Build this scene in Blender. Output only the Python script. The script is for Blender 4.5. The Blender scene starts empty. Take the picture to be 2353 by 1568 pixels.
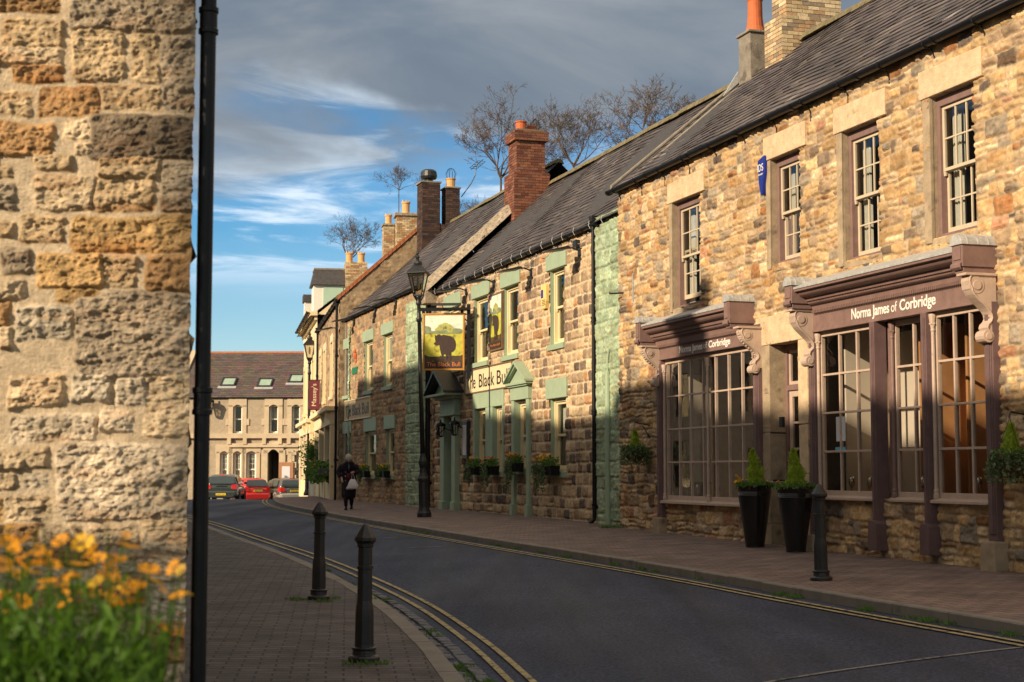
import bpy, bmesh, math, random
import numpy as np
from mathutils import Vector, Matrix
random.seed(7); rng = np.random.default_rng(11)
scene = bpy.context.scene
COL = scene.collection
R = math.radians
CZ = 1.45                       # camera height above the near pavement
LENS = 55.0
F = LENS/36*2353; CX, CY, HOR = 1176.5, 784.0, 1085.0
TILT = math.atan((HOR-CY)/F)
def ray(px, py):
    u = (px-CX)/F; v = (CY-py)/F
    return Vector((u, math.cos(TILT)-v*math.sin(TILT), math.sin(TILT)+v*math.cos(TILT)))
def at(px, py, Y):              # point of the street at depth Y metres seen at photo position px, py
    d = ray(px, py); k = Y/d.y
    return Vector((d.x*k, Y, CZ+d.z*k))
def lin(r, g, b):
    f = lambda c: (c/255/12.92) if c/255 <= .04045 else ((c/255+.055)/1.055)**2.4
    return (f(r), f(g), f(b))
# regions measured on the photograph
def c1(x, y): return (459.6+.403*x, 574.5+.403*y)
def c2(x, y): return (919.2+.458*x, 517+.458*y)
def c3(x, y): return (1378.8+.5862*x, 344.7+.5862*y)
def c4(x, y): return (1780.9+.4398*x, 57.4+.4398*y)
def c5(x, y): return (1780.9+.4398*x, 689.4+.4398*y)
def c6(x, y): return (689.4+.3297*x, 229.8+.3297*y)
def c8(x, y): return (1608.5+.3164*x, .3164*y)
def c9(x, y): return (1436.2+.2198*x, 574.5+.2198*y)
def c10(x, y): return (919.2+.14655*x, 660.7+.14655*y)

# ------------------------------------------------------------------ materials
def nodes_of(name):
    m = bpy.data.materials.new(name); m.use_nodes = True
    return m, m.node_tree.nodes, m.node_tree.links, m.node_tree.nodes['Principled BSDF']
def mat(name, col, rough=.7, var=.12, scale=8, bump=.0, bscale=60, metal=0, spec=.4, attr=False, dirt=None, coat=0, sub=0):
    m, N, L, P = nodes_of(name)
    P.inputs['Roughness'].default_value = rough; P.inputs['Metallic'].default_value = metal
    P.inputs['Specular IOR Level'].default_value = spec; P.inputs['Coat Weight'].default_value = coat
    tc = N.new('ShaderNodeTexCoord')
    nz = N.new('ShaderNodeTexNoise'); nz.inputs['Scale'].default_value = scale; nz.inputs['Detail'].default_value = 6
    nz.inputs['Roughness'].default_value = .65
    L.new(tc.outputs['Object'], nz.inputs['Vector'])
    mr = N.new('ShaderNodeMapRange'); mr.inputs[1].default_value = .3; mr.inputs[2].default_value = .7
    mr.inputs[3].default_value = 1-var; mr.inputs[4].default_value = 1+var
    L.new(nz.outputs['Fac'], mr.inputs[0])
    mx = N.new('ShaderNodeVectorMath'); mx.operation = 'SCALE'
    if attr:
        a = N.new('ShaderNodeAttribute'); a.attribute_name = 'Col'; L.new(a.outputs['Color'], mx.inputs[0])
    else:
        mx.inputs[0].default_value = col[:3]
    L.new(mr.outputs[0], mx.inputs['Scale'])
    out = mx.outputs[0]
    if dirt:
        dz = N.new('ShaderNodeTexNoise'); dz.inputs['Scale'].default_value = dirt[1]; dz.inputs['Detail'].default_value = 8
        L.new(tc.outputs['Object'], dz.inputs['Vector'])
        dr = N.new('ShaderNodeMapRange'); dr.inputs[1].default_value = dirt[2]; dr.inputs[2].default_value = dirt[2]+.12
        L.new(dz.outputs['Fac'], dr.inputs[0])
        dm = N.new('ShaderNodeMix'); dm.data_type = 'RGBA'
        L.new(dr.outputs[0], dm.inputs['Factor']); L.new(out, dm.inputs['A'])
        dm.inputs['B'].default_value = (*dirt[0], 1); out = dm.outputs['Result']
    L.new(out, P.inputs['Base Color'])
    if sub: P.inputs['Subsurface Weight'].default_value = 0
    if bump:
        bn = N.new('ShaderNodeTexNoise'); bn.inputs['Scale'].default_value = bscale; bn.inputs['Detail'].default_value = 8
        bn.inputs['Roughness'].default_value = .7
        L.new(tc.outputs['Object'], bn.inputs['Vector'])
        b = N.new('ShaderNodeBump'); b.inputs['Strength'].default_value = bump; b.inputs['Distance'].default_value = .02
        L.new(bn.outputs['Fac'], b.inputs['Height']); L.new(b.outputs[0], P.inputs['Normal'])
    return m
def glass_mat(name, tint=(.85, .88, .86), refl=1.0, wav=.15, mul=1.0):
    m = bpy.data.materials.new(name); m.use_nodes = True
    N, L = m.node_tree.nodes, m.node_tree.links; N.clear()
    o = N.new('ShaderNodeOutputMaterial'); mx = N.new('ShaderNodeMixShader')
    t = N.new('ShaderNodeBsdfTransparent'); t.inputs[0].default_value = (*tint, 1)
    g = N.new('ShaderNodeBsdfGlossy'); g.inputs['Roughness'].default_value = .02; g.inputs[0].default_value = (refl,)*3+(1,)
    f = N.new('ShaderNodeFresnel'); f.inputs[0].default_value = 1.5
    if mul != 1.0:
        mm = N.new('ShaderNodeMath'); mm.operation = 'MULTIPLY'; mm.inputs[1].default_value = mul; mm.use_clamp = True
        L.new(f.outputs[0], mm.inputs[0]); fo = mm.outputs[0]
    else: fo = f.outputs[0]
    tc = N.new('ShaderNodeTexCoord'); nz = N.new('ShaderNodeTexNoise'); nz.inputs['Scale'].default_value = 3
    L.new(tc.outputs['Object'], nz.inputs[0])
    b = N.new('ShaderNodeBump'); b.inputs['Strength'].default_value = wav; b.inputs['Distance'].default_value = .02
    L.new(nz.outputs['Fac'], b.inputs['Height']); L.new(b.outputs[0], g.inputs['Normal'])
    L.new(fo, mx.inputs[0]); L.new(t.outputs[0], mx.inputs[1]); L.new(g.outputs[0], mx.inputs[2])
    L.new(mx.outputs[0], o.inputs[0])
    return m
def leaf_mat(name, col, var=.3, tr=.35, attr=False):
    m, N, L, P = nodes_of(name)
    P.inputs['Roughness'].default_value = .55
    tc = N.new('ShaderNodeTexCoord'); nz = N.new('ShaderNodeTexNoise'); nz.inputs['Scale'].default_value = 22
    L.new(tc.outputs['Object'], nz.inputs[0])
    mr = N.new('ShaderNodeMapRange'); mr.inputs[1].default_value = .3; mr.inputs[2].default_value = .7
    mr.inputs[3].default_value = 1-var; mr.inputs[4].default_value = 1+var; L.new(nz.outputs['Fac'], mr.inputs[0])
    mx = N.new('ShaderNodeVectorMath'); mx.operation = 'SCALE'
    if attr:
        a = N.new('ShaderNodeAttribute'); a.attribute_name = 'Col'; L.new(a.outputs['Color'], mx.inputs[0])
    else: mx.inputs[0].default_value = col
    L.new(mr.outputs[0], mx.inputs['Scale']); L.new(mx.outputs[0], P.inputs['Base Color'])
    t = N.new('ShaderNodeBsdfTranslucent'); L.new(mx.outputs[0], t.inputs[0])
    s = N.new('ShaderNodeMixShader'); s.inputs[0].default_value = tr
    L.new(P.outputs[0], s.inputs[1]); L.new(t.outputs[0], s.inputs[2])
    L.new(s.outputs[0], N['Material Output'].inputs[0])
    return m

M = {}
M['rubble'] = mat('rubble_stone', (0, 0, 0), .9, .22, 14, .55, 55, attr=True, spec=.2)
M['rubble_near'] = mat('weathered_stone', (0, 0, 0), .92, .30, 22, .9, 60, attr=True, spec=.2)
M['slate'] = mat('slate', (0, 0, 0), .62, .22, 9, .35, 40, attr=True, spec=.3)
M['brick'] = mat('brick', (0, 0, 0), .9, .2, 18, .5, 60, attr=True, spec=.2)
M['buff'] = mat('dressed_buff_stone', (.60, .45, .29), .9, .20, 7, .7, 30, spec=.2, dirt=((.22, .16, .10), 5, .66))
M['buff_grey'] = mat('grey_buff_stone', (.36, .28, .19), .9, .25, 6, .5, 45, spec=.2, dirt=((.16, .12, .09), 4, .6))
M['far_stone'] = mat('pale_dressed_stone', (.52, .415, .28), .9, .14, 1.5, .2, 20, spec=.2, dirt=((.42, .32, .21), 1.2, .62))
M['far_render'] = mat('pale_rubble_render', (.38, .305, .215), .9, .2, 5, .3, 9, spec=.2, dirt=((.32, .25, .17), 2.5, .56))
M['mauve'] = mat('mauve_paint', lin(126, 101, 95), .55, .16, 6, .22, 22, dirt=((.14, .105, .095), 7, .64))
M['mauve_pale'] = mat('pale_mauve_paint', lin(184, 162, 146), .55, .12, 7, .15, 26, dirt=(lin(150, 128, 112), 9, .66))
M['mauve_dark'] = mat('dark_mauve_paint', lin(106, 84, 83), .55, .18, 6, .22, 22, dirt=((.16, .125, .11), 8, .66))
M['sash'] = mat('offwhite_sash_paint', lin(196, 180, 156), .5, .06, 6)
M['cream'] = mat('cream_paint', lin(222, 205, 165), .5, .06, 5)
M['whitep'] = mat('white_paint', lin(226, 222, 208), .5, .05, 5)
M['green'] = mat('sage_green_render', lin(157, 173, 146), .85, .12, 3, .6, 26, spec=.2, dirt=(lin(128, 142, 118), 3, .64))
M['greenp'] = mat('sage_green_paint', lin(152, 169, 143), .6, .08, 4, .12, 30, dirt=(lin(118, 132, 108), 6, .70))
M['creamwall'] = mat('cream_stucco', lin(226, 205, 165), .85, .08, 2, .2, 20, dirt=(lin(180, 155, 120), 3, .64))
M['lead'] = mat('lead_sheet', (.42, .42, .41), .55, .25, 14, .3, 25, metal=.2, dirt=((.52, .52, .50), 12, .58))
M['black'] = mat('black_gloss_paint', (.007, .007, .008), .42, .2, 10, .08, 30, spec=.25)
M['iron'] = mat('black_cast_iron', (.016, .016, .017), .42, .3, 10, .25, 45, spec=.5, dirt=((.024, .019, .016), 14, .70))
M['potgl'] = mat('black_glazed_pot', (.010, .010, .011), .22, .2, 6, .03, 12, spec=.5)
M['terra'] = mat('terracotta', (.50, .13, .045), .75, .12, 8, .15, 40, dirt=((.30, .12, .07), 8, .62))
M['buffpot'] = mat('buff_clay', (.62, .36, .15), .8, .12, 8, .15, 40)
M['cement'] = mat('grey_cement', (.235, .205, .165), .92, .25, 5, .5, 35, spec=.2, dirt=((.13, .11, .09), 4, .58))
M['coping'] = mat('lichen_mortar', (.33, .27, .20), .95, .4, 9, 1.0, 22, spec=.2, dirt=((.17, .14, .10), 11, .53))
M['ridge'] = mat('mossy_ridge_tile', (.17, .14, .08), .95, .4, 7, .8, 25, spec=.2, dirt=((.30, .21, .05), 6, .60))
M['tilered'] = mat('old_red_tile', (.36, .13, .06), .9, .3, 12, .6, 25, spec=.2)
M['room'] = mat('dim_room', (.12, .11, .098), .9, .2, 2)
M['curtain'] = mat('net_curtain', (.55, .52, .46), .9, .12, 14)
M['grey_room'] = mat('pale_display_panel', (.55, .48, .40), .9, .06, 2)
M['orange_room'] = mat('varnished_wood_panel', (.42, .215, .095), .5, .25, 2)
M['glass'] = glass_mat('window_glass', mul=1.0, wav=.08)
M['shopglass'] = glass_mat('shop_glass', tint=(.92, .92, .9), mul=.55, wav=.03)
M['carglass'] = mat('dark_car_glass', (.035, .05, .052), .06, .1, 4, spec=.9)
M['lampglass'] = glass_mat('lamp_glass', tint=(.80, .78, .72), mul=2.2)
M['leaf'] = leaf_mat('green_leaf', (.11, .21, .035))
M['conifer'] = leaf_mat('lime_conifer', (.38, .50, .045), .35, .45)
M['ivy'] = leaf_mat('trailing_ivy', (.12, .17, .07), .45, .3)
M['brightleaf'] = leaf_mat('bright_green_leaf', (.080, .17, .014), .4, .5)
M['yellow'] = leaf_mat('yellow_petal', (.85, .50, .02), .15, .4)
M['orange'] = leaf_mat('orange_petal', (.90, .40, .012), .15, .45)
M['redp'] = leaf_mat('red_petal', (.55, .06, .03), .15, .3)
M['purplep'] = leaf_mat('purple_petal', (.06, .02, .10), .2, .2)
M['bark'] = mat('bare_bark', (.105, .075, .055), .95, .3, 6, .3, 20)
M['yline'] = mat('worn_yellow_line', (.36, .29, .14), .85, .3, 12, .2, 60, dirt=((.07, .06, .05), 11, .53))
M['wline'] = mat('worn_white_line', (.22, .20, .18), .8, .25, 10, .2, 60, dirt=((.06, .055, .055), 12, .52))
M['white_text'] = mat('white_lettering', (.80, .76, .70), .5, .03, 5)
M['blue'] = mat('blue_plastic', (.012, .025, .22), .35, .08, 5)
M['alarmyel'] = mat('yellow_plastic', (.80, .58, .20), .45, .06, 5)
M['paper'] = mat('paper_notice', (.62, .60, .62), .8, .12, 40)
M['bluecard'] = mat('blue_card', (.12, .40, .52), .8, .1, 30)
M['chrome'] = mat('brushed_steel', (.55, .53, .50), .25, .08, 5, metal=1)
M['brass'] = mat('brass', (.65, .42, .12), .3, .08, 5, metal=1)

# ------------------------------------------------------------------ mesh builder
class MB:
    def __init__(s): s.v = []; s.f = []; s.c = []; s.col = (1, 1, 1); s.T = None
    def add(s, vs, fs):
        b = len(s.v)
        for p in vs:
            s.v.append(tuple(s.T @ Vector(p)) if s.T is not None else tuple(p)); s.c.append(s.col)
        s.f += [tuple(i+b for i in f) for f in fs]
        return s
    def box(s, x0, x1, y0, y1, z0, z1):
        return s.add([(x0,y0,z0),(x1,y0,z0),(x1,y1,z0),(x0,y1,z0),(x0,y0,z1),(x1,y0,z1),(x1,y1,z1),(x0,y1,z1)],
                     [(0,3,2,1),(4,5,6,7),(0,1,5,4),(1,2,6,5),(2,3,7,6),(3,0,4,7)])
    def jbox(s, x0, x1, y0, y1, z0, z1, j):
        g = lambda: random.uniform(-j, j)
        return s.add([(x0+g(),y0+g(),z0+g()),(x1+g(),y0+g(),z0+g()),(x1+g(),y1+g(),z0+g()),(x0+g(),y1+g(),z0+g()),
                      (x0+g(),y0+g(),z1+g()),(x1+g(),y0+g(),z1+g()),(x1+g(),y1+g(),z1+g()),(x0+g(),y1+g(),z1+g())],
                     [(0,3,2,1),(4,5,6,7),(0,1,5,4),(1,2,6,5),(2,3,7,6),(3,0,4,7)])
    def prism(s, prof, x0, x1, axis='x'):       # prof: closed polygon, (y,z) for axis x, (x,z) for axis y, (x,y) for axis z
        n = len(prof)
        mk = {'x': lambda a, b, t: (t, a, b), 'y': lambda a, b, t: (a, t, b), 'z': lambda a, b, t: (a, b, t)}[axis]
        vs = [mk(a, b, x0) for a, b in prof]+[mk(a, b, x1) for a, b in prof]
        fs = [(i, (i+1) % n, n+(i+1) % n, n+i) for i in range(n)]+[tuple(range(n))[::-1], tuple(range(n, 2*n))]
        return s.add(vs, fs)
    def tube(s, pts, r, n=8, cap=True):
        pts = [Vector(p) for p in pts]; rs = r if isinstance(r, (list, tuple)) else [r]*len(pts)
        vs = []; up = None
        for i, p in enumerate(pts):
            d = (pts[min(i+1, len(pts)-1)]-pts[max(i-1, 0)]).normalized()
            if up is None: up = Vector((0, 0, 1)) if abs(d.z) < .9 else Vector((1, 0, 0))
            a = d.cross(up).normalized(); b = a.cross(d).normalized(); up = b
            for k in range(n):
                t = 2*math.pi*k/n; vs.append(p+(a*math.cos(t)+b*math.sin(t))*rs[i])
        fs = [(i*n+k, i*n+(k+1) % n, (i+1)*n+(k+1) % n, (i+1)*n+k) for i in range(len(pts)-1) for k in range(n)]
        if cap: fs += [tuple(range(n))[::-1], tuple(range((len(pts)-1)*n, len(pts)*n))]
        return s.add(vs, fs)
    def lathe(s, prof, c=(0, 0, 0), n=16, a0=0, sx=1, sy=1):   # prof: (r, z) bottom to top
        vs = [(c[0]+r*sx*math.cos(a0+2*math.pi*k/n), c[1]+r*sy*math.sin(a0+2*math.pi*k/n), c[2]+z) for r, z in prof for k in range(n)]
        fs = [(i*n+k, i*n+(k+1) % n, (i+1)*n+(k+1) % n, (i+1)*n+k) for i in range(len(prof)-1) for k in range(n)]
        fs += [tuple(range(n))[::-1], tuple(range((len(prof)-1)*n, len(prof)*n))]
        return s.add(vs, fs)
    def loft(s, rings, cap=True):
        n = len(rings[0]); vs = [p for r in rings for p in r]
        fs = [(i*n+k, i*n+(k+1) % n, (i+1)*n+(k+1) % n, (i+1)*n+k) for i in range(len(rings)-1) for k in range(n)]
        if cap: fs += [tuple(range(n))[::-1], tuple(range((len(rings)-1)*n, len(rings)*n))]
        return s.add(vs, fs)
    def blob(s, c, r, n=10, m=6, sz=1):
        prof = [(r*math.sin(math.pi*i/m)+1e-4, -r*sz*math.cos(math.pi*i/m)) for i in range(m+1)]
        return s.lathe(prof, c, n)
    def build(s, name, m, parent=None, bevel=0, smooth=False, label=None, sub=0):
        me = bpy.data.meshes.new(name); me.from_pydata(s.v, [], s.f)
        a = me.color_attributes.new('Col', 'FLOAT_COLOR', 'POINT')
        a.data.foreach_set('color', [x for c in s.c for x in (*c, 1)])
        bm = bmesh.new(); bm.from_mesh(me); bmesh.ops.recalc_face_normals(bm, faces=bm.faces); bm.to_mesh(me); bm.free()
        o = bpy.data.objects.new(name, me); COL.objects.link(o)
        if m: me.materials.append(M[m] if isinstance(m, str) else m)
        if parent is not None: o.parent = parent
        if bevel:
            b = o.modifiers.new('bevel', 'BEVEL'); b.width = bevel; b.segments = 2; b.limit_method = 'ANGLE'; b.harden_normals = False
        if sub:
            b = o.modifiers.new('sub', 'SUBSURF'); b.levels = sub; b.render_levels = sub
        if smooth:
            for p in me.polygons: p.use_smooth = True
        if label: o['label'] = label
        return o
def tag(o, label=None, cat=None, group=None, kind=None):
    if label: o['label'] = label
    if cat: o['category'] = cat
    if group: o['group'] = group
    if kind: o['kind'] = kind
    return o
def empty(name, loc=(0, 0, 0), rz=0, label=None, cat=None, group=None):
    o = bpy.data.objects.new(name, None); COL.objects.link(o); o.empty_display_size = .2
    o.location = loc; o.rotation_euler = (0, 0, rz)
    return tag(o, label, cat, group)
def copy_tree(o, parent=None):
    kids = [c for c in o.children]
    c = o.copy(); COL.objects.link(c); c.parent = parent
    for k in kids: copy_tree(k, c)
    return c
def structure(o): o['kind'] = 'structure'; return o
def text_mesh(s, size, depth=.006, squeeze=1.0, align='CENTER', spacing=1.0, bold=0):
    cu = bpy.data.curves.new('lettering', 'FONT'); cu.body = s; cu.size = size; cu.extrude = depth
    cu.align_x = align; cu.align_y = 'BOTTOM_BASELINE'; cu.space_character = spacing; cu.resolution_u = 4; cu.offset = bold
    t = bpy.data.objects.new('tmp', cu); COL.objects.link(t)
    dg = bpy.context.evaluated_depsgraph_get(); me = bpy.data.meshes.new_from_object(t.evaluated_get(dg))
    bpy.data.objects.remove(t); bpy.data.curves.remove(cu)
    n = len(me.vertices); co = np.zeros(n*3); me.vertices.foreach_get('co', co); co = co.reshape(-1, 3)
    co[:, 0] *= squeeze
    out = np.stack([co[:, 0], -co[:, 2], co[:, 1]], 1)     # stands upright in x-z, faces -y
    me.vertices.foreach_set('co', out.ravel()); me.update(); me.name = 'lettering'
    return me
def text(s, size, loc, m, parent, squeeze=1.0, depth=.006, rot=(0, 0, 0), name='lettering', width=None, bold=0, spacing=1.0):
    me = text_mesh(s, size, depth, squeeze, spacing=spacing, bold=bold)
    xs = [v.co.x for v in me.vertices]; w = max(xs)-min(xs)
    o = bpy.data.objects.new(name, me); COL.objects.link(o); me.materials.append(M[m]); o.parent = parent
    o.location = loc; o.rotation_euler = rot
    if width: o.scale = (width/w, 1, 1)
    return o

class Frame:                    # a building front: local x to the right along the front, y into the building, z up
    def __init__(s, near, far, z):   # two plan points: the end nearer the camera (right) and the farther one (left)
        ex = Vector((near[0]-far[0], near[1]-far[1])).normalized()
        s.o = Vector((far[0], far[1], z)); s.rz = math.atan2(ex.y, ex.x); s.len = (Vector(near)-Vector(far)).length
        s.Mi = (Matrix.Translation(s.o) @ Matrix.Rotation(s.rz, 4, 'Z')).inverted()
        s.M = s.Mi.inverted()
    def p(s, px, y=0):          # photo position on the plane local y -> (x, z)
        c = s.Mi @ Vector((0, 0, CZ)); d = s.Mi.to_3x3() @ ray(*px); k = (y-c.y)/d.y
        return (c.x+d.x*k, c.z+d.z*k)
    def rect(s, lt, rb, y=0):
        a = s.p(lt, y); b = s.p(rb, y); return (a[0], b[0], b[1], a[1])
    def w(s, x, y, z): return s.M @ Vector((x, y, z))

# ------------------------------------------------------------------ noise and stone walls
def vnoise(x, y, seed=0):
    r = np.random.default_rng(seed); T = r.random((256, 256))
    xi = np.floor(x).astype(int); yi = np.floor(y).astype(int); fx = x-xi; fy = y-yi
    fx = fx*fx*(3-2*fx); fy = fy*fy*(3-2*fy)
    a = T[xi & 255, yi & 255]; b = T[(xi+1) & 255, yi & 255]; c = T[xi & 255, (yi+1) & 255]; d = T[(xi+1) & 255, (yi+1) & 255]
    return (a*(1-fx)+b*fx)*(1-fy)+(c*(1-fx)+d*fx)*fy
def fbm(x, y, seed=0, o=4):
    t = 0; a = .5; n = 0
    for i in range(o): t = t+a*vnoise(x*2**i+17*i, y*2**i+5*i, seed+i); n += a; a *= .55
    return t/n
def gridlines(a, b, res, extra=()):
    n = max(2, int(round((b-a)/res))); g = np.linspace(a, b, n+1)
    for e in extra:
        if a < e < b: g[np.argmin(abs(g-e))] = e
    return np.unique(g)
def layout(x0, x1, z0, z1, ch, sw, split, seed):
    r = random.Random(seed); zb = [z0-.3]; rects = []
    while zb[-1] < z1+.3: zb.append(zb[-1]+r.uniform(*ch))
    for i in range(len(zb)-1):
        x = x0-r.uniform(0, .4)
        while x < x1+.3:
            w = r.uniform(*sw)*(1.25 if r.random() < .15 else 1)
            if r.random() < split:
                zm = zb[i]+(zb[i+1]-zb[i])*r.uniform(.35, .65)
                rects.append((x, x+w, zb[i], zm))
                if r.random() < .5 and w > sw[0]*1.6:
                    xm = x+w*r.uniform(.35, .65); rects.append((x, xm, zm, zb[i+1])); rects.append((xm, x+w, zm, zb[i+1]))
                else: rects.append((x, x+w, zm, zb[i+1]))
            else: rects.append((x, x+w, zb[i], zb[i+1]))
            x += w
    return rects, zb
def rect_field(U, V, rects, zb=None, rnd=.3, seed=0, warp=.03, edge=.012):
    """signed distance to the nearest stone (negative inside), its number"""
    U = U+(fbm(U*2.6, V*2.6, seed+1, 2)-.5)*warp*2+(fbm(U*11, V*11, seed+3, 3)-.5)*edge*2.2
    V = V+(fbm(U*2.2, V*2.2, seed+2, 2)-.5)*warp*2+(fbm(U*11, V*11, seed+4, 3)-.5)*edge*2.2
    D = np.full(U.shape, 9.); I = np.zeros(U.shape, int)
    # bucket the rects by a coarse grid for speed
    R_ = np.array(rects); order = np.argsort(V.ravel(), kind='stable'); vs = V.ravel()[order]
    Uf = U.ravel(); Vf = V.ravel(); Df = D.ravel(); If = I.ravel()
    for k, (a, b, c, d) in enumerate(rects):
        lo = np.searchsorted(vs, c-.02); hi = np.searchsorted(vs, d+.02)
        idx = order[lo:hi]
        if idx.size == 0: continue
        uu = Uf[idx]; m = (uu > a-.02) & (uu < b+.02); idx = idx[m]
        if idx.size == 0: continue
        hw = (b-a)/2; hh = (d-c)/2; rr = min(hw, hh)*rnd
        qx = abs(Uf[idx]-(a+b)/2)-hw+rr; qy = abs(Vf[idx]-(c+d)/2)-hh+rr
        dd = np.minimum(np.maximum(qx, qy), 0)+np.hypot(np.maximum(qx, 0), np.maximum(qy, 0))-rr
        better = dd < Df[idx]; j = idx[better]
        Df[j] = dd[better]; If[j] = k
    return Df.reshape(U.shape), If.reshape(U.shape)
def stone_mesh(name, xs, zs, rects, pal, mortar, holes=(), seed=0, joint=.012, relief=.02, bev=.022, rnd=.3, warp=.03,
               rough=.006, parent=None, material='rubble', tones=None, topline=None, edge=.012, mcol_var=.12, tilt=.05, bed=0):
    U, V = np.meshgrid(xs, zs)
    D, I = rect_field(U, V, rects, rnd=rnd, seed=seed, warp=warp, edge=edge)
    r = np.random.default_rng(seed+50); n = len(rects)
    rel = relief*r.uniform(.35, 1.3, n); tx = r.uniform(-tilt, tilt, n); tz = r.uniform(-tilt, tilt, n)
    RC = np.array(rects); cx = (RC[:, 0]+RC[:, 1])/2; cz = (RC[:, 2]+RC[:, 3])/2
    d = -(D+joint)
    e = np.clip(d/bev, 0, 1); e = e*e*(3-2*e)
    n1 = fbm(U*9, V*13, seed+7, 4)-.5; n2 = fbm(U*38, V*46, seed+8, 3)-.5
    if bed:
        b1 = fbm(U*6, V*15, seed+31, 4); b2 = fbm(U*13, V*30, seed+33, 4); cr = np.clip(1-abs(b1-.5)*14, 0, 1)*.5+np.clip(1-abs(b2-.5)*10, 0, 1)*.35
        n1 = (b1-.5)*1.1+(fbm(U*20, V*34, seed+35, 3)-.5)*.5-cr*bed
    H = e*(rel[I]+tx[I]*(U-cx[I])+tz[I]*(V-cz[I])+n1*rough*2.2+n2*rough*1.6)+(1-e)*(n1*.004+n2*.002)
    P = np.array([p[:3] for p in pal]); w = np.array([p[3] for p in pal]); w = w/w.sum()
    pick = r.choice(len(P), n, p=w)
    if tones is not None: pick = np.array([t if t >= 0 else p for t, p in zip(tones, pick)])
    base = P[pick]*r.uniform(.82, 1.2, (n, 1))
    C = base[I]*(1+(fbm(U*5, V*7, seed+9, 4)-.5)[..., None]*.9)*(1+(fbm(U*26, V*34, seed+19, 3)-.5)[..., None]*.5)
    if bed: C = C*(1-np.clip(cr, 0, 1)[..., None]*.30)
    # streaks of iron staining in the beds
    st = np.clip((fbm(U*3.2, V*16, seed+12, 3)-.55)*3, 0, 1)[..., None]
    C = C*(1-st*np.array([.15, .35, .5]))
    Mo = np.array(mortar)*(1+(fbm(U*14, V*14, seed+10, 3)-.5)[..., None]*mcol_var*3)
    k = np.clip(d/.008+.5, 0, 1)[..., None]
    C = C*k+Mo*(1-k)
    ny, nx = U.shape
    co = np.stack([U, -H, V], -1).reshape(-1, 3)
    idx = np.arange(nx*ny).reshape(ny, nx)
    uc = (U[:-1, :-1]+U[1:, 1:])/2; vc = (V[:-1, :-1]+V[1:, 1:])/2
    keep = np.ones(uc.shape, bool)
    for (a, b, c, dd) in holes: keep &= ~((uc > a) & (uc < b) & (vc > c) & (vc < dd))
    if topline is not None: keep &= vc < topline(uc)
    q = np.stack([idx[:-1, :-1], idx[:-1, 1:], idx[1:, 1:], idx[1:, :-1]], -1)[keep]
    me = bpy.data.meshes.new(name)
    me.vertices.add(len(co)); me.vertices.foreach_set('co', co.ravel())
    me.loops.add(q.size); me.loops.foreach_set('vertex_index', q.ravel())
    me.polygons.add(len(q)); me.polygons.foreach_set('loop_start', np.arange(0, q.size, 4)); 
    me.polygons.foreach_set('loop_total', np.full(len(q), 4))
    me.update(calc_edges=True)
    a = me.color_attributes.new('Col', 'FLOAT_COLOR', 'POINT')
    a.data.foreach_set('color', np.concatenate([np.clip(C, .01, .9), np.ones((ny, nx, 1))], -1).ravel())
    me.polygons.foreach_set('use_smooth', np.ones(len(q), bool))
    me.materials.append(M[material])
    o = bpy.data.objects.new(name, me); COL.objects.link(o)
    if parent is not None: o.parent = parent
    return o
def rubble_wall(parent, x0, x1, z0, z1, holes, pal, mortar, ch=(.12, .2), sw=(.14, .38), split=.35, res=.02, seed=1, **kw):
    hx = [h for q in holes for h in q[:2]]; hz = [h for q in holes for h in q[2:]]
    rects, zb = layout(x0, x1, z0, z1, ch, sw, split, seed)
    return stone_mesh('wall', gridlines(x0, x1, res, hx), gridlines(z0, z1, res, hz), rects, pal, mortar, holes, seed, parent=parent, **kw)
PAL_SHOP = [(.54, .37, .195, 6), (.57, .42, .26, 4), (.44, .285, .14, 3.5), (.36, .255, .16, 3), (.19, .14, .10, 1.7), (.34, .17, .075, .7),
            (.33, .27, .20, 1.4), (.13, .10, .08, .5), (.42, .23, .14, .5)]
PAL_BULL = [(.41, .30, .19, 4), (.30, .215, .145, 3.5), (.47, .35, .22, 3), (.19, .14, .105, 2.2), (.12, .095, .08, 1.2), (.41, .24, .13, 1.0), (.53, .41, .26, 1.5)]
PAL_WEST = [(.36, .25, .15, 4), (.29, .21, .14, 4), (.44, .30, .17, 3), (.22, .16, .12, 1.5), (.40, .23, .12, 1)]

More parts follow.
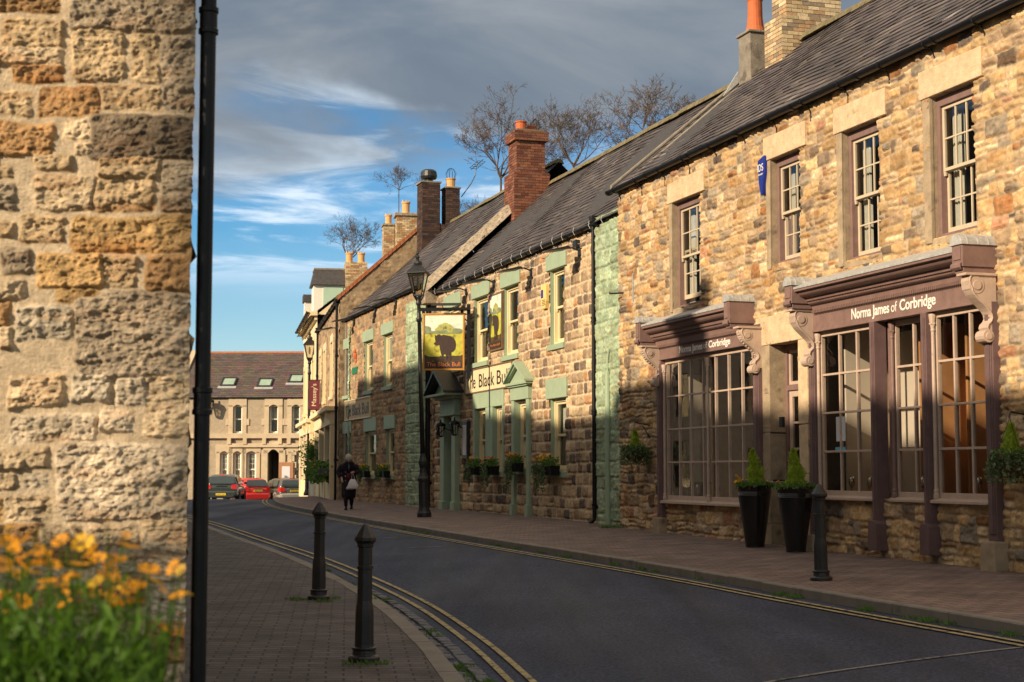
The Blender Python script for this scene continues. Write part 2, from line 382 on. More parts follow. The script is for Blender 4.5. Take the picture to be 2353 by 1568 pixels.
# ------------------------------------------------------------------ roofs, chimneys, gutters
SL = [(.085, .072, .072), (.072, .062, .064), (.098, .082, .078), (.062, .055, .058), (.11, .092, .082), (.08, .064, .07)]
def slate_roof(parent, x0, x1, ze, zr, w, ov=.12, back=True, sw=.26, course=.20, name='roof', tint=1.0, seed=3):
    r = random.Random(seed); mb = MB()
    ang = math.atan2(zr-ze, w); slope = math.hypot(zr-ze, w)
    L0 = -ov/math.cos(ang); n = int((slope-L0)/course)+1; cs = (slope-L0)/n
    ca, sa = math.cos(ang), math.sin(ang)
    def P(x, l, t):
        t = t+.022*math.sin(x*.83+seed)+.012*math.sin(x*2.1+l*1.3+seed*2)-.018*math.sin(math.pi*max(0, l)/slope)
        return (x, l*ca-t*sa, ze+l*sa+t*ca)
    for i in range(n):
        x = x0-(.5 if i % 2 else 0)*sw*r.uniform(.8, 1.1)
        sag = 0
        while x < x1:
            wd = sw*r.uniform(.85, 1.15); a = max(x, x0); b = min(x+wd-.004, x1); x += wd
            if b-a < .03: continue
            l0 = L0+i*cs+r.uniform(-.010, .008); l1 = l0+cs*1.35; t0 = .028+r.uniform(-.003, .007); t1 = .006
            k = r.uniform(-.004, .004); kk = r.uniform(.68, 1.35)*tint*(1+.14*math.sin(x*1.3+i*.35)); kk = kk*2.2 if r.random() < .006 else kk; mb.col = tuple(c*kk for c in r.choice(SL))
            mb.add([P(a, l0, t0-.012), P(b, l0, t0-.012+k), P(b, l1, t1-.012), P(a, l1, t1-.012),
                    P(a, l0, t0), P(b, l0, t0+k), P(b, l1, t1), P(a, l1, t1)],
                   [(0,3,2,1),(4,5,6,7),(0,1,5,4),(1,2,6,5),(2,3,7,6),(3,0,4,7)])
    mb.col = (.05, .045, .045)
    mb.add([P(x0, L0+.02, -.01), P(x1, L0+.02, -.01), P(x1, slope, -.01), P(x0, slope, -.01)], [(0, 1, 2, 3)])
    if back:
        mb.add([(x0, w, zr), (x1, w, zr), (x1, 2*w+ov, ze-.05), (x0, 2*w+ov, ze-.05)], [(0, 1, 2, 3)])
    o = mb.build(name, 'slate', parent)
    return o
def ridge_tiles(parent, x0, x1, y, z, m='ridge', seed=5):
    r = random.Random(seed); mb = MB(); x = x0
    while x < x1:
        l = min(.45, x1-x); dz = r.uniform(-.012, .012); k = r.uniform(-.006, .006)
        prof = [(y-.15, z-.09+dz), (y-.12, z-.01+dz), (y-.05, z+.055+dz), (y+.05, z+.055+dz), (y+.12, z-.01+dz), (y+.15, z-.09+dz), (y, z-.06)]
        mb.prism([(a+k, b) for a, b in prof], x, x+l-.008); x += l
    return mb.build('ridge', m, parent, bevel=.006)
def gable(parent, x, y0, w, ze, zr, z0, m, t=.25, name='gable_wall', cap=0):
    """end wall in the plane x, facing +x"""
    prof = [(y0, z0), (y0, ze), (y0+w, zr), (y0+2*w, ze), (y0+2*w, z0)]
    return MB().prism(prof, x-t, x).build(name, m, parent)
def brick_stack(mb, x0, x1, y0, y1, z0, z1, pal, mort, bh=.075, bl=.225, seed=1):
    r = random.Random(seed); j = .010
    mb.col = mort; mb.box(x0+.008, x1-.008, y0+.008, y1-.008, z0, z1-.005)
    n = max(1, int(round((z1-z0)/bh))); h = (z1-z0)/n
    for i in range(n):
        za = z0+i*h+j/2; zb = z0+(i+1)*h-j/2
        for axis in (0, 1):
            a, b = (x0, x1) if axis == 0 else (y0, y1); nb = max(1, int(round((b-a)/bl))); l = (b-a)/nb
            off = -.5*l if (i+axis) % 2 else 0
            for k in range(nb+1):
                p = max(a, a+off+k*l)+j/2; q = min(b, a+off+(k+1)*l)-j/2
                if q-p < .03: continue
                for side in (0, 1):
                    kk = r.uniform(.8, 1.2); mb.col = tuple(c*kk for c in r.choice(pal)); d = r.uniform(0, .004)
                    if axis == 0:
                        ya, yb = (y0-d, y0+.04) if side == 0 else (y1-.04, y1+d)
                        mb.box(p, q, ya, yb, za, zb)
                    else:
                        xa, xb = (x0-d, x0+.04) if side == 0 else (x1-.04, x1+d)
                        mb.box(xa, xb, p, q, za, zb)
def pot(parent, x, y, z, h=.4, r=.14, m='buffpot', crown=False, name='chimney_pot'):
    mb = MB(); mb.lathe([(r*1.05, 0), (r*1.05, h*.12), (r*.92, h*.18), (r*.95, h*.85), (r*1.1, h*.9), (r*1.1, h), (r*.8, h), (r*.75, h*.4)], (x, y, z), 14)
    if crown:
        for k in range(6):
            a = k*math.pi/3; mb.add([(x+r*1.05*math.cos(a+t), y+r*1.05*math.sin(a+t), z+h-.01) for t in (-.35, .35)]+
                [(x+r*.85*math.cos(a+t), y+r*.85*math.sin(a+t), z+h-.01) for t in (.35, -.35)]+[(x+r*math.cos(a), y+r*math.sin(a), z+h+.11)],
                [(0,1,4),(1,2,4),(2,3,4),(3,0,4),(0,3,2,1)])
    return mb.build(name, m, parent, smooth=False)
def gutter(parent, x0, x1, y, z, r=.06, sag=0, brk=1.1, droop=.22, name='gutter'):
    mb = MB(); n = 10
    prof = [(y+r*math.cos(math.pi+math.pi*k/n), z+r*math.sin(math.pi+math.pi*k/n)) for k in range(n+1)]
    prof += [(y+(r-.008)*math.cos(math.pi*2-math.pi*k/n), z+(r-.008)*math.sin(math.pi*2-math.pi*k/n)) for k in range(n+1)]
    mb.prism(prof, x0, x1)
    x = x0+.02
    while x < x1:                                   # union joints
        pr = [(y+(a-y)*1.16, z+(b-z)*1.16) for a, b in prof[:n+1]]+[(y+(r-.003), z), (y-(r-.003), z)]
        mb.prism([(a, b) for a, b in pr[:n+1]], x, x+.07); x += 1.83
    o = mb.build(name, 'black', parent)
    x = x0+.35
    while x < x1-.1:
        b = MB(); b.tube([(x, y-r, z+.01), (x, y-r*.8, z-r*.7), (x, y, z-r-.012), (x, y+r, z-r*1.1), (x, -.02, z-droop*.6), (x, -.02, z-droop)], .009, 5)
        b.build('bracket', 'black', o); x += brk
    return o
def downpipe(parent, x, y, z0, z1, r=.036, m='black', swan=0, name='downpipe'):
    mb = MB(); pts = [(x, y, z0+.12), (x, y, z1)]
    mb.tube(pts, r, 12)
    mb.tube([(x, y, z0+.16), (x, y-.01, z0+.10), (x-.0, y-.10, z0+.02)], r, 10)     # shoe
    z = z1
    while z > z0+.3:
        mb.lathe([(r*1.35, 0), (r*1.35, .02), (r*1.2, .03), (r*1.2, .07), (r*1.35, .08), (r*1.35, .10)], (x, y, z-.10), 12)
        mb.box(x-r*2.4, x+r*2.4, y+r*.4, y+r+.03, z-.085, z-.03); z -= 1.83
    mb.lathe([(r*1.2, 0), (r*2, .08), (r*2.1, .16), (r*2.1, .19)], (x, y, z1-.01), 10)
    return mb.build(name, m, parent)
# ------------------------------------------------------------------ windows
def bars(mb, x0, x1, z0, z1, y0, y1, cols, rows, t, edge=.04, bot=None):
    bot = edge if bot is None else bot
    mb.box(x0, x0+edge, y0, y1, z0, z1); mb.box(x1-edge, x1, y0, y1, z0, z1)
    mb.box(x0+edge, x1-edge, y0, y1, z0, z0+bot); mb.box(x0+edge, x1-edge, y0, y1, z1-edge, z1)
    xa, xb, za, zb = x0+edge, x1-edge, z0+bot, z1-edge
    for i in range(1, cols):
        x = xa+(xb-xa)*i/cols; mb.box(x-t/2, x+t/2, y0+.006, y1-.006, za, zb)
    for i in range(1, rows):
        z = za+(zb-za)*i/rows; mb.box(xa, xb, y0+.008, y1-.008, z-t/2, z+t/2)
def sash_window(parent, hole, rec=.07, fw=.07, fm='mauve', sm='sash', cols=3, rows=2, reveal='buff_grey', lintel=None, sill=None,
                jamb=None, lift=0, curtain=None, name='sash_window', st=.042, horns=True, depth=.55, frame_top=None, glass='glass'):
    x0, x1, z0, z1 = hole; ft = frame_top or fw
    b = MB()
    b.box(x0+.003, x0+fw, rec, rec+.13, z0+.003, z1-.003); b.box(x1-fw, x1-.003, rec, rec+.13, z0+.003, z1-.003)
    b.box(x0+fw, x1-fw, rec, rec+.13, z1-ft, z1-.003); b.box(x0+fw, x1-fw, rec-.012, rec+.13, z0+.003, z0+.05)
    win = b.build(name, fm, parent, bevel=.006)
    a, c, d, e = x0+fw, x1-fw, z0+.05, z1-ft; zm = (d+e)/2
    for k in (0, 1):
        s = MB(); y = rec+.035+(.05 if k == 0 else 0)
        if k == 1: bars(s, a+.002, c-.002, zm-.02, e-.002, y, y+.038, cols, rows, .022, st)        # upper, outer
        else: bars(s, a+.002, c-.002, d+.002+lift, zm+.02+lift, y, y+.038, cols, rows, .022, st, bot=.075)
        if k == 1 and horns:
            for xx in (a+.002, c-.002-st): s.prism([(y, zm-.02), (y+.038, zm-.02), (y+.030, zm-.075), (y+.008, zm-.075)], xx, xx+st)
        s.build('sash', sm, win, bevel=.004)
    g = MB(); g.add([(a, rec+.055, zm), (c, rec+.055, zm), (c, rec+.055, e), (a, rec+.055, e)], [(0, 1, 2, 3)])
    g.add([(a, rec+.105, d), (c, rec+.105, d), (c, rec+.105, zm+lift), (a, rec+.105, zm+lift)], [(0, 1, 2, 3)])
    g.build('glass', glass, win)
    r = MB(); q = .012
    r.add([(x0-q, -.004, z0), (x0, -.004, z0), (x0, -.004, z1), (x0-q, -.004, z1), (x0, rec+.13, z0), (x0, rec+.13, z1)], [(1, 4, 5, 2), (0, 1, 2, 3)])
    r.add([(x1, -.004, z0), (x1+q, -.004, z0), (x1+q, -.004, z1), (x1, -.004, z1), (x1, rec+.13, z0), (x1, rec+.13, z1)], [(0, 3, 5, 4), (0, 1, 2, 3)])
    r.add([(x0, 0, z1), (x1, 0, z1), (x1, rec+.13, z1), (x0, rec+.13, z1), (x0, 0, z0), (x1, 0, z0), (x1, rec+.13, z0), (x0, rec+.13, z0)], [(0, 1, 2, 3), (4, 7, 6, 5)])
    r.build('reveal', reveal, win)
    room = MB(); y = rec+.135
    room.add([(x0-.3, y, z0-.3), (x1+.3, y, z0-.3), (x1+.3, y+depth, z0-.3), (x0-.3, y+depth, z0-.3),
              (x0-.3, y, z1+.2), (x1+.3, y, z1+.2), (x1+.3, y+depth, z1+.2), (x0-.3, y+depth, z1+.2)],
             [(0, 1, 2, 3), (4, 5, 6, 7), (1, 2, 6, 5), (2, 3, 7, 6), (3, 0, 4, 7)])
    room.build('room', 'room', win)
    if curtain:
        for (ca, cb) in curtain:
            cu = MB(); n = 14; xa = a+(c-a)*ca; xb = a+(c-a)*cb
            pts = [(xa+(xb-xa)*i/n, y+.05+.018*math.sin(i*1.9)) for i in range(n+1)]
            cu.add([(p, yy, z) for p, yy in pts for z in (d, e)], [(2*i, 2*i+2, 2*i+3, 2*i+1) for i in range(n)])
            cu.build('curtain', 'curtain', win)
    if lintel:
        lx0, lx1, lh, lm, ly = lintel
        MB().jbox(x0-lx0, x1+lx1, -ly, .2, z1+.002, z1+lh, .006).build('lintel', lm, win, bevel=.012)
    if sill:
        sx, sh, sp, smt = sill
        MB().prism([(-sp, z0-sh), (-sp, z0-.015), (.02, z0+.004), (rec+.02, z0+.012), (rec+.02, z0-sh)], x0-sx, x1+sx).build('sill', smt, win, bevel=.006)
    if jamb:
        jw, jm, jy = jamb
        for xa, xb in ((x0-jw, x0-.001), (x1+.001, x1+jw)):
            MB().jbox(xa, xb, -jy, .1, z0, z1, .003).build('jamb', jm, win, bevel=.006)
    return win

# ------------------------------------------------------------------ THE SHOP
ZS = CZ-1.08
FS = Frame((4.31+.3012*6.5, 21.7-.9536*6.5), (4.31-.3012*7.5, 21.7+.9536*7.5), ZS)
shop = empty('stone_shop', FS.o, FS.rz, 'honey coloured rubble stone shop with two mauve shopfronts and grey slate roof', 'shop')
XL = FS.p((1424, 800))[0]; XR = FS.len+2.5
W = [FS.rect((1548, 468), (1612, 695)), FS.rect((1774, 368), (1843, 592)), FS.rect((1938, 306), (2026, 581)), FS.rect((2139, 226), (2246, 524))]
def lr(pl, pr, y): return FS.p(pl, y)[0], FS.p(pr, y)[0]
S1x0, S1x1 = lr((1514, 1000), (1750, 1000), -.06)
S2x0, S2x1 = lr(c5(193, 700), c5(1168, 800), -.06)
S1fz = (FS.p((1522, 828), -.1)[1]+FS.p((1716, 793), -.1)[1])/2          # underside of the fascia
S2fz = (FS.p(c5(220, 155), -.1)[1]+FS.p(c5(1030, 40), -.1)[1])/2
S1sz = (FS.p(c3(275, 1380), -.06)[1]+FS.p(c3(560, 1376), -.06)[1])/2    # window sills
S2sz = (FS.p(c5(270, 1030), -.06)[1]+FS.p(c5(1110, 1038), -.06)[1])/2
DX0, DX1 = lr(c3(672, 900), c5(137, 500), 0); DZ = (FS.p(c3(672, 765))[1]+FS.p(c5(137, 205))[1])/2
print('shop x', XL, XR, 'W', [[round(v, 2) for v in w] for w in W], 'S1', S1x0, S1x1, S1sz, S1fz, 'S2', S2x0, S2x1, S2sz, S2fz, 'door', DX0, DX1, DZ)
EZ = (FS.p((1400, 442), -.12)[1]+FS.p((2150, 97), -.12)[1])/2; print('eaves', EZ, FS.p((1400, 442), -.12), FS.p((2150, 97), -.12))
holes = list(W)
H1 = (S1x0+.06, S1x1-.06, S1sz-.02, S1fz+.05); H2 = (S2x0+.06, S2x1-.06, S2sz-.02, S2fz+.05); HD = (DX0, DX1, .02, DZ)
wl = rubble_wall(shop, XL, XR, -.35, EZ+.08, holes+[H1, H2, HD], PAL_SHOP, (.37, .285, .19), ch=(.13, .24), sw=(.11, .38), split=.48,
                 res=.0175, seed=21, relief=.030, joint=.009, bev=.018, rough=.020, warp=.045, rnd=.42, edge=.016)
# window walls
for i, w in enumerate(W):
    zt = .36
    sash_window(shop, w, lift=.10 if i in (0,) else 0, lintel=(.20 if i else .17, .22, zt, 'buff', .050), sill=(.04, .10, .02, 'buff_grey'),
                jamb=None, curtain=[(0, .30), (.72, 1)] if i % 2 else [(0, .26), (.80, 1)], fm='mauve', frame_top=.12, depth=1.2)
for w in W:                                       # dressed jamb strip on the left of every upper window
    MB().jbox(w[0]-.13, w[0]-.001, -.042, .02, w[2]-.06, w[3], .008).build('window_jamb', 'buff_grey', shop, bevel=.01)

def scroll(mb, x0, x1, y, z, r, sgn=1):           # rolled volute, axis along x
    mb.lathe([(1, 0), (1, 1)], n=3) if False else None
    n = 14; prof = [(y+r*math.cos(2*math.pi*k/n), z+r*math.sin(2*math.pi*k/n)) for k in range(n)]
    mb.prism(prof, x0, x1)
    mb.prism([(y+(a-y)*.55, z+(b-z)*.55) for a, b in prof], x0-.012, x1+.012)
def console(parent, x, z, h, d, w, tail=.26, m='mauve_pale', beads=True):
    """carved scroll bracket, top at z, depth d at the top"""
    mb = MB(); x0, x1 = x-w/2, x+w/2
    outer = []; n = 18
    for k in range(n+1):
        t = k/n; q = min(1, max(0, (t-.22)/.50)); yy = -(.11+(d-.11)*.5*(1+math.cos(math.pi*q))+(.03*math.sin(math.pi*t/.22) if t < .22 else 0)+(.07*math.sin(math.pi*(t-.76)/.24) if t > .76 else 0))
        outer.append((yy, z-.02-(h-.06)*t))
    prof = [(-.03, z-.02)]+outer+[(-.03, z-h+.04)]
    mb.prism(prof, x0, x1)
    inner = [(a*.97+.0, b) for a, b in outer]
    for sx in (x0-.010, x1-.004):                 # raised edge ribs on both cheeks
        mb.tube([(sx+.007, a+.018, b) for a, b in outer], .012, 6)
    for q in (range(1, n) if beads else ()):       # beads along the face
        a, b = outer[q]; mb.blob((x, a-.004, b), .017, 6, 4)
    scroll(mb, x0-.006, x1+.006, -d*.78, z-.03-h*.15, h*.135); scroll(mb, x0-.010, x1+.010, -.15, z-h+.02, h*.10)
    mb.box(x0-.02, x1+.02, -d-.07, -.03, z-.03, z)
    # hanging leaf drop
    mb.loft([[(x+a*s, -.075-b*s*.6, z-h-tail*t) for a, b in ((-1, 0), (-.6, .9), (0, 1.2), (.6, .9), (1, 0), (0, -.3))] for t, s in ((0, .035), (.12, .055), (.3, .05), (.48, .03), (.62, .045), (.8, .03), (1, .008))])
    return mb.build('console', m, parent, bevel=.003)
def end_block(parent, x, z0, z1, d, w):
    mb = MB(); mb.box(x-w/2, x+w/2, -d, .0, z0+.07, z1); mb.box(x-w/2+.02, x+w/2-.02, -d+.02, .0, z0, z0+.07)
    mb.prism([(-d-.012, z0+.07), (-d-.012, z0+.12), (-d-.035, z0+.10), (-d-.035, z0+.06), (-d-.0, z0+.03)], x-w/2+.01, x+w/2-.01)
    mb.box(x-w/2+.03, x+w/2-.03, -d-.012, -d, z0+.15, z1-.02)
    mb.build('cornice_block', 'mauve', parent, bevel=.006)
    c = MB(); n = 10; r = w/2+.018
    outer = [(x+r*math.cos(math.pi*k/n), z1+.0+r*1.05*math.sin(math.pi*k/n)) for k in range(n+1)]
    c.prism(outer, -d-.02, .0, 'y')
    for k in (0.25, .55, .85): 
        c.prism([(x+(a-x)*1.03, z1+(b-z1)*1.03) for a, b in outer], -d*k-.012, -d*k+.012, 'y')
    c.build('lead_cap', 'lead', parent, bevel=.004, smooth=False)
def cornice(parent, x0, x1, z0, z1, d, wall_top):
    h = z1-z0
    prof = [(0, z0), (-.10, z0), (-.13, z0+.02), (-.14, z0+.26*h), (-.18, z0+.30*h), (-.19, z0+.40*h), (-.235, z0+.44*h), (-.245, z0+.56*h)]
    for k in range(6):
        t = k/5*math.pi/2; prof.append((-.245-(d-.295)*math.sin(t)*1.0, z0+.58*h+.24*h*(1-math.cos(t))))
    prof += [(-d, z0+.84*h), (-d, z1-.015), (-d+.02, z1), (0, z1+.03)]
    mb = MB().prism(prof, x0, x1); x = x0+.02                          # fine dentils and rope moulding
    while x < x1-.03:
        mb.box(x, x+.022, -.155, -.125, z0-.022, z0+.02); mb.box(x+.004, x+.026, -.212, -.185, z0+.335*h, z0+.40*h); x += .042
    mb.build('cornice', 'mauve', parent)
    MB().prism([(-d-.012, z1-.022), (-d-.012, z1+.008), (.0, wall_top+.015), (.0, wall_top-.02)], x0, x1).build('lead_flashing', 'lead', parent, bevel=.003)
def pilaster(mb, x0, x1, z0, z1, y=-.10):
    mb.box(x0, x1, y, .05, z0, z1)
    w = x1-x0
    mb.box(x0+w*.16, x0+w*.30, y-.012, y+.01, z0+.08, z1-.06); mb.box(x1-w*.30, x1-w*.16, y-.012, y+.01, z0+.08, z1-.06)
    mb.box(x0+w*.30, x1-w*.30, y-.022, y+.01, z0+.08, z1-.06)
def colonnette(mb, x, y, z0, z1, r=.026):
    mb.lathe([(r*1.5, 0), (r*1.5, .05), (r*1.2, .07), (r*1.4, .09), (r, .12), (r*.92, z1-z0-.22), (r*1.2, z1-z0-.20), (r*1.0, z1-z0-.18), (r*1.5, z1-z0-.10), (r*1.9, z1-z0-.03), (r*1.9, z1-z0)], (x, y, z0), 10)
    for k in range(6):
        a = k*math.pi/3; mb.blob((x+r*1.3*math.cos(a), y+r*1.3*math.sin(a), z1-.12), r*.55, 6, 4)
def glazing(parent, x0, x1, z0, z1, y, cols, rows, m='mauve_pale', edge=.05, t=.026):
    mb = MB(); bars(mb, x0, x1, z0, z1, y, y+.06, cols, rows, t, edge)
    f = mb.build('window_frame', m, parent, bevel=.004)
    return f
def lettering_fascia(parent, x0, x1, z0, z1, y, cx, zc, width, size):
    mb = MB(); mb.box(x0, x1, y, .02, z0, z1); mb.box(x0, x1, y-.014, y+.01, z0, z0+.025); mb.box(x0, x1, y-.008, y+.01, z1-.02, z1)
    mb.build('fascia', 'mauve', parent, bevel=.003)
    text('Norma James', size, (cx-width*.265, y-.003, zc), 'white_text', parent, width=width*.46, depth=.003, bold=.0035)
    text('of', size*.95, (cx+width*.02, y-.003, zc), 'white_text', parent, width=width*.07, depth=.002)
    text('Corbridge', size, (cx+width*.285, y-.003, zc), 'white_text', parent, width=width*.395, depth=.003, bold=.0035)

# --- left shopfront
sf1 = MB().box(S1x0+.02, S1x1-.02, -.05, .02, S1fz+.02, S1fz+.3).build('shopfront', 'mauve_dark', shop, bevel=.004, label='left mauve shopfront with one wide window')
cz0 = FS.p(c9(380, 1005), -.14)[1]; cz0b = FS.p(c9(1140, 862), -.14)[1]; cz1 = FS.p(c9(180, 790), -.40)[1]; cz1b = FS.p(c9(1050, 585), -.40)[1]
C0 = (cz0+cz0b)/2; C1 = (cz1+cz1b)/2
print('cornice1', cz0, cz0b, cz1, cz1b)
b1 = FS.p(c9(1230, 960), -.2)[0]; 
B1L = FS.p(c9(170, 850), -.40)[0]-.08; B1R = FS.p(c9(1112, 640), -.40)[0]-.09
t0 = FS.p(c9(560, 1075), -.11); t1 = FS.p(c9(1105, 975), -.11); tw1 = t1[0]-t0[0]
lettering_fascia(sf1, S1x0+.10, S1x1-.1, S1fz, C0+.02, -.10, (t0[0]+t1[0])/2, S1fz+.065, tw1, .155)
cornice(sf1, B1L+.08, B1R-.08, C0, C1, .40, W[0][2]-.10)
end_block(sf1, B1L, C0+.02, C1+.05, .44, .19); end_block(sf1, B1R, C0+.02, C1+.05, .44, .19)
console(sf1, S1x0+.07, C0+.02, .66, .36, .15); console(sf1, S1x1-.07, C0+.02, .66, .36, .15)
gx0, gx1 = S1x0+.20, S1x1-.19
glazing(sf1, gx0, gx1, S1sz, S1fz, -.02, 7, 4, edge=.075, t=.028)
for x in (gx0+.035, (gx0+gx1)/2+.04, gx1-.035):
    cl = MB(); colonnette(cl, x, -.05, S1sz, S1fz-.08); cl.build('colonnette', 'mauve_pale', sf1)
MB().prism([(-.13, S1sz-.06), (-.13, S1sz-.02), (-.02, S1sz+.005), (.1, S1sz+.005), (.1, S1sz-.06)], gx0-.02, gx1+.02).build('sill', 'mauve_pale', sf1, bevel=.005)
MB().add([(gx0, .01, S1sz), (gx1, .01, S1sz), (gx1, .01, S1fz), (gx0, .01, S1fz)], [(0, 1, 2, 3)]).build('glass', 'shopglass', sf1)
def add_pilaster(parent, *a):
    f = MB(); pilaster(f, *a); return f.build('pilaster', 'mauve_dark', parent, bevel=.004)
add_pilaster(sf1, S1x0, S1x0+.20, .28, S1fz+.0); add_pilaster(sf1, S1x1-.19, S1x1, .28, S1fz+.0)
# --- right shopfront
pw = .17
mA = FS.p(c5(497, 600), -.16)[0]; mB_ = FS.p(c5(767, 600), -.16)[0]
sf2 = MB().box(S2x0+.02, S2x1-.02, -.05, .02, S2fz+.02, S2fz+.3).build('shopfront', 'mauve_dark', shop, bevel=.004, label='right mauve shopfront with three windows')
add_pilaster(sf2, S2x0, S2x0+pw, .20, S2fz); add_pilaster(sf2, S2x1-pw, S2x1, .30, S2fz)
for m_ in (mA, mB_): add_pilaster(sf2, m_-.04, m_+.08, .36, S2fz, -.13)
MB().box(mA+.10, mA+.24, .06, .12, S2sz, S2fz).build('recessed_post', 'mauve', sf2)
for m_ in (mA, mB_): MB().prism([(m_-.08, .08), (m_+.12, .08), (m_+.12, .42), (m_+.08, .46), (m_-.04, .46), (m_-.08, .42)], -.18, .0, 'y').build('pilaster_base', 'mauve_dark', sf2, bevel=.006)
for (xa, xb) in ((S2x0-.03, S2x0+pw+.03), (S2x1-pw-.04, S2x1+.07)):
    MB().jbox(xa, xb, -.20, .0, -.2, .30 if xa > S2x0 else .22, .01).build('plinth_stone', 'buff_grey', sf2, bevel=.02)
MB().jbox(S1x0-.05, S1x0+.24, -.17, .0, -.2, .30, .01).build('plinth_stone', 'buff_grey', sf1, bevel=.02)
z = [FS.p(c4(210, 1500), -.14)[1], FS.p(c4(1000, 1335), -.14)[1], FS.p(c4(100, 1365), -.42)[1], FS.p(c4(940, 1190), -.42)[1]]; print('cornice2', z)
D0 = (z[0]+z[1])/2; D1 = (z[2]+z[3])/2
B2L = FS.p(c4(90, 1400), -.44)[0]-.09; B2R = FS.p(c4(985, 1200), -.44)[0]-.10
t0 = FS.p(c4(395, 1520), -.11); t1 = FS.p(c4(845, 1460), -.11)
lettering_fascia(sf2, S2x0+.10, S2x1-.1, S2fz, D0+.02, -.10, (t0[0]+t1[0])/2, S2fz+.085, t1[0]-t0[0], .195)
cornice(sf2, B2L+.09, B2R-.09, D0, D1, .42, D1+.16)
end_block(sf2, B2L, D0+.04, D1+.04, .46, .21); end_block(sf2, B2R, D0+.04, D1+.04, .46, .21)
console(sf2, S2x0+.08, D0+.04, .74, .37, .15, .30, beads=False); console(sf2, S2x1-.08, D0+.04, .74, .37, .15, .30, beads=False)
wins = [(S2x0+pw, mA-.04, -.02, 3), (mA+.24, mB_-.04, .05, 2), (mB_+.08, S2x1-pw, -.02, 3)]
for i, (xa, xb, y, cols) in enumerate(wins):
    glazing(sf2, xa, xb, S2sz, S2fz, y, cols, 4, edge=.07, t=.03)
    cl = MB(); colonnette(cl, xa+.03, y-.03, S2sz, S2fz-.02); cl.build('colonnette', 'mauve_pale' if i != 1 else 'mauve', sf2)
    MB().prism([(y-.10, S2sz-.055), (y-.10, S2sz-.02), (y-.02, S2sz+.005), (.12, S2sz+.005), (.12, S2sz-.055)], xa-.02, xb+.02).build('sill', 'mauve_pale', sf2, bevel=.005)
    MB().add([(xa, y+.03, S2sz), (xb, y+.03, S2sz), (xb, y+.03, S2fz), (xa, y+.03, S2fz)], [(0, 1, 2, 3)]).build('glass', 'shopglass', sf2)
# stall risers (stone below the windows) are part of the wall; the display rooms:
def room(x0, x1, z0, z1, y0, y1, parent, wall='room', side=None, back=None):
    mb = MB(); mb.add([(x0, y0, z0), (x1, y0, z0), (x1, y1, z0), (x0, y1, z0), (x0, y0, z1), (x1, y0, z1), (x1, y1, z1), (x0, y1, z1)],
        [(0, 1, 2, 3), (4, 5, 6, 7), (1, 2, 6, 5), (2, 3, 7, 6), (3, 0, 4, 7)])
    return mb.build('shop_interior', wall, parent)
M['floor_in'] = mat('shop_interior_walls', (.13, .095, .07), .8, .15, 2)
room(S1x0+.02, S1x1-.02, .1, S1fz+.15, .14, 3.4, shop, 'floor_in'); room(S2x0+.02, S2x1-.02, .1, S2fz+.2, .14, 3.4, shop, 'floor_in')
MB().box(S1x0+.1, S1x1-.1, .12, .75, S1sz-.08, S1sz-.02).build('window_board', 'grey_room', shop); MB().box(S2x0+.1, S2x1-.1, .14, .75, S2sz-.08, S2sz-.02).build('window_board', 'orange_room', shop)
def panel(x, y0, y1, z0, z1, m, back=None):
    mb = MB(); mb.box(x-.02, x+.02, y0, y1, z0, z1); o = mb.build('display_panel', m, shop, bevel=.004); return o
panel(wins[0][0]+.10, .32, 2.4, S2sz-.02, S2fz+.1, 'grey_room'); MB().box(wins[0][0], wins[0][1]-.5, 1.0, 1.04, S2sz-.02, S2fz, ).build('display_panel', 'grey_room', shop)
panel(wins[1][0]+.02, .42, 1.5, S2sz-.02, S2fz, 'orange_room'); panel(wins[2][0]+.04, .40, 1.7, S2sz-.02, S2fz, 'orange_room')
MB().box(wins[1][0]+.04, wins[2][1]-.35, 1.2, 1.24, S2sz-.02, S2fz-.1).build('display_panel', 'orange_room', shop)
MB().box(gx0+.05, gx0+1.3, .95, .99, S1sz+1.0, S1fz-.55).build('display_panel', 'grey_room', shop)
panel(gx0+1.35, .22, .95, S1sz-.02, S1fz, 'orange_room'); panel(gx0+.06, .40, 1.1, S1sz+.3, S1fz-.25, 'grey_room')
# notices stuck inside the glass of the right shopfront
n0 = FS.p(c5(318, 612), .0); n1 = FS.p(c5(362, 738), .0)
MB().box(n0[0], n1[0]+.03, -.0, .006, n1[1], n0[1]).build('notice', 'paper', sf2); n2 = FS.p(c5(315, 770), 0); n3 = FS.p(c5(368, 798), 0)
MB().box(n2[0], n3[0], -.0, .006, n3[1], n2[1]).build('notice', 'bluecard', sf2, label='small pale blue card')
# --- doorway
zl = DZ
MB().jbox(DX0-.42, DX1+.34, -.045, .22, zl, zl+.42, .008).build('door_lintel', 'buff', shop, bevel=.012)
for q, (za, zb) in enumerate(((-.2, .42), (.43, 1.05), (1.06, 1.75), (1.76, zl-.01))):
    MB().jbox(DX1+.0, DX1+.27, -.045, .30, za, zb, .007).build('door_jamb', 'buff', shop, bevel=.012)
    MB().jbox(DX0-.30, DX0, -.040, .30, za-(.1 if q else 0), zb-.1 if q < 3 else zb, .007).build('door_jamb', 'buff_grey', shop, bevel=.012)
dm = MB(); dm.box(DX0, DX0+.07, .22, .32, .02, zl); dm.box(DX1-.07, DX1, .22, .32, .02, zl); dm.box(DX0+.07, DX1-.07, .22, .32, zl-.08, zl)
dm.box(DX0+.07, DX1-.07, .22, .32, 2.28, 2.36)
dr = dm.build('shop_door', 'mauve', shop, bevel=.005)
lf = MB(); bars(lf, DX0+.075, DX1-.075, .95, 2.275, .25, .29, 2, 3, .03, .09, .09); lf.box(DX0+.075, DX1-.075, .25, .29, .03, .95)
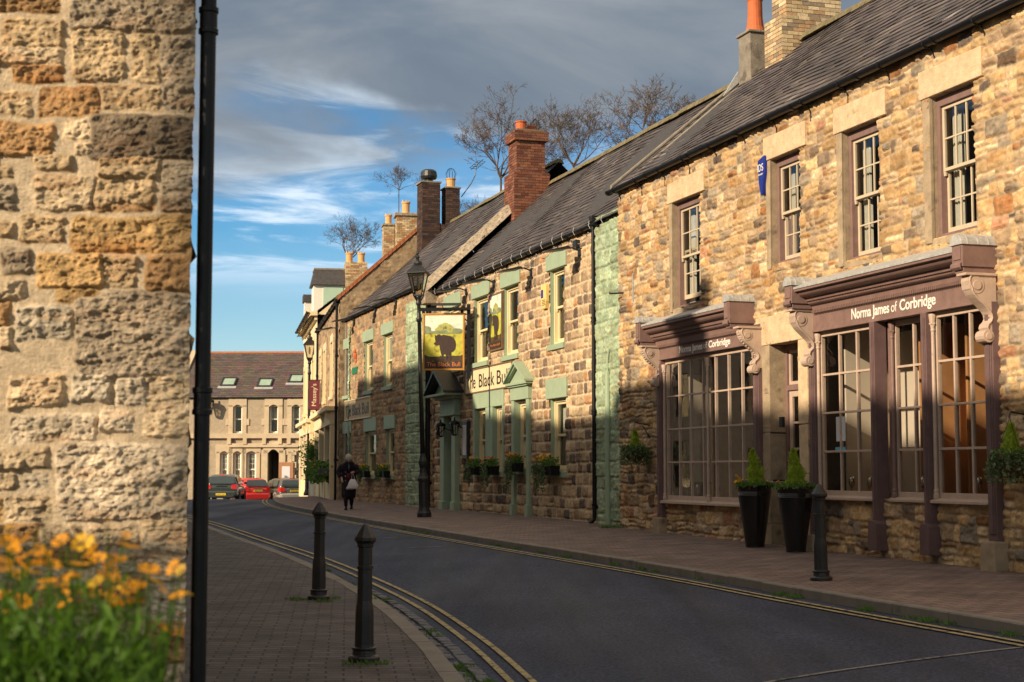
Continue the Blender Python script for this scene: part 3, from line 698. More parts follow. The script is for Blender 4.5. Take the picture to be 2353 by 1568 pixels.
lf.box(DX0+.2, DX1-.2, .238, .26, .15, .85); bars(lf, DX0+.075, DX1-.075, 2.365, zl-.085, .25, .29, 2, 1, .03, .05)
lf.build('door_leaf', 'mauve_pale', dr, bevel=.004)
MB().add([(DX0+.1, .27, .95), (DX1-.1, .27, .95), (DX1-.1, .27, zl-.1), (DX0+.1, .27, zl-.1)], [(0, 1, 2, 3)]).build('glass', 'shopglass', dr)
MB().tube([(DX0+.16, .25, 1.0), (DX0+.16, .20, 1.0), (DX0+.24, .20, 1.0)], .012, 8).build('handle', 'brass', dr)
rm = MB(); rm.box(DX0-.2, DX1+.2, .9, .95, 0, zl+.1); rm.box(DX0-.25, DX0-.2, .33, .95, 0, zl); rm.box(DX1+.2, DX1+.25, .33, .95, 0, zl); rm.box(DX0-.2, DX1+.2, .33, .9, zl+.05, zl+.1)
rm.build('hallway', 'room', dr)
kb = FS.p(c5(38, 640), -.02); MB().box(kb[0]-.05, kb[0]+.05, -.05, .0, kb[1]-.07, kb[1]+.08).build('key_box', 'iron', shop, bevel=.01)
kb = FS.p(c3(652, 1103), -.02); MB().box(kb[0]-.09, kb[0]+.09, -.025, .0, kb[1]-.04, kb[1]+.05).build('name_plate', 'lead', shop, bevel=.006)
# alarm box
ab = FS.p(c8(455, 1275), -.06); ax, az = ab
al = MB(); al.loft([[(ax+a*.115, -.09, az+b) for a, b in pr] for pr in [[(-1, .20), (-.9, .24), (.8, .29), (1, .27), (.95, .02), (.25, -.30), (-.25, -.30), (-.75, -.10)]]]+
                [[(ax+a*.125, .0, az+b) for a, b in [(-1, .20), (-.9, .24), (.8, .29), (1, .27), (.95, .02), (.25, -.30), (-.25, -.30), (-.75, -.10)]]])
alo = al.build('alarm_box', 'blue', shop, bevel=.018, label='blue alarm box lettered IDS')
text('IDS', .16, (ax-.01, -.094, az+.06), 'white_text', alo, squeeze=.85, depth=.002)
text('FIRE & SECURITY', .035, (ax-.005, -.094, az+.0), 'white_text', alo, squeeze=.6, depth=.002)
# iron hook plate and small hook on the left of the wall
hk = FS.p(c9(95, 390), -.01); MB().jbox(hk[0]-.02, hk[0]+.02, -.04, .0, hk[1]-.25, hk[1]+.25, .006).build('wall_iron', 'lead', shop)
hk = FS.p(c3(82, 563), -.02); MB().tube([(hk[0]+.1, 0, hk[1]), (hk[0]+.0, -.25, hk[1]-.01), (hk[0], -.25, hk[1]+.02)], .018, 6).build('wall_bracket', 'iron', shop)
# --- roof
RW = 3.1; RZ = EZ+.10+.86*RW
slate_roof(shop, XL-.12, XR, EZ+.10, RZ, RW, ov=.14, seed=4, tint=1.05)
ridge_tiles(shop, XL-.1, XR, RW, RZ+.05)
gutter(shop, XL-.22, XR, -.13, EZ+.03, r=.068, brk=1.05, droop=.30)
MB().box(XL, XR, -.05, .02, EZ-.02, EZ+.11).build('soffit', 'iron', shop)
for xx in (XL+.25, XR):
    MB().prism([(0, -.3), (0, EZ+.10), (RW, RZ-.02), (2*RW, EZ), (2*RW, -.3)], xx-.25, xx-.002).build('gable_wall', 'cement', shop)
MB().prism([(-.12, EZ+.06), (-.12, EZ+.14), (RW, RZ+.05), (RW, RZ-.03)], XL-.17, XL-.08).build('verge', 'cement', shop, bevel=.02)
MB().box(XL, XR, 2*RW-.2, 2*RW, -.3, EZ).build('rear_wall', 'cement', shop)
# brick chimney on the gable and the rendered one in front of it
cx0 = XL-.1
st = MB(); BR = [(.54, .42, .25), (.47, .35, .20), (.36, .26, .16), (.58, .46, .29), (.43, .27, .15), (.25, .19, .14)]
brick_stack(st, .83, 1.39, 2.73, 3.88, RZ-1.6, RZ+2.9, BR, (.22, .18, .13), seed=5)
brick_stack(st, .76, 1.46, 2.60, 4.0, RZ-1.9, RZ+.42, BR, (.22, .18, .13), seed=6)
st.build('brick_chimney', 'brick', shop, label='pale yellow brick chimney')
rc = MB(); rc.box(-.09, .41, 2.47, 2.95, RZ-2.2, RZ+.36); rc.box(-.13, .45, 2.43, 2.99, RZ+.36, RZ+.41)
rch = rc.build('rendered_chimney', 'cement', shop, bevel=.015, label='grey rendered chimney with one terracotta pot')
tp = MB(); tp.lathe([(.20, 0), (.19, .05), (.165, .12), (.145, .30), (.14, .62), (.16, .66), (.16, .70), (.14, .74), (.14, 1.3), (.12, 1.3)], (.16, 2.71, RZ+.41), 18)
tp.build('chimney_pot', 'terra', rch)
MB().prism([(2.15, EZ+.1+.86*2.15+.03), (2.47, EZ+.1+.86*2.47+.03), (2.47, RZ-.28), (2.4, RZ-.38)], -.14, -.10).build('lead_flashing', 'lead', shop)
if False: MB().prism([(RW-2.9, RZ-2.5), (RW-2.85, RZ-2.28), (RW-1.9, RZ-1.1), (RW-1.6, RZ-1.5)], XL-.22, XL-.14).build('lead_flashing', 'lead', shop)

# small steel display stands along the window boards
r_ = random.Random(17); ds0 = None
spots = [(gx0+.35+.42*k, .22, S1sz-.02) for k in range(4)]+[(wins[0][0]+.35, .25, S2sz-.02), (wins[0][0]+.8, .25, S2sz-.02), (wins[1][0]+.35, .25, S2sz-.02), (wins[2][0]+.45, .25, S2sz-.02), (wins[2][0]+.95, .25, S2sz-.02)]
wn = ['left shopfront, first from the drainpipe end', 'left shopfront, second from the drainpipe end', 'left shopfront, third from the drainpipe end', 'left shopfront, nearest the potted conifers', 'right shopfront under the paper notice', 'right shopfront between notice and purple column',
      'middle pane of the right shopfront', 'last orange lit window, left one', 'last orange lit window, right one']
for k, (x, y, z) in enumerate(spots):
    mb = MB(); mb.lathe([(.05, 0), (.045, .012), (.008, .02), (.008, .12), (.03, .15), (.045, .20), (.04, .26), (.015, .29)], (0, 0, 0), 10); 
    if ds0 is None: o = ds0 = mb.build('display_stand', 'chrome', None, smooth=True)
    else: o = ds0.copy(); COL.objects.link(o)
    o.location = FS.w(x, y, z); o.rotation_euler = (.15, .1*(k % 3-1), 0); tag(o, 'small steel display stand in the '+wn[k], 'display stand', 'steel stands in the shop windows')
# ------------------------------------------------------------------ THE PUB, nearer half
P0 = Vector((4.31, 21.7)); DV = Vector((-.3012, .9536)); NV = Vector((.9536, .3012))
def plan(s, off): v = P0+DV*s+NV*off; return (v.x, v.y)
ZB = CZ-1.02
FB = Frame(plan(7.3, .22), plan(21.9, .22), ZB)
pub = empty('stone_pub', FB.o, FB.rz, 'coursed brown stone pub with sage green quoins behind the hanging bull sign', 'pub')
BX1 = FS.w(XL, 0, 0); bx1 = (FB.Mi @ BX1).x
def green_window(fr, parent, hole, lint, sill=True, cols=1, rows=1, rec=.075, jw=0, lift=0, curtain=None, gm='greenp', lh=None):
    return sash_window(parent, hole, rec=rec, fw=.05, fm='cream', sm='cream', cols=cols, rows=rows, reveal=gm,
        lintel=(lint[0], lint[1], lint[2], gm, .050) if lint else None, sill=(.06, .13, .07, gm) if sill else None,
        jamb=(jw, gm, .012) if jw else None, curtain=curtain, st=.05, lift=lift, frame_top=.07)
def bullz(a, b, yy=0): return FB.rect(c2(*a), c2(*b), yy)
U1 = bullz((755, 238), (827, 590)); U2 = bullz((522, 312), (596, 640)); U3 = bullz((374, 378), (444, 675)); U4 = bullz((236, 430), (300, 700))
L1 = bullz((757, 872), (836, 1240)); L2 = bullz((384, 925), (437, 1235)); L3 = bullz((472, 915), (521, 1235)); PD = bullz((588, 893), (650, 1212))
DR = bullz((248, 972), (286, 1428))
zt = sum(u[3] for u in (U1, U2, U3))/3; zb_ = sum(u[2] for u in (U1, U2, U3))/3
U = [(u[0], u[1], zb_, zt) for u in (U1, U2, U3, U4)]
print('bull U', [[round(v, 2) for v in u] for u in (U1, U2, U3, U4, L1, L2, L3, PD, DR)])
lz0 = (L1[2]+L2[2])/2; lz1 = (L1[3]+L2[3]+L3[3])/3
L1 = (L1[0], L1[1], lz0, lz1); L2 = (L2[0], L2[1], lz0, lz1); L3 = (L3[0], L3[1], lz0, lz1); PD = (PD[0], PD[1], lz0+.05, PD[3]); DR = (DR[0], DR[1], .03, DR[3])
BE = (FB.p((1368, 517), -.12)[1]+FB.p((990, 671), -.12)[1])/2; print('bull eaves', BE)
rubble_wall(pub, -.1, bx1+.02, -.35, BE+.06, U+[L1, L2, L3, PD, DR], PAL_BULL, (.62, .49, .33), ch=(.20, .25), sw=(.20, .42), split=.06,
            res=.021, seed=33, relief=.030, joint=.016, bev=.022, rnd=.42, warp=.018, rough=.012)
for i, u in enumerate(U):
    green_window(FB, pub, u, (.20, .16, .36), lift=0, curtain=[(.35, 1)])
green_window(FB, pub, L1, (.22, .10, .42), curtain=[(0, 1)])
green_window(FB, pub, L2, None, curtain=[(0, 1)]); green_window(FB, pub, L3, None, curtain=[(0, 1)])
gs = MB(); gx0_, gx1_ = L2[0]-.17, L3[1]+.10
gs.box(gx0_, gx1_, -.052, .02, lz1+.001, lz1+.40); gs.box(gx0_, L2[0]-.001, -.05, .02, lz0, lz1); gs.box(L2[1]+.001, L3[0]-.001, -.05, .12, lz0, lz1); gs.box(L3[1]+.001, gx1_, -.05, .02, lz0, lz1)
gs.build('window_surround', 'greenp', pub, bevel=.01)
green_window(FB, pub, PD, None, sill=False, curtain=[(0, 1)])
pdx0, pdx1 = PD[0]-.24, PD[1]+.24
ps = MB(); ps.box(pdx0+.06, PD[0]-.001, -.09, .02, .02, PD[3]+.05); ps.box(PD[1]+.001, pdx1-.06, -.09, .02, .02, PD[3]+.05)
ps.box(pdx0+.02, PD[0]+.02, -.13, .0, -.1, .30); ps.box(PD[1]-.02, pdx1-.02, -.13, .0, -.1, .30)
ps.box(pdx0+.04, pdx1-.04, -.11, .02, PD[3]+.05, PD[3]+.34); ps.box(pdx0, pdx1, -.16, .0, PD[3]+.34, PD[3]+.42)
ps.box(PD[0], PD[1], -.04, .06, PD[2]-.12, PD[2]-.001)
so = ps.build('window_surround', 'greenp', pub, bevel=.01)
def pediment(parent, x0, x1, z, h, d, m, roofm=None, ov=.14, top=.05):
    xm = (x0+x1)/2; mb = MB()
    mb.prism([(x0-ov+.05, z), (x1+ov-.05, z), (xm, z+h-.07)], -d*.55, .0, 'y')
    mb.box(x0-ov, x1+ov, -d, .0, z-.06, z)
    o = mb.build('pediment', m, parent, bevel=.006)
    r = MB(); t = top
    for s in (-1, 1):
        xe = xm+s*((x1-x0)/2+ov+.03)
        pr = [(xe, z-.01), (xm, z+h), (xm, z+h+t*1.3), (xe, z-.01+t)]
        r.prism(pr if s < 0 else pr[::-1], -d-.05, .0, 'y')
        pr = [(xm+(xe-xm)*.88, z+.035), (xm, z+h-.055), (xm, z+h), (xe, z+.0)]
        r.prism(pr, -d, -d*.6, 'y')
    r.build('pediment_roof', roofm or m, o, bevel=.004)
    return o
pediment(pub, pdx0+.04, pdx1, PD[3]+.44, .42, .20, 'greenp', ov=.10)
# door with its green surround and slate hood
dx0, dx1 = DR[0]-.36, DR[1]+.33
ds = MB(); ds.box(dx0, DR[0]-.001, -.16, .02, .25, DR[3]+.05); ds.box(DR[1]+.001, dx1, -.16, .02, .25, DR[3]+.05)
ds.box(dx0-.04, DR[0]+.01, -.20, .0, -.1, .26); ds.box(DR[1]-.01, dx1+.04, -.20, .0, -.1, .26)
ds.box(dx0-.06, dx1+.06, -.21, .0, DR[3]+.05, DR[3]+.12); ds.box(dx0, dx1, -.17, .02, DR[3]+.12, DR[3]+.48); ds.box(dx0-.08, dx1+.08, -.30, .0, DR[3]+.48, DR[3]+.56)
ds.build('door_surround', 'greenp', pub, bevel=.012)
pediment(pub, dx0, dx1, DR[3]+.62, .55, .50, 'greenp', 'slate_dark' if 'slate_dark' in M else 'iron', ov=.28, top=.06)
dd = MB(); dd.box(DR[0], DR[1], .16, .22, .03, DR[3]); M['door_red'] = mat('dark_red_door', (.055, .018, .014), .4, .15, 5)
for (a, b) in ((.15, .9), (1.05, 1.9)): dd.box(DR[0]+.12, DR[1]-.12, .145, .17, a, b)
do = dd.build('door', 'door_red', pub, bevel=.006)
MB().tube([(DR[1]-.12, .16, 1.05), (DR[1]-.12, .09, 1.05), (DR[1]-.2, .09, 1.05)], .016, 6).build('handle', 'brass', do)
rv = MB(); rv.add([(DR[0], 0, 0), (DR[0], .16, 0), (DR[0], .16, DR[3]), (DR[0], 0, DR[3]), (DR[1], 0, 0), (DR[1], .16, 0), (DR[1], .16, DR[3]), (DR[1], 0, DR[3])], [(0, 1, 2, 3), (4, 7, 6, 5), (3, 2, 6, 7)])
rv.build('reveal', 'greenp', do)
def lantern(parent, x, y, z, k=1.0, name='wall_lantern', m='black'):
    mb = MB(); n = 6
    mb.tube([(x, 0, z+.02), (x, y*.6, z+.10), (x, y, z-.02)], .014*k, 6)
    mb.lathe([(.02*k, .0), (.14*k, -.06*k), (.15*k, -.10*k), (.145*k, -.12*k)], (x, y, z+.28*k), n); mb.lathe([(.012*k, 0), (.03*k, .05*k), (.01*k, .1*k)], (x, y, z+.26*k), n)
    mb.lathe([(.05*k, 0), (.08*k, .02*k), (.08*k, .04*k)], (x, y, z-.14*k), n)
    for i in range(n):
        a = 2*math.pi*i/n; mb.tube([(x+.078*k*math.cos(a), y+.078*k*math.sin(a), z-.10*k), (x+.135*k*math.cos(a), y+.135*k*math.sin(a), z+.17*k)], .008*k, 4)
    o = mb.build(name, m, parent)
    MB().lathe([(.072*k, -.10*k), (.128*k, .165*k)], (x, y, z), n).build('glass', 'lampglass', o)
    return o
for q in ((203, 1040), (273, 1032)):
    p = FB.p(c2(*q), -.32); lantern(pub, p[0], -.32, p[1], .95)
q = FB.p(c2(333, 1070), -.05)
mbx = MB(); mbx.box(q[0]-.23, q[0]+.23, -.10, 0, q[1]-.52, q[1]+.42); nb = mbx.build('menu_case', 'iron', pub, bevel=.008)
MB().box(q[0]-.16, q[0]+.16, -.108, -.10, q[1]-.43, q[1]+.33).build('menu_card', 'paper', nb)
# painted green quoin strips, ragged at the edges
def quoin(fr, parent, x0, x1, z0, z1, rag=.10, seed=1, name='painted_quoin', m='green', rl=True, rr=True, y=-.055):
    r = random.Random(seed); zz = z0; mb = MB()
    L = []; Rr = []
    while zz < z1:
        h = r.uniform(.12, .34); h = min(h, z1-zz); a = r.uniform(0, rag) if rl else 0; b = r.uniform(0, rag) if rr else 0
        for s in (0.06, .94): L.append((x0+a+r.uniform(-.012, .012), zz+h*s)); Rr.append((x1-b+r.uniform(-.012, .012), zz+h*s))
        zz += h
    mb.prism(L+Rr[::-1], y+.03, .03, 'y'); core = mb.build(name, m, parent)
    hs_q = []; zz = z0; r = random.Random(seed+1)
    while zz < z1:
        h = r.uniform(.14, .34)
        if rl and r.random() < .6: hs_q.append((x0-.1, x0+r.uniform(.04, max(.05, rag)), zz, zz+h))
        if rr and r.random() < .6: hs_q.append((x1-r.uniform(.04, max(.05, rag)), x1+.1, zz, zz+h))
        zz += h
    rects = layout(x0, x1, z0, z1, (.24, .36), (.3, .6), .1, seed+5)[0]
    q = stone_mesh('painted_stones', gridlines(x0, x1, .018), gridlines(z0, z1, .018), rects, [(*lin(158, 174, 147), 3), (*lin(150, 167, 139), 2), (*lin(164, 180, 153), 1)], lin(138, 152, 127), hs_q, seed+6,
        joint=.004, relief=.022, bev=.03, rnd=.35, warp=.02, rough=.020, parent=core, material='rubble', mcol_var=.04)
    q.location = (0, y+.006, 0)
    return core
qx0 = FB.p((1371, 760), -.04)[0]
quoin(FB, pub, qx0, bx1-.01, -.2, BE+.12, rag=.30, seed=4, rl=False)
r_ = random.Random(5)
mbq = MB()                                        # bare stones showing through the paint at the shop corner
for k in range(11):
    zz = .3+k*.46+r_.uniform(-.1, .1); mbq.col = (.33, .19, .10) if k % 3 else (.42, .33, .2)
    mbq.jbox(bx1-r_.uniform(.15, .34), bx1+.0, -.047, .0, zz, zz+r_.uniform(.12, .24), .014)
mbq.build('corner_stone', 'rubble', pub, bevel=.015)
ql0 = FB.p(c2(32, 700), -.04)[0]; ql1 = FB.p(c2(140, 700), -.04)[0]; print('quoin left', ql0, ql1)
quoin(FB, pub, ql0, ql1, -.2, BE+.02, rag=.05, seed=8)
# gutters and pipes
gutter(pub, -.1, FB.p((1372, 517), -.12)[0]+.02, -.10, BE+.0, r=.062, brk=.9, droop=.16)
downpipe(pub, FB.p(c2(975, 700), -.08)[0], -.09, .0, BE-.02, r=.042)
xg = FB.p(c2(1045, 1100), -.08)[0]; zg = FB.p(c2(1042, 735), -.08)[1]
gp = MB(); gp.tube([(xg, -.085, .12), (xg, -.085, zg)], .058, 12); gp.lathe([(.075, 0), (.075, .16)], (xg, -.085, .0), 12)
gp.tube([(xg, -.085, zg-.02), (xg, -.085, zg+.22), (xg+.03, -.07, zg+.42), (xg+.14, -.03, zg+.56)], .02, 6)
gp.build('green_pipe', 'greenp', pub)
xd = FB.p(c2(135, 350), -.08)[0]; downpipe(pub, xd, -.08, .0, BE-.05, r=.036)
# floodlights on arms
def floodlight(fr, parent, tip, mount, name='floodlight'):
    a = fr.p(mount, -.02); x = a[0]; z = a[1]
    mb = MB(); mb.box(x-.06, x+.06, -.06, .0, z-.10, z+.06); mb.tube([(x, -.03, z), (x, -.2, z+.06), (x, -.36, z+.04)], .018, 6)
    o = mb.build(name, 'iron', parent)
    h = MB(); h.prism([(-.30, z+.055), (-.36, z+.075), (-.78, z-.03), (-.80, z-.055), (-.62, z-.03), (-.34, z+.015)], x-.20, x+.20)
    h.build('lamp_head', 'iron', o, bevel=.01)
    return o
for t_, m_ in (((785, 160), (905, 132)), ((555, 255), (662, 232)), ((370, 303), (474, 290)), ((248, 368), (335, 332))):
    floodlight(FB, pub, c2(*t_), c2(*m_))
p = FB.p(c2(888, 98), -.04); MB().jbox(p[0]-.10, p[0]+.08, -.10, 0, p[1]-.06, p[1]+.08, .008).build('junction_box', 'iron', pub)
# strings of outdoor lights: thin cables looped under the gutter
cb = MB(); x = 1.0; 
while x < bx1-1.2:
    w_ = 1.0+.5*((x*7.3) % 1); n = 8
    cb.tube([(x+w_*i/n, -.05, BE-.10-.16*math.sin(math.pi*i/n)) for i in range(n+1)], .006, 4); x += w_
cb.build('cable', 'lead', pub)
cl2 = MB(); x = .5
while x < bx1-.8:
    cl2.tube([(x, -.17, BE+.07), (x, -.19, BE-.02), (x+.05, -.17, BE-.10)], .004, 4); x += .62+.3*((x*3.7) % 1)
cl2.build('light_clip', 'lead', pub)
# name board
sb = FB.rect(c2(328, 742), c2(560, 802), -.05); zt_ = (FB.p(c2(328, 742), -.05)[1]+FB.p(c2(556, 686), -.05)[1])/2; zb2 = (FB.p(c2(328, 852), -.05)[1]+FB.p(c2(560, 802), -.05)[1])/2
print('board', sb, zt_, zb2)
bo = MB().box(sb[0], sb[1], -.05, .0, zb2, zt_).build('name_board', 'cream', pub, bevel=.004, label='long cream board lettered The Black Bull')
fm_ = MB(); e_ = .035
fm_.box(sb[0]-e_, sb[1]+e_, -.065, -.0, zt_, zt_+e_); fm_.box(sb[0]-e_, sb[1]+e_, -.065, .0, zb2-e_, zb2); fm_.box(sb[0]-e_, sb[0], -.065, .0, zb2, zt_); fm_.box(sb[1], sb[1]+e_, -.065, .0, zb2, zt_)
M['bronze'] = mat('bronze_frame', (.16, .10, .06), .5, .2, 8); fm_.build('frame', 'bronze', bo)
M['ink'] = mat('black_lettering', (.02, .018, .016), .5, .1, 5)
bw = sb[1]-sb[0]; bh_ = zt_-zb2
for wd, cx_, ww in (('The', .135, .21), ('Black', .475, .34), ('Bull', .83, .26)):
    text(wd, bh_*.88, (sb[0]+bw*cx_, -.054, zb2+bh_*.17), 'ink', bo, width=bw*ww*.98, depth=.003)
# picture board between the windows, and the hanging sign: the same painted meadow with a standing black bull
M['sky_paint'] = mat('painted_pale_sky', lin(222, 222, 205), .5, .1, 3, dirt=(lin(168, 172, 160), 2, .55))
M['meadow'] = mat('painted_meadow', lin(182, 178, 66), .5, .3, 6, dirt=(lin(120, 110, 40), 5, .56))
M['meadow_dark'] = mat('painted_undergrowth', lin(70, 54, 36), .5, .3, 6, dirt=(lin(110, 92, 44), 7, .6))
M['treepaint'] = mat('painted_tree', lin(165, 165, 90), .5, .3, 9, dirt=(lin(88, 104, 70), 8, .55))
M['hillpaint'] = mat('painted_hills', lin(124, 134, 104), .5, .3, 9)
M['bullpaint'] = mat('painted_bull', lin(58, 42, 36), .5, .25, 7)
M['gold'] = mat('gold_painted_frame', lin(186, 132, 48), .45, .12, 8)
M['copper'] = mat('copper_lettering', lin(206, 120, 72), .45, .1, 8)
M['signdark'] = mat('dark_sign_foot', lin(58, 44, 36), .5, .1, 8)
def picture(parent, w, h, place, squeeze_bull=1.0, letter=True):
    """children of parent; place(x, y, z) with x in 0..w, z in 0..h, y distance in front of the face"""
    def poly(name, m, pts, y, t=.0015):
        mb = MB(); n = len(pts)
        vs = [place(a*w, y+t, b*h) for a, b in pts]+[place(a*w, y, b*h) for a, b in pts]
        mb.add(vs, [tuple(range(n)), tuple(range(n, 2*n))[::-1]]+[(i, (i+1) % n, n+(i+1) % n, n+i) for i in range(n)]); return mb.build(name, m, parent)
    poly('painted_sky', 'sky_paint', [(0, .66), (1, .66), (1, 1), (0, 1)], .001)
    poly('painted_meadow', 'meadow', [(0, .22), (1, .24), (1, .665), (.7, .69), (.4, .67), (0, .66)], .003)
    poly('painted_foreground', 'meadow_dark', [(0, .12), (1, .12), (1, .26), (.86, .22), (.74, .245), (.6, .19), (.42, .24), (.3, .20), (.15, .22), (0, .26)], .0052)
    poly('sign_foot', 'signdark', [(0, 0), (1, 0), (1, .125), (0, .125)], .0072)
    r = random.Random(2)
    def tree(cx, cz, rx, rz, m):
        n = 22; poly('painted_tree', m, [(min(1, max(0, cx+rx*math.cos(2*math.pi*i/n)*r.uniform(.85, 1.1))), max(.645, cz+rz*math.sin(2*math.pi*i/n)*r.uniform(.85, 1.1))) for i in range(n)], .0095+r.random()*.001)
    tree(.86, .70, .14, .05, 'hillpaint'); tree(.55, .68, .5, .03, 'hillpaint'); tree(.06, .72, .12, .075, 'hillpaint'); [tree(.52+a, .735+b, .10, .06, 'treepaint') for a, b in ((-.14, -.01), (-.07, .04), (.02, .06), (.10, .035), (.16, -.01), (.0, .0))]
    bull = [(.245, .455), (.25, .475), (.29, .50), (.275, .545), (.27, .60), (.28, .628), (.315, .61), (.345, .635), (.40, .64), (.43, .615), (.50, .63), (.60, .615), (.70, .60), (.77, .56), (.81, .50), (.82, .43),
            (.80, .36), (.755, .32), (.70, .30), (.705, .20), (.69, .165), (.655, .165), (.66, .21), (.62, .25), (.60, .21), (.605, .155), (.565, .155), (.57, .22), (.55, .26), (.515, .27), (.49, .23), (.50, .16), (.455, .16), (.455, .22), (.43, .29), (.405, .36), (.39, .44), (.345, .435), (.30, .43)]
    poly('painted_bull', 'bullpaint', bull, .012)
# picture board on the wall
pb_ = FB.rect(c2(449, 350), c2(510, 625), -.06)
pz1 = FB.p(c2(480, 343), -.06)[1]; pz0 = FB.p(c2(480, 630), -.06)[1]; print('picture', pb_, pz0, pz1)
pbo = MB().box(pb_[0], pb_[1], -.06, 0, pz0, pz1).build('picture_board', 'bronze', pub, label='tall painted board of a bull between two upper windows')
pw_, ph_ = pb_[1]-pb_[0]-.10, pz1-pz0-.10
picture(pbo, pw_, ph_, lambda x, y, z: (pb_[0]+.05+x, -.06-y, pz0+.05+z))
text('The Black Bull', ph_*.055, (pb_[0]+.05+pw_/2, -.073, pz0+.05+ph_*.045), 'copper', pbo, width=pw_*.88, depth=.001)
# yellow alarm box
p0 = FB.rect(c2(712, 335), c2(750, 410), -.06); ya = MB(); xa, xb = p0[0], p0[0]+.34; za = p0[2]
ya.prism([(xa, za+.14), (xa+.08, za-.02), (xb-.06, za-.02), (xb, za+.14), (xb, za+.5), (xa, za+.5)], -.09, 0, 'y'); yo = ya.build('alarm_box', 'alarmyel', pub, bevel=.012, label='yellow alarm box')
MB().box(xa+.03, xb-.17, -.094, -.09, za+.22, za+.40).build('emblem', 'blue', yo)
ln = MB(); [ln.box(xa+.10, xb-.03, -.095, -.09, za+.16-.035*k, za+.175-.035*k) for k in range(4)]; ln.build('louvre', 'bronze', yo)
# roof of the nearer half
BW = 3.25; BRZ = BE+.08+.94*BW
slate_roof(pub, -.45, bx1+.3, BE+.08, BRZ, BW, seed=9, tint=.9)
ridge_tiles(pub, -.45, bx1+.5, BW, BRZ+.05, seed=2)
MB().prism([(-.05, BE-.1), (-.05, BE+.08), (BW, BRZ-.06), (2*BW, BE), (2*BW, -.3), (.02, -.3)], -.35, -.102).build('party_wall', 'cement', pub)
MB().prism([(2*BW-.2, -.3), (2*BW, -.3), (2*BW, BE), (2*BW-.2, BE)], -.1, bx1).build('rear_wall', 'cement', pub)
# raised rough coping over the party wall
cp = MB(); r_ = random.Random(12); n = 26; slope = [(i/n) for i in range(n+1)]
rings = []
for i, t in enumerate(slope):
    y = -.30+(BW+.30)*t; z = BE+.02+(BRZ-BE-.08)*t*(BW+.3)/BW-.22*(1-t)*0
    g = lambda k: r_.uniform(-k, k)
    rings.append([(-.48+g(.02), y, z), (-.46+g(.02), y+.0, z+.24+g(.02)), (-.30, y, z+.32+g(.015)), (-.10, y, z+.30+g(.02)), (.0+g(.03), y, z+.18+g(.02)), (.14+g(.05), y, z+.10+g(.02)), (.20+g(.05), y, z+.02)])
cp.loft(rings); cpo = cp.build('coping', 'coping', pub)
sk = FB.w(0, 0, 0)
cc = MB(); cc.jbox(-.50, .14, -.36, .04, BE-.30, BE+.05, .015); cc.build('kneeler_stone', 'coping', pub, bevel=.02)
# red brick chimney on the party wall
rb = MB(); RB = [(.21, .082, .048), (.17, .065, .042), (.25, .10, .058), (.13, .052, .038), (.20, .095, .062)]
cyy = BW-.72
brick_stack(rb, -.52, .42, cyy-.42, cyy+.62, BRZ-1.5, BRZ+.30, RB, (.20, .13, .085), seed=8)
brick_stack(rb, -.44, .32, cyy-.32, cyy+.52, BRZ+.30, BRZ+1.20, RB, (.20, .13, .085), seed=9)
brick_stack(rb, -.50, .40, cyy-.40, cyy+.60, BRZ+1.20, BRZ+1.48, RB, (.20, .13, .085), seed=10)
rb.col = (.2, .15, .1); rb.box(-.4, .3, cyy-.3, cyy+.5, BRZ+1.48, BRZ+1.54)
rbo = rb.build('brick_chimney', 'brick', pub, label='red brick chimney with two short pots')
pot(rbo, -.12, cyy-.05, BRZ+1.53, .30, .16, 'terra'); pot(rbo, -.28, cyy+.32, BRZ+1.53, .22, .13, 'terra')
wc = MB()
for k in range(8):
    a = k*math.pi/4; wc.tube([(.14+.10*math.cos(a), cyy+.28+.10*math.sin(a), BRZ+1.53), (.14+.14*math.cos(a), cyy+.28+.14*math.sin(a), BRZ+1.73), (.14+.02*math.cos(a), cyy+.28, BRZ+1.89)], .006, 3)
wc.build('wire_cowl', 'iron', rbo)

# ------------------------------------------------------------------ THE PUB, farther half
FW = Frame(plan(22.05, .20), plan(34.2, .20), ZB-.02)
pubw = empty('stone_pub', FW.o, FW.rz, 'plainer brown stone wing of the pub, behind the walking woman, with a dark brick chimney', 'pub')
def wz(a, b, y=0): return FW.rect(c1(*a), c1(*b), y)
A1 = wz((812, 570), (850, 850)); A2 = wz((941, 532), (985, 800)); A3 = wz((1049, 490), (1097, 765))
B1 = wz((820, 1042), (862, 1290)); B2 = wz((946, 1060), (1003, 1290)); B3 = wz((1064, 1012), (1110, 1290))
print('west', [[round(v, 2) for v in u] for u in (A1, A2, A3, B1, B2, B3)], FW.len)
za = (A2[2]+A3[2])/2; zc = (A1[3]+A2[3]+A3[3])/3; zd = (B1[3]+B2[3]+B3[3])/3
WA = [(u[0], u[1], za, zc) for u in (A1, A2, A3)]; WB = [(u[0], u[1], .95, zd) for u in (B1, B2, B3)]
WE = (FW.p((933, 668), -.1)[1]+FW.p((775, 743), -.1)[1])/2; print('west eaves', WE)
rubble_wall(pubw, 0, FW.len+.02, -.35, WE+.06, WA+WB, PAL_WEST, (.34, .25, .15), ch=(.17, .26), sw=(.2, .5), split=.2,
            res=.033, seed=44, relief=.022, joint=.012, bev=.03, rnd=.4, warp=.03, rough=.02)
for u in WA: green_window(FW, pubw, u, (.22, .16, .36))
for u in WB: green_window(FW, pubw, u, (.20, .12, .42))
WL = FW.len
slate_roof(pubw, .05, WL+.0, WE+.08, WE+.08+.94*3.65, 3.65, seed=19, tint=.95, sw=.3, course=.24)
ridge_tiles(pubw, 0, WL, 3.65, WE+.12+.94*3.65, seed=7)
gutter(pubw, -.1, WL-.15, -.10, WE, r=.062, brk=1.2, droop=.15)
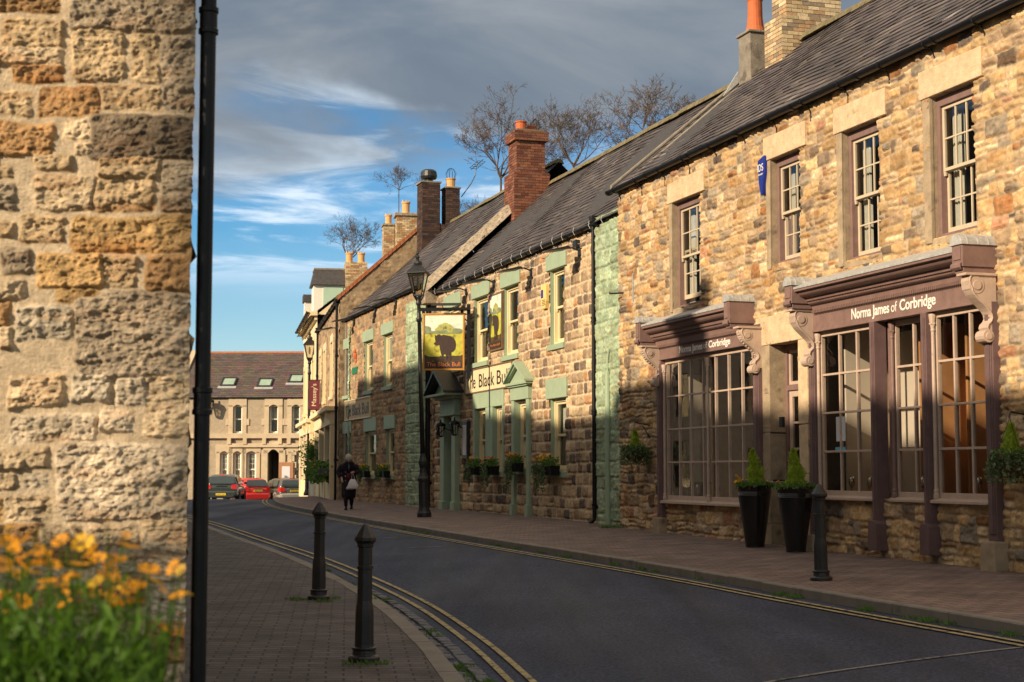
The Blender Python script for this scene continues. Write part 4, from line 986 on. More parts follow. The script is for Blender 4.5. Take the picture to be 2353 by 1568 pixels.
downpipe(pubw, WL-.22, -.08, 0, WE-.03, r=.04)
MB().prism([(-.03, -.3), (-.03, WE+.05), (3.65, WE+.94*3.65), (7.3, WE), (7.3, -.3)], 0.0, .25).build('party_wall', 'cement', pubw)
for t_, m_ in (((1045, 298), (1120, 290)), ((915, 350), (1003, 335)), ((785, 425), (880, 405)), ((715, 482), (795, 455))): floodlight(FW, pubw, c1(*t_), c1(*m_))
sb2 = wz((828, 905), (968, 950), -.05); zz1 = (FW.p(c1(828, 865), -.05)[1]+FW.p(c1(968, 842), -.05)[1])/2; zz0 = (FW.p(c1(828, 970), -.05)[1]+FW.p(c1(968, 948), -.05)[1])/2
bo2 = MB().box(sb2[0], sb2[1], -.05, 0, zz0, zz1).build('name_board', 'buff', pubw, label='long buff board lettered The Black Bull')
e_ = .04; fm_ = MB(); fm_.box(sb2[0]-e_, sb2[1]+e_, -.07, 0, zz1, zz1+e_); fm_.box(sb2[0]-e_, sb2[1]+e_, -.07, 0, zz0-e_, zz0); fm_.box(sb2[0]-e_, sb2[0], -.07, 0, zz0, zz1); fm_.box(sb2[1], sb2[1]+e_, -.07, 0, zz0, zz1); fm_.build('frame', 'cream', bo2)
bw = sb2[1]-sb2[0]; bh_ = zz1-zz0
for wd, cx_, ww in (('The', .135, .21), ('Black', .475, .34), ('Bull', .83, .26)): text(wd, bh_*.88, (sb2[0]+bw*cx_, -.055, zz0+bh_*.17), 'ink', bo2, width=bw*ww*.98, depth=.003)
M['signgreen'] = mat('green_sign', (.01, .16, .06), .5, .1, 5)
g_ = FW.rect(c1(868, 668), c1(915, 697), -.03); MB().box(g_[0], g_[0]+.8, -.04, 0, g_[2]+.0, g_[2]+.22).build('street_sign', 'signgreen', pubw)
# orange creature ornament climbing the wall: body, tail, legs in relief
ox, oz = FW.p(c1(888, 605), -.03); om = MB()
om.blob((ox, -.07, oz), .13, 8, 6, 1.9); om.blob((ox-.02, -.10, oz+.30), .10, 8, 6); om.tube([(ox+.05, -.06, oz-.2), (ox+.18, -.06, oz-.38), (ox+.12, -.06, oz-.55)], [.05, .06, .03], 6)
for sx, sz in ((-.2, .16), (.2, .16), (-.2, -.12), (.2, -.12)): om.tube([(ox, -.05, oz+sz*.6), (ox+sx, -.04, oz+sz)], .03, 5)
for sx in (-.06, .05): om.tube([(ox+sx, -.1, oz+.36), (ox+sx*1.6, -.1, oz+.48)], [.03, .008], 5)
omo = om.build('wall_ornament', 'terra', pubw, label='small orange creature figure'); omo.scale = (.5, .6, .5); omo.location = (ox*.5, 0, oz*.5)
quoin(FW, pubw, .75, 1.0, -.2, WE-.3, rag=.08, seed=14, name='green_strip')
# dark brick chimney in two flues
db = MB(); DB = [(.055, .035, .03), (.075, .045, .038), (.045, .032, .03), (.095, .055, .042)]
p = FW.p((952, 560), 0)
wr = WE+.08+.94*3.65
brick_stack(db, .15, .9, 2.5, 3.15, wr-2.4, wr+1.35, DB, (.17, .12, .08), seed=30)
brick_stack(db, .15, .88, 3.15, 3.95, wr-1.8, wr-.1, DB, (.17, .12, .08), seed=31)
brick_stack(db, .22, .84, 3.38, 3.88, wr-.1, wr+1.20, DB, (.17, .12, .08), seed=32)
dbo = db.build('brick_chimney', 'brick', pubw, label='dark brick chimney with two separate flues')
db2 = MB(); db2.box(.1, .92, 2.45, 3.2, wr+1.35, wr+1.41); db2.box(.18, .88, 3.34, 3.92, wr+1.20, wr+1.26); db2.build('chimney_cap', 'cement', dbo, bevel=.01)
db3 = MB(); db3.lathe([(.15, 0), (.15, .12), (.27, .14), (.30, .22), (.27, .40), (.2, .46)], (.52, 2.83, wr+1.41), 16); cowl = db3.build('cowl', 'iron', dbo)
pot(dbo, .53, 3.63, wr+1.26, .34, .17, 'buffpot')
wc = MB()
for k in range(10):
    a = k*math.pi/5; wc.tube([(.55+.14*math.cos(a), 3.63+.14*math.sin(a), wr+1.58), (.55+.19*math.cos(a), 3.63+.19*math.sin(a), wr+1.78), (.55+.10*math.cos(a), 3.63+.10*math.sin(a), wr+1.94), (.55, 3.63, wr+1.98)], .007, 3)
wc.build('wire_cowl', 'iron', dbo)
MB().box(.5, .9, 4.1, 4.13, wr-1.0, wr-.65).build('flue_grille', 'terra', dbo) if False else MB().box(.885, .90, 3.4, 3.75, wr-.5, wr-.25).build('flue_grille', 'terra', dbo)
ae = MB(); ae.tube([(.6, 4.95, wr+1.1), (.65, 5.3, wr+1.6), (.65, 5.45, wr+1.9), (.65, 5.5, wr+2.3)], .018, 5)
for k in range(5): ae.tube([(.45, 5.3+.08*k, wr+2.2+.07*k), (.85, 5.45+.08*k, wr+2.1+.07*k)], .009, 4)
ae.tube([(.65, 5.3, wr+2.1), (.65, 5.75, wr+2.5)], .012, 4); ae.tube([(.45, 5.3, wr+2.2), (.45, 5.62, wr+2.48)], .009, 4); ae.tube([(.85, 5.45, wr+2.1), (.85, 5.77, wr+2.38)], .009, 4)
aeo = ae.build('tv_aerial', 'iron', dbo); aeo.location = (0, -.95, -.15)

# ------------------------------------------------------------------ HOUSES AT THE BEND
FC = Frame((-6.03, 54.6), (-8.33, 67.2), ZB-.05)
hc = empty('stone_house', FC.o, FC.rz, 'tall narrow stone house with pale stone shopfront beyond the pub, gable above the slates', 'house')
CE = 7.05-.0; CE = (6.06+CZ)-(ZB-.05)
LC = FC.len
chl = [(1.2, 2.3, 3.9, 5.9), (4.2, 5.3, 3.9, 5.9), (8.4, 9.5, 3.9, 5.9), (1.5, 11.3, .75, 2.75)]
rubble_wall(hc, 0, LC, -.4, CE, chl, PAL_WEST, (.36, .27, .16), ch=(.2, .3), sw=(.25, .55), split=.15, res=.05, seed=55, relief=.02, rough=.02)
for h in chl[:3]: sash_window(hc, h, rec=.12, fw=.06, fm='cream', sm='cream', cols=2, rows=2, reveal='cream', lintel=(.15, .15, .3, 'cream', .05), sill=(.1, .14, .10, 'cream'), jamb=(.14, 'cream', .05))
sf = MB()
for x in (1.35, 4.6, 8.0, 11.3): sf.box(x-.16, x+.16, -.22, .05, -.1, 2.9)
sf.box(1.1, 11.5, -.24, .05, 2.76, 3.25); sf.box(1.0, 11.6, -.42, .05, 3.25, 3.42); sf.box(1.5, 11.3, -.16, .05, -.1, .78)
s1 = sf.build('shopfront', 'creamwall', hc, bevel=.015)
MB().add([(1.5, -.05, .78), (11.3, -.05, .78), (11.3, -.05, 2.76), (1.5, -.05, 2.76)], [(0, 1, 2, 3)]).build('glass', 'glass', s1)
MB().box(1.5, 11.3, .5, .55, .6, 2.9).build('interior', 'room', s1)
bsh = MB()
for x in (1.35, 11.3): console(s1, x, 3.25, .75, .34, .2, .2, 'creamwall')
console(s1, 8.0, 3.25, .75, .34, .2, .2, 'creamwall')
gutter(hc, 0, LC+.05, -.12, CE-.03, r=.065, brk=1.3, droop=.1)
downpipe(hc, LC-.35, -.09, 0, CE-.1, r=.045); downpipe(hc, .6, -.09, 0, CE-.1, r=.045)
CW = 3.3; CR = CE+.9*CW
slate_roof(hc, 0, LC-.1, CE+.05, CR, CW, seed=29, sw=.3, course=.26)
ry = MB(); r_ = random.Random(3)
gm_ = gridlines(-.0, 2*CW, .05); gz_ = gridlines(-.3, CR+.1, .05)
rects, zb = layout(0, 2*CW, -.3, CR+.1, (.2, .3), (.25, .5), .2, 61)
PAL_G = [(.30, .215, .13, 4), (.25, .18, .11, 3), (.34, .25, .15, 2), (.38, .20, .07, .25)]
go = stone_mesh('gable_wall', gm_, gz_, rects, PAL_G, (.29, .215, .135), (), 62, parent=hc, relief=.010, joint=.03, rough=.03, material='rubble',
                topline=lambda u: np.minimum(CE+.0+.9*u, CE+.9*(2*CW-u)))
go.rotation_euler = (0, 0, math.pi/2); go.location = (LC+.06, 0, 0)
MB().prism([(0.02, -.3), (0.02, CE-.02), (CW, CR-.05), (2*CW-.02, CE-.02), (2*CW-.02, -.3)], LC-.2, LC+.0).build('gable_core', 'cement', hc)
tl = MB()                                         # red tile creasing under the verge
for k in range(24):
    a = k/24; b = (k+.92)/24
    tl.prism([(a*CW-.1, CE+.9*a*CW-.06), (b*CW-.1, CE+.9*b*CW-.06), (b*CW-.1, CE+.9*b*CW+.10), (a*CW-.1, CE+.9*a*CW+.10)], LC-.05, LC+.11)
tl.build('verge_tiles', 'tilered', hc)
MB().prism([(-.15, CE-.02), (CW, CR+.02), (CW, CR+.12), (-.15, CE+.06)], LC-.12, LC+.05).build('verge', 'slate_edge' if 'slate_edge' in M else 'ridge', hc)
# cream brick stacks on the ridge
s_ = MB(); CBR = [(.50, .37, .21), (.42, .30, .17), (.34, .23, .13), (.56, .43, .26), (.40, .21, .10)]
def ridge_at(px, y): return FC.p(px, y)[0]
xa = FC.p((905, 560), CW)[0]; xb = FC.p((880, 560), CW)[0]
s2x = LC-1.3
bx_ = LC-9.3
brick_stack(s_, bx_, bx_+.75, CW-.4, CW+.42, CR-1.4, CR+1.45, CBR, (.24, .18, .12), seed=71)
sko = s_.build('brick_chimney', 'brick', hc, label='pale brick stack with one buff pot')
MB().box(bx_-.07, bx_+.82, CW-.48, CW+.50, CR+1.45, CR+1.58).build('chimney_cap', 'coping', sko, bevel=.02)
pot(sko, bx_+.38, CW+.0, CR+1.57, .5, .17, crown=True)
FD = Frame((-8.42, 67.35), (-10.4, 78.0), ZB-.08)
hd = empty('cream_house', FD.o, FD.rz, 'cream stuccoed house at the corner with toothed eaves and a white dormer', 'house')
DE = (6.9+CZ)-(ZB-.08); LD = FD.len
dh = [(1.0, 2.1, 3.9, 6.0), (4.4, 5.5, 3.9, 6.0), (8.2, 9.3, 3.9, 6.0), (1.2, 9.6, .7, 2.8)]
mb = MB()
def wall_with_holes(mb, x0, x1, z0, z1, holes, y=0, t=.3):
    xs = sorted({x0, x1, *[v for h in holes for v in h[:2]]}); zs = sorted({z0, z1, *[v for h in holes for v in h[2:]]})
    for i in range(len(xs)-1):
        for j in range(len(zs)-1):
            cx, cz = (xs[i]+xs[i+1])/2, (zs[j]+zs[j+1])/2
            if any(h[0] < cx < h[1] and h[2] < cz < h[3] for h in holes): continue
            a, b, c, d = xs[i], xs[i+1], zs[j], zs[j+1]
            mb.add([(a, y, c), (b, y, c), (b, y, d), (a, y, d)], [(0, 1, 2, 3)])
    return mb
wall_with_holes(mb, 0, LD, -.4, DE, dh).build('wall', 'creamwall', hd)
MB().box(0, LD, .0+.35, 7.5, -.4, DE-.05).build('rear_wall', 'creamwall', hd)
for h in dh[:3]: sash_window(hd, h, rec=.10, fw=.06, fm='cream', sm='cream', cols=2, rows=2, reveal='cream', lintel=(.15, .15, .25, 'cream', .06), sill=(.1, .14, .12, 'cream'), jamb=(.14, 'cream', .06), depth=.2)
sf = MB()
for x in (1.1, 4.0, 6.8, 9.7): sf.box(x-.16, x+.16, -.22, .05, -.1, 2.9)
sf.box(.9, 9.9, -.24, .05, 2.8, 3.25); sf.box(.8, 10.0, -.42, .05, 3.25, 3.42); sf.box(1.2, 9.6, -.16, .05, -.1, .72)
s1 = sf.build('shopfront', 'creamwall', hd, bevel=.015); MB().box(1.2, 9.6, -.05, -.03, .72, 2.8).build('window', 'glass', s1); MB().box(1.2, 9.6, .2, .24, .6, 2.9).build('interior', 'room', s1)
console(s1, 9.7, 3.25, .8, .36, .2, .2, 'creamwall'); console(s1, 6.8, 3.25, .8, .36, .2, .2, 'creamwall')
tt = MB(); x = 0
while x < LD: tt.box(x, x+.14, -.30, 0, DE-.16, DE-.02); x += .30
tt.box(0, LD, -.12, 0, DE-.34, DE-.17); tt.box(0, LD, -.36, 0, DE-.02, DE+.05); tt.build('toothed_eaves', 'creamwall', hd)
gutter(hd, 0, LD, -.40, DE+.05, r=.06, brk=2, droop=.1)
slate_roof(hd, 0, LD, DE+.06, DE+.06+.8*3.6, 3.6, ov=.35, seed=39, sw=.3, course=.26)
MB().prism([(0, DE-.1), (3.6, DE+.8*3.6), (7.2, DE-.1)], LD-.2, LD-.02).build('gable_wall', 'creamwall', hd)
# white dormer facing the camera side
D0_ = FD.Mi @ at(735, 700, 71.5); print('dormer', D0_)
dxx = D0_.x; dz0 = D0_.z-.3; dz1 = (FD.Mi @ at(735, 655, 71.5)).z
y0_ = (FD.Mi @ at(720, 690, 71.5)).y; y1_ = (FD.Mi @ at(835, 690, 71.5)).y
dm = MB(); dm.box(dxx-1.5, dxx, y0_, y0_+2.6, dz0-1.5, dz1)
dmo = dm.build('dormer', 'whitep', hd, bevel=.01)
MB().box(dxx+.0, dxx+.03, y0_+.45, y0_+1.35, dz0-.1, dz1-.08).build('pane', mat('pale_green_blind', (.40, .55, .42), .7, .06, 2), dmo)
MB().box(dxx+.0, dxx+.03, y0_+1.45, y0_+2.4, dz0-.1, dz1-.08).build('pane', bpy.data.materials['pale_green_blind'], dmo)
dr_ = MB(); dr_.loft([[(dxx-1.6, y0_-.12, dz1), (dxx+.16, y0_-.12, dz1), (dxx+.16, y0_+2.75, dz1), (dxx-1.6, y0_+2.75, dz1)], [(dxx-1.5, y0_+.05, dz1+.72), (dxx-.12, y0_+.05, dz1+.72), (dxx-.12, y0_+2.6, dz1+.72), (dxx-1.5, y0_+2.6, dz1+.72)]])
M['slate_plain'] = mat('plain_slate', (.062, .056, .056), .7, .3, 7, .4, 12)
dr_.build('dormer_roof', 'slate_plain', dmo); MB().box(dxx-1.5, dxx-.1, y0_+.03, y0_+2.62, dz1+.72, dz1+.80).build('dormer_ridge', 'cement', dmo)
d2 = FD.Mi @ at(711, 700, 77.0); MB().box(d2.x-.5, d2.x+.3, d2.y-.25, d2.y+.35, d2.z-2, d2.z+.1).build('dormer', 'whitep', hd); MB().box(d2.x-.6, d2.x+.4, d2.y-.32, d2.y+.42, d2.z+.1, d2.z+.45).build('dormer_roof', 'slate_plain', hd)
sa = MB(); ax_ = LD-4.6; DR_ = DE+.06+.8*3.6
brick_stack(sa, ax_, ax_+.7, 3.25, 3.75, DR_-1.2, DR_+1.55, CBR, (.24, .18, .12), seed=73); brick_stack(sa, ax_, ax_+.6, 3.75, 4.15, DR_-1.2, DR_+1.5, [(.30, .2, .12), (.24, .16, .1)], (.2, .15, .1), seed=74)
sao = sa.build('brick_chimney', 'brick', hd, label='pale brick stack farther along'); MB().box(ax_-.05, ax_+.75, 3.2, 4.2, DR_+1.55, DR_+1.64).build('chimney_cap', 'coping', sao)
pot(sao, ax_+.35, 3.5, DR_+1.63, .45, .16, crown=True); pot(sao, ax_+.35, 3.95, DR_+1.63, .4, .14, crown=True)
st = FD.Mi @ at(820, 605, 72.0); sm_ = MB(); brick_stack(sm_, st.x-.4, st.x+.4, st.y-.55, st.y+.45, st.z-1.2, st.z, CBR, (.24, .18, .12), seed=77)
smo = sm_.build('brick_chimney', 'brick', hd); pot(smo, st.x, st.y-.35, st.z, .45, .17, crown=True); pot(smo, st.x, st.y+.2, st.z, .45, .17, crown=True)
# hanging banner of the corner shop, facing down the street
bn = FD.Mi @ at(721, 908, 68.6)
ba = empty('banner_sign', at(735, 908, 64.6), 0, 'maroon vertical banner lettered with a surname, projecting from the cream corner house', 'banner')
wpx = F/64.6; bwid = 25/wpx; bhei = 66.5/wpx
M['maroon'] = mat('maroon_canvas', (.13, .018, .03), .75, .1, 4)
MB().box(-bwid, 0, -.015, .015, -bhei/2, bhei/2).build('banner', 'maroon', ba)
rod = MB(); rod.tube([(-bwid-.03, 0, bhei/2+.02), (.25, 0, bhei/2+.02)], .02, 6); rod.tube([(-bwid-.03, 0, -bhei/2-.02), (.25, 0, -bhei/2-.02)], .02, 6); rod.build('rod', 'black', ba)
text("Massey's", .27, (-bwid*.5+.075, -.018, 0), 'cream', ba, rot=(0, -math.pi/2, 0), depth=.002, width=.92)
# ------------------------------------------------------------------ FAR BUILDING across the end of the street
YF = 97.0
fl = at(395, 1100, YF); fr_ = at(760, 1100, YF)
FF = Frame((fr_.x+1.5, YF-.2), (fl.x+.05, YF+.25), CZ-1.95)
far = empty('corner_hotel', FF.o, FF.rz, 'pale stone two storey building closing the street, with three rooflights and arched windows', 'building')
FE = (FF.p((480, 913))[1]+FF.p((690, 915))[1])/2; FRZ = FF.p((600, 814), 5.0)[1]; FL = FF.len
def fz(a, b): return FF.rect(c1(*a), c1(*b))
UF = [fz((190, 885), (240, 1045)), fz((395, 885), (445, 1048)), fz((525, 885), (570, 1045))]
LF = [fz((115, 1150), (160, 1292)), fz((190, 1150), (235, 1292)), fz((265, 1150), (320, 1292)), fz((525, 1150), (566, 1292))]
DF = fz((388, 1142), (450, 1330))
uz0 = np.mean([u[2] for u in UF]); uz1 = np.mean([u[3] for u in UF]); lz0_ = 1.0; lz1_ = np.mean([u[3] for u in LF])
DF = (DF[0], DF[1], .0, DF[3]); print('far', FE, FRZ, uz0, uz1, lz1_, DF)
xs_up = [(u[0], u[1]) for u in UF]+[(UF[2][1]+1.2, UF[2][1]+2.4)]; xs_lo = [(u[0], u[1]) for u in LF]+[(LF[3][1]+.8, LF[3][1]+1.9)]
fh = [(a, b, uz0, uz1) for a, b in xs_up]+[(a, b, lz0_, lz1_) for a, b in xs_lo]+[DF]
wall_with_holes(MB(), 0, FL+3, -.5, FE, fh).build('wall', 'far_render', far)
MB().box(0, FL+3, 9.5, 10, -.5, FE-.1).build('rear_wall', 'far_render', far)
tr = MB()
def arch(mb, x0, x1, z, h, rise, y, t):           # dressed arched head over an opening
    n = 8; xm = (x0+x1)/2; pts = [(x0+(x1-x0)*i/n, z+rise*math.sin(math.pi*i/n)) for i in range(n+1)]
    mb.prism(pts+[(x1+.28, z), (x1+.28, z+h), (x0-.28, z+h), (x0-.28, z)], y, .05, 'y')
for a, b in xs_up:
    tr.box(a-.28, a, -.07, .2, uz0, uz1); tr.box(b, b+.28, -.07, .2, uz0, uz1); arch(tr, a, b, uz1-.12, .62, .14, -.07, 0); tr.box(a-.35, b+.35, -.14, .15, uz0-.22, uz0)
    tr.box(a-.45, a-.28, -.065, .02, uz0+.5, uz0+.9); tr.box(b+.28, b+.45, -.065, .02, uz0+.5, uz0+.9)
for a, b in xs_lo: tr.box(a-.24, a, -.07, .2, lz0_-.2, lz1_); tr.box(b, b+.24, -.07, .2, lz0_-.2, lz1_); arch(tr, a, b, lz1_-.12, .55, .14, -.07, 0); tr.box(a-.3, b+.3, -.14, .15, lz0_-.35, lz0_-.2)
tr.box(DF[0]-.4, DF[0], -.1, .2, -.3, DF[3]); tr.box(DF[1], DF[1]+.4, -.1, .2, -.3, DF[3]); arch(tr, DF[0], DF[1], DF[3]-.2, .75, .25, -.1, 0)
z_ = FF.p(c1(300, 1058))[1]; tr.box(0, FL+3, -.22, .02, z_-.18, z_+.1)
z2_ = FF.p(c1(300, 1115))[1]; tr.box(FF.p(c1(170, 1110))[0], FL+3, -.20, .02, z2_-.12, z2_+.12)
for q in (170, 260, 370, 460, 510, 580): x = FF.p(c1(q, 1078))[0]; tr.box(x-.12, x+.12, -.26, 0, z_-.55, z_-.18)
zz = -.2; k = 0
while zz < FE-.2:                                 # quoins
    tr.box(0-.02, (.55 if k % 2 else .85), -.06, .1, zz, zz+.37); 
    for xx in (DF[1]+.75,): 
        if zz < lz1_: tr.box(xx-(.2 if k % 2 else .32), xx+(.2 if k % 2 else .32), -.05, .1, zz, zz+.37)
    zz += .4; k += 1
tr.build('dressed_trim', 'far_stone', far, bevel=.012)
for i, (a, b) in enumerate(xs_up):
    sash_window(far, (a, b, uz0, uz1), rec=.16, fw=.05, fm='whitep', sm='whitep', cols=1, rows=1, reveal='far_stone', st=.055, curtain=[(0, 1)] if i in (1, 2) else None, depth=.6)
for i, (a, b) in enumerate(xs_lo):
    w_ = sash_window(far, (a, b, lz0_, lz1_), rec=.16, fw=.07, fm='whitep', sm='whitep', cols=3, rows=3, reveal='far_stone', st=.075, depth=.8)
MB().box(DF[0]-.3, DF[1]+.3, 1.6, 1.65, 0, DF[3]+.2).box(DF[0]-.35, DF[0], .2, 1.6, 0, DF[3]+.2).box(DF[1], DF[1]+.35, .2, 1.6, 0, DF[3]+.2).box(DF[0]-.3, DF[1]+.3, .2, 1.6, DF[3]-.05, DF[3]+.0).build('doorway', 'room', far)
nb_ = FF.p(c1(492, 1262)); mb = MB().box(nb_[0]-.45, nb_[0]+.45, -.14, 0, nb_[1]-.6, nb_[1]+.55); M['tanwood'] = mat('tan_wood', (.36, .17, .08), .6, .1, 5)
nbo = mb.build('notice_case', 'tanwood', far); MB().box(nb_[0]-.25, nb_[0]+.25, -.15, -.14, nb_[1]-.4, nb_[1]+.3).build('notice', 'paper', nbo)
p = FF.p(c1(62, 905)); lantern(far, p[0], -.5, p[1], 2.2)
M['slatefar'] = mat('brown_slate_roof', (.105, .078, .068), .8, .22, 1.2, .25, 18, dirt=((.082, .066, .06), .7, .55))
FW5 = 5.0
mb = MB(); r_ = random.Random(9); n = 26; sl = math.hypot(FRZ-FE, FW5); 
SLF = [(.105, .078, .068), (.095, .07, .062), (.12, .088, .074)]; a_ = math.atan2(FRZ-FE, FW5)
for i in range(n):
    x = -.2-(i % 2)*.2
    while x < FL+3:
        w_ = .42; l0 = -.2+i*(sl+.2)/n; l1 = l0+(sl+.2)/n*1.2; mb.col = tuple(c*r_.uniform(.8, 1.2) for c in r_.choice(SLF))
        P = lambda xx, l, t: (xx, l*math.cos(a_)-t*math.sin(a_), FE+.1+l*math.sin(a_)+t*math.cos(a_))
        mb.add([P(x, l0, .03), P(x+w_-.01, l0, .03), P(x+w_-.01, l1, .005), P(x, l1, .005), P(x, l0, 0), P(x+w_-.01, l0, 0)], [(0, 1, 2, 3), (4, 5, 1, 0)]); x += w_
mb.col = (.06, .05, .05); mb.add([(-.1, 0, FE+.08), (FL+3, 0, FE+.08), (FL+3, FW5, FRZ), (-.1, FW5, FRZ), (-.1, 2*FW5, FE), (FL+3, 2*FW5, FE)], [(0, 1, 2, 3), (3, 2, 5, 4), (0, 3, 4), (1, 5, 2)])
mb.build('roof', 'slate', far)
MB().prism([(FW5-.16, FRZ+.0), (FW5, FRZ+.18), (FW5+.16, FRZ)], -.2, FL+3).build('ridge', 'tilered', far)
gutter(far, -.1, FL+3, -.1, FE+.02, r=.08, brk=40, droop=.1)
gp_ = MB(); gp_.prism([(-.25, FE-.25), (-.25, FE+.15), (FW5, FRZ+.28), (FW5, FRZ)], -.25, .12).build('verge_coping', 'far_stone', far)
for q in ((165, 757), (372, 762), (550, 738)):
    u = (FRZ-FE)/FW5; px = c1(*q); best = None
    for yy in np.linspace(0, FW5, 120):
        a = FF.p(px, yy); e = abs(a[1]-(FE+.1+u*yy))
        if best is None or e < best[0]: best = (e, a[0], yy, a[1])
    _, x, y, z = best; mb = MB(); T = Matrix.Translation((x, y, z)) @ Matrix.Rotation(math.atan(u), 4, 'X')
    mb.T = T; mb.box(-.46, -.38, -.52, .52, .02, .12).box(.38, .46, -.52, .52, .02, .12).box(-.38, .38, .44, .52, .02, .12).box(-.38, .38, -.52, -.44, .02, .12)
    ro = mb.build('rooflight', 'iron', far); mb = MB(); mb.T = T; mb.box(-.38, .38, -.44, .44, .05, .07); mb.build('pane', mat('rooflight_glass', lin(148, 168, 148), .25, .15, 3), ro)
    mb = MB(); mb.T = T; mb.box(-.58, .58, -.78, -.52, .01, .04); mb.build('flashing', 'lead', ro)
wp = at(474, 1060, 93.0)
lp_ = MB(); lp_.tube([(0, 0, 0), (0, 0, 4.2)], .09, 8)
tag(lp_.build('signpost', 'whitep'), 'white post at the left end of the far building', 'post').location = (wp.x-.12, 93.0, CZ-1.9)

# ------------------------------------------------------------------ GROUND, ROAD, PAVEMENTS
KR = [(13.0, -11), (8.9, 0), (5.2, 9.5), (3.95, 13.2), (3.07, 16.0), (1.86, 20.0), (-1.85, 31.0), (-5.26, 42.8), (-7.28, 50.5), (-8.6, 57), (-9.55, 63), (-10.2, 68), (-10.75, 73), (-11.1, 77), (-10.9, 80.5), (-9.9, 82.6), (-8, 83.6), (-4, 84.2), (6, 85)]
KL = [(1.5, -12), (1.15, -4), (.55, 4), (.10, 8), (-.285, 10.9), (-.80, 14.08), (-1.66, 18.04), (-3.37, 24.1), (-5.0, 29.1), (-6.8, 34.7), (-9.2, 42.5), (-12.3, 53), (-14.6, 62), (-16.4, 70), (-19, 78), (-24, 83), (-32, 85)]
YL = [-12, 10.9, 12.45, 18, 20, 24, 29, 35, 45, 66, 85, 97, 160]; ZL = [-1.62, -1.47, -1.44, -1.36, -1.32, -1.27, -1.21, -1.13, -1.12, -1.10, -1.62, -1.95, -2.4]
YR = [-12, 13, 16, 20, 31, 43, 50, 63, 66, 85, 97, 160]; ZR = [-1.36, -1.22, -1.20, -1.17, -1.08, -1.06, -1.04, -1.03, -1.04, -1.62, -1.95, -2.4]
def smoothcurve(pts, n=8):
    P = [np.array(p, float) for p in pts]; P = [2*P[0]-P[1]]+P+[2*P[-1]-P[-2]]; out = []
    for i in range(1, len(P)-2):
        for k in range(n):
            t = k/n; a, b, c, d = P[i-1], P[i], P[i+1], P[i+2]
            out.append(.5*((2*b)+(-a+c)*t+(2*a-5*b+4*c-d)*t*t+(-a+3*b-3*c+d)*t**3))
    out.append(P[-2]); return np.array(out)
cKR, cKL = smoothcurve(KR), smoothcurve(KL)
def zs(Y, YY, ZZ):
    return sum(np.interp(Y+d, YY, ZZ) for d in (-2.4, -1.2, 0, 1.2, 2.4))/5
KH = .095
xr_of = lambda Y: np.interp(Y, cKR[:97, 1], cKR[:97, 0]); xl_of = lambda Y: np.interp(Y, cKL[:, 1], cKL[:, 0])
def zroad(X, Y):
    a, b = xl_of(min(Y, 76)), xr_of(min(Y, 76)); t = min(1, max(0, (X-a)/(b-a)))
    return CZ+(1-t)*zs(Y, YL, ZL)+t*zs(Y, YR, ZR)-KH+.05*math.sin(math.pi*t)
def sheet(name, m, xs, ys, zf):
    vs = [(x, y, zf(x, y)) for y in ys for x in xs]; n = len(xs)
    fs = [(j*n+i, j*n+i+1, (j+1)*n+i+1, (j+1)*n+i) for j in range(len(ys)-1) for i in range(n-1)]
    mb = MB(); mb.add(vs, fs); o = mb.build(name, m, smooth=True); return structure(o)
# asphalt: coarse aggregate, worn wheel tracks and patches
m, N, L, P = nodes_of('asphalt'); M['asphalt'] = m
tc = N.new('ShaderNodeTexCoord')
def noise(s, d=6, r=.6, vec=None):
    n = N.new('ShaderNodeTexNoise'); n.inputs['Scale'].default_value = s; n.inputs['Detail'].default_value = d; n.inputs['Roughness'].default_value = r
    L.new(vec or tc.outputs['Object'], n.inputs['Vector']); return n.outputs['Fac']
def ramp(src, a, b, lo, hi):
    r = N.new('ShaderNodeMapRange'); r.inputs[1].default_value = a; r.inputs[2].default_value = b; r.inputs[3].default_value = lo; r.inputs[4].default_value = hi
    L.new(src, r.inputs[0]); return r.outputs[0]
def mul(a, b):
    r = N.new('ShaderNodeMath'); r.operation = 'MULTIPLY'; L.new(a, r.inputs[0]); L.new(b, r.inputs[1]); return r.outputs[0]
mp = N.new('ShaderNodeMapping'); mp.inputs['Rotation'].default_value = (0, 0, R(-17)); mp.inputs['Scale'].default_value = (1, .10, 1); L.new(tc.outputs['Object'], mp.inputs[0])
v = mul(ramp(noise(34, 2, .7), .36, .64, .40, 1.65), mul(ramp(noise(1.2, 3, .5, mp.outputs[0]), .35, .65, .72, 1.3), ramp(noise(.55, 4), .35, .65, .82, 1.2)))
sc = N.new('ShaderNodeVectorMath'); sc.operation = 'SCALE'; sc.inputs[0].default_value = (.031, .039, .066); L.new(v, sc.inputs['Scale']); L.new(sc.outputs[0], P.inputs['Base Color'])
L.new(ramp(noise(1.1, 4, .5, mp.outputs[0]), .35, .65, .62, .85), P.inputs['Roughness']); P.inputs['Specular IOR Level'].default_value = .22
bp = N.new('ShaderNodeBump'); bp.inputs['Strength'].default_value = .55; bp.inputs['Distance'].default_value = .01; L.new(noise(140, 3, .8), bp.inputs['Height']); L.new(bp.outputs[0], P.inputs['Normal'])
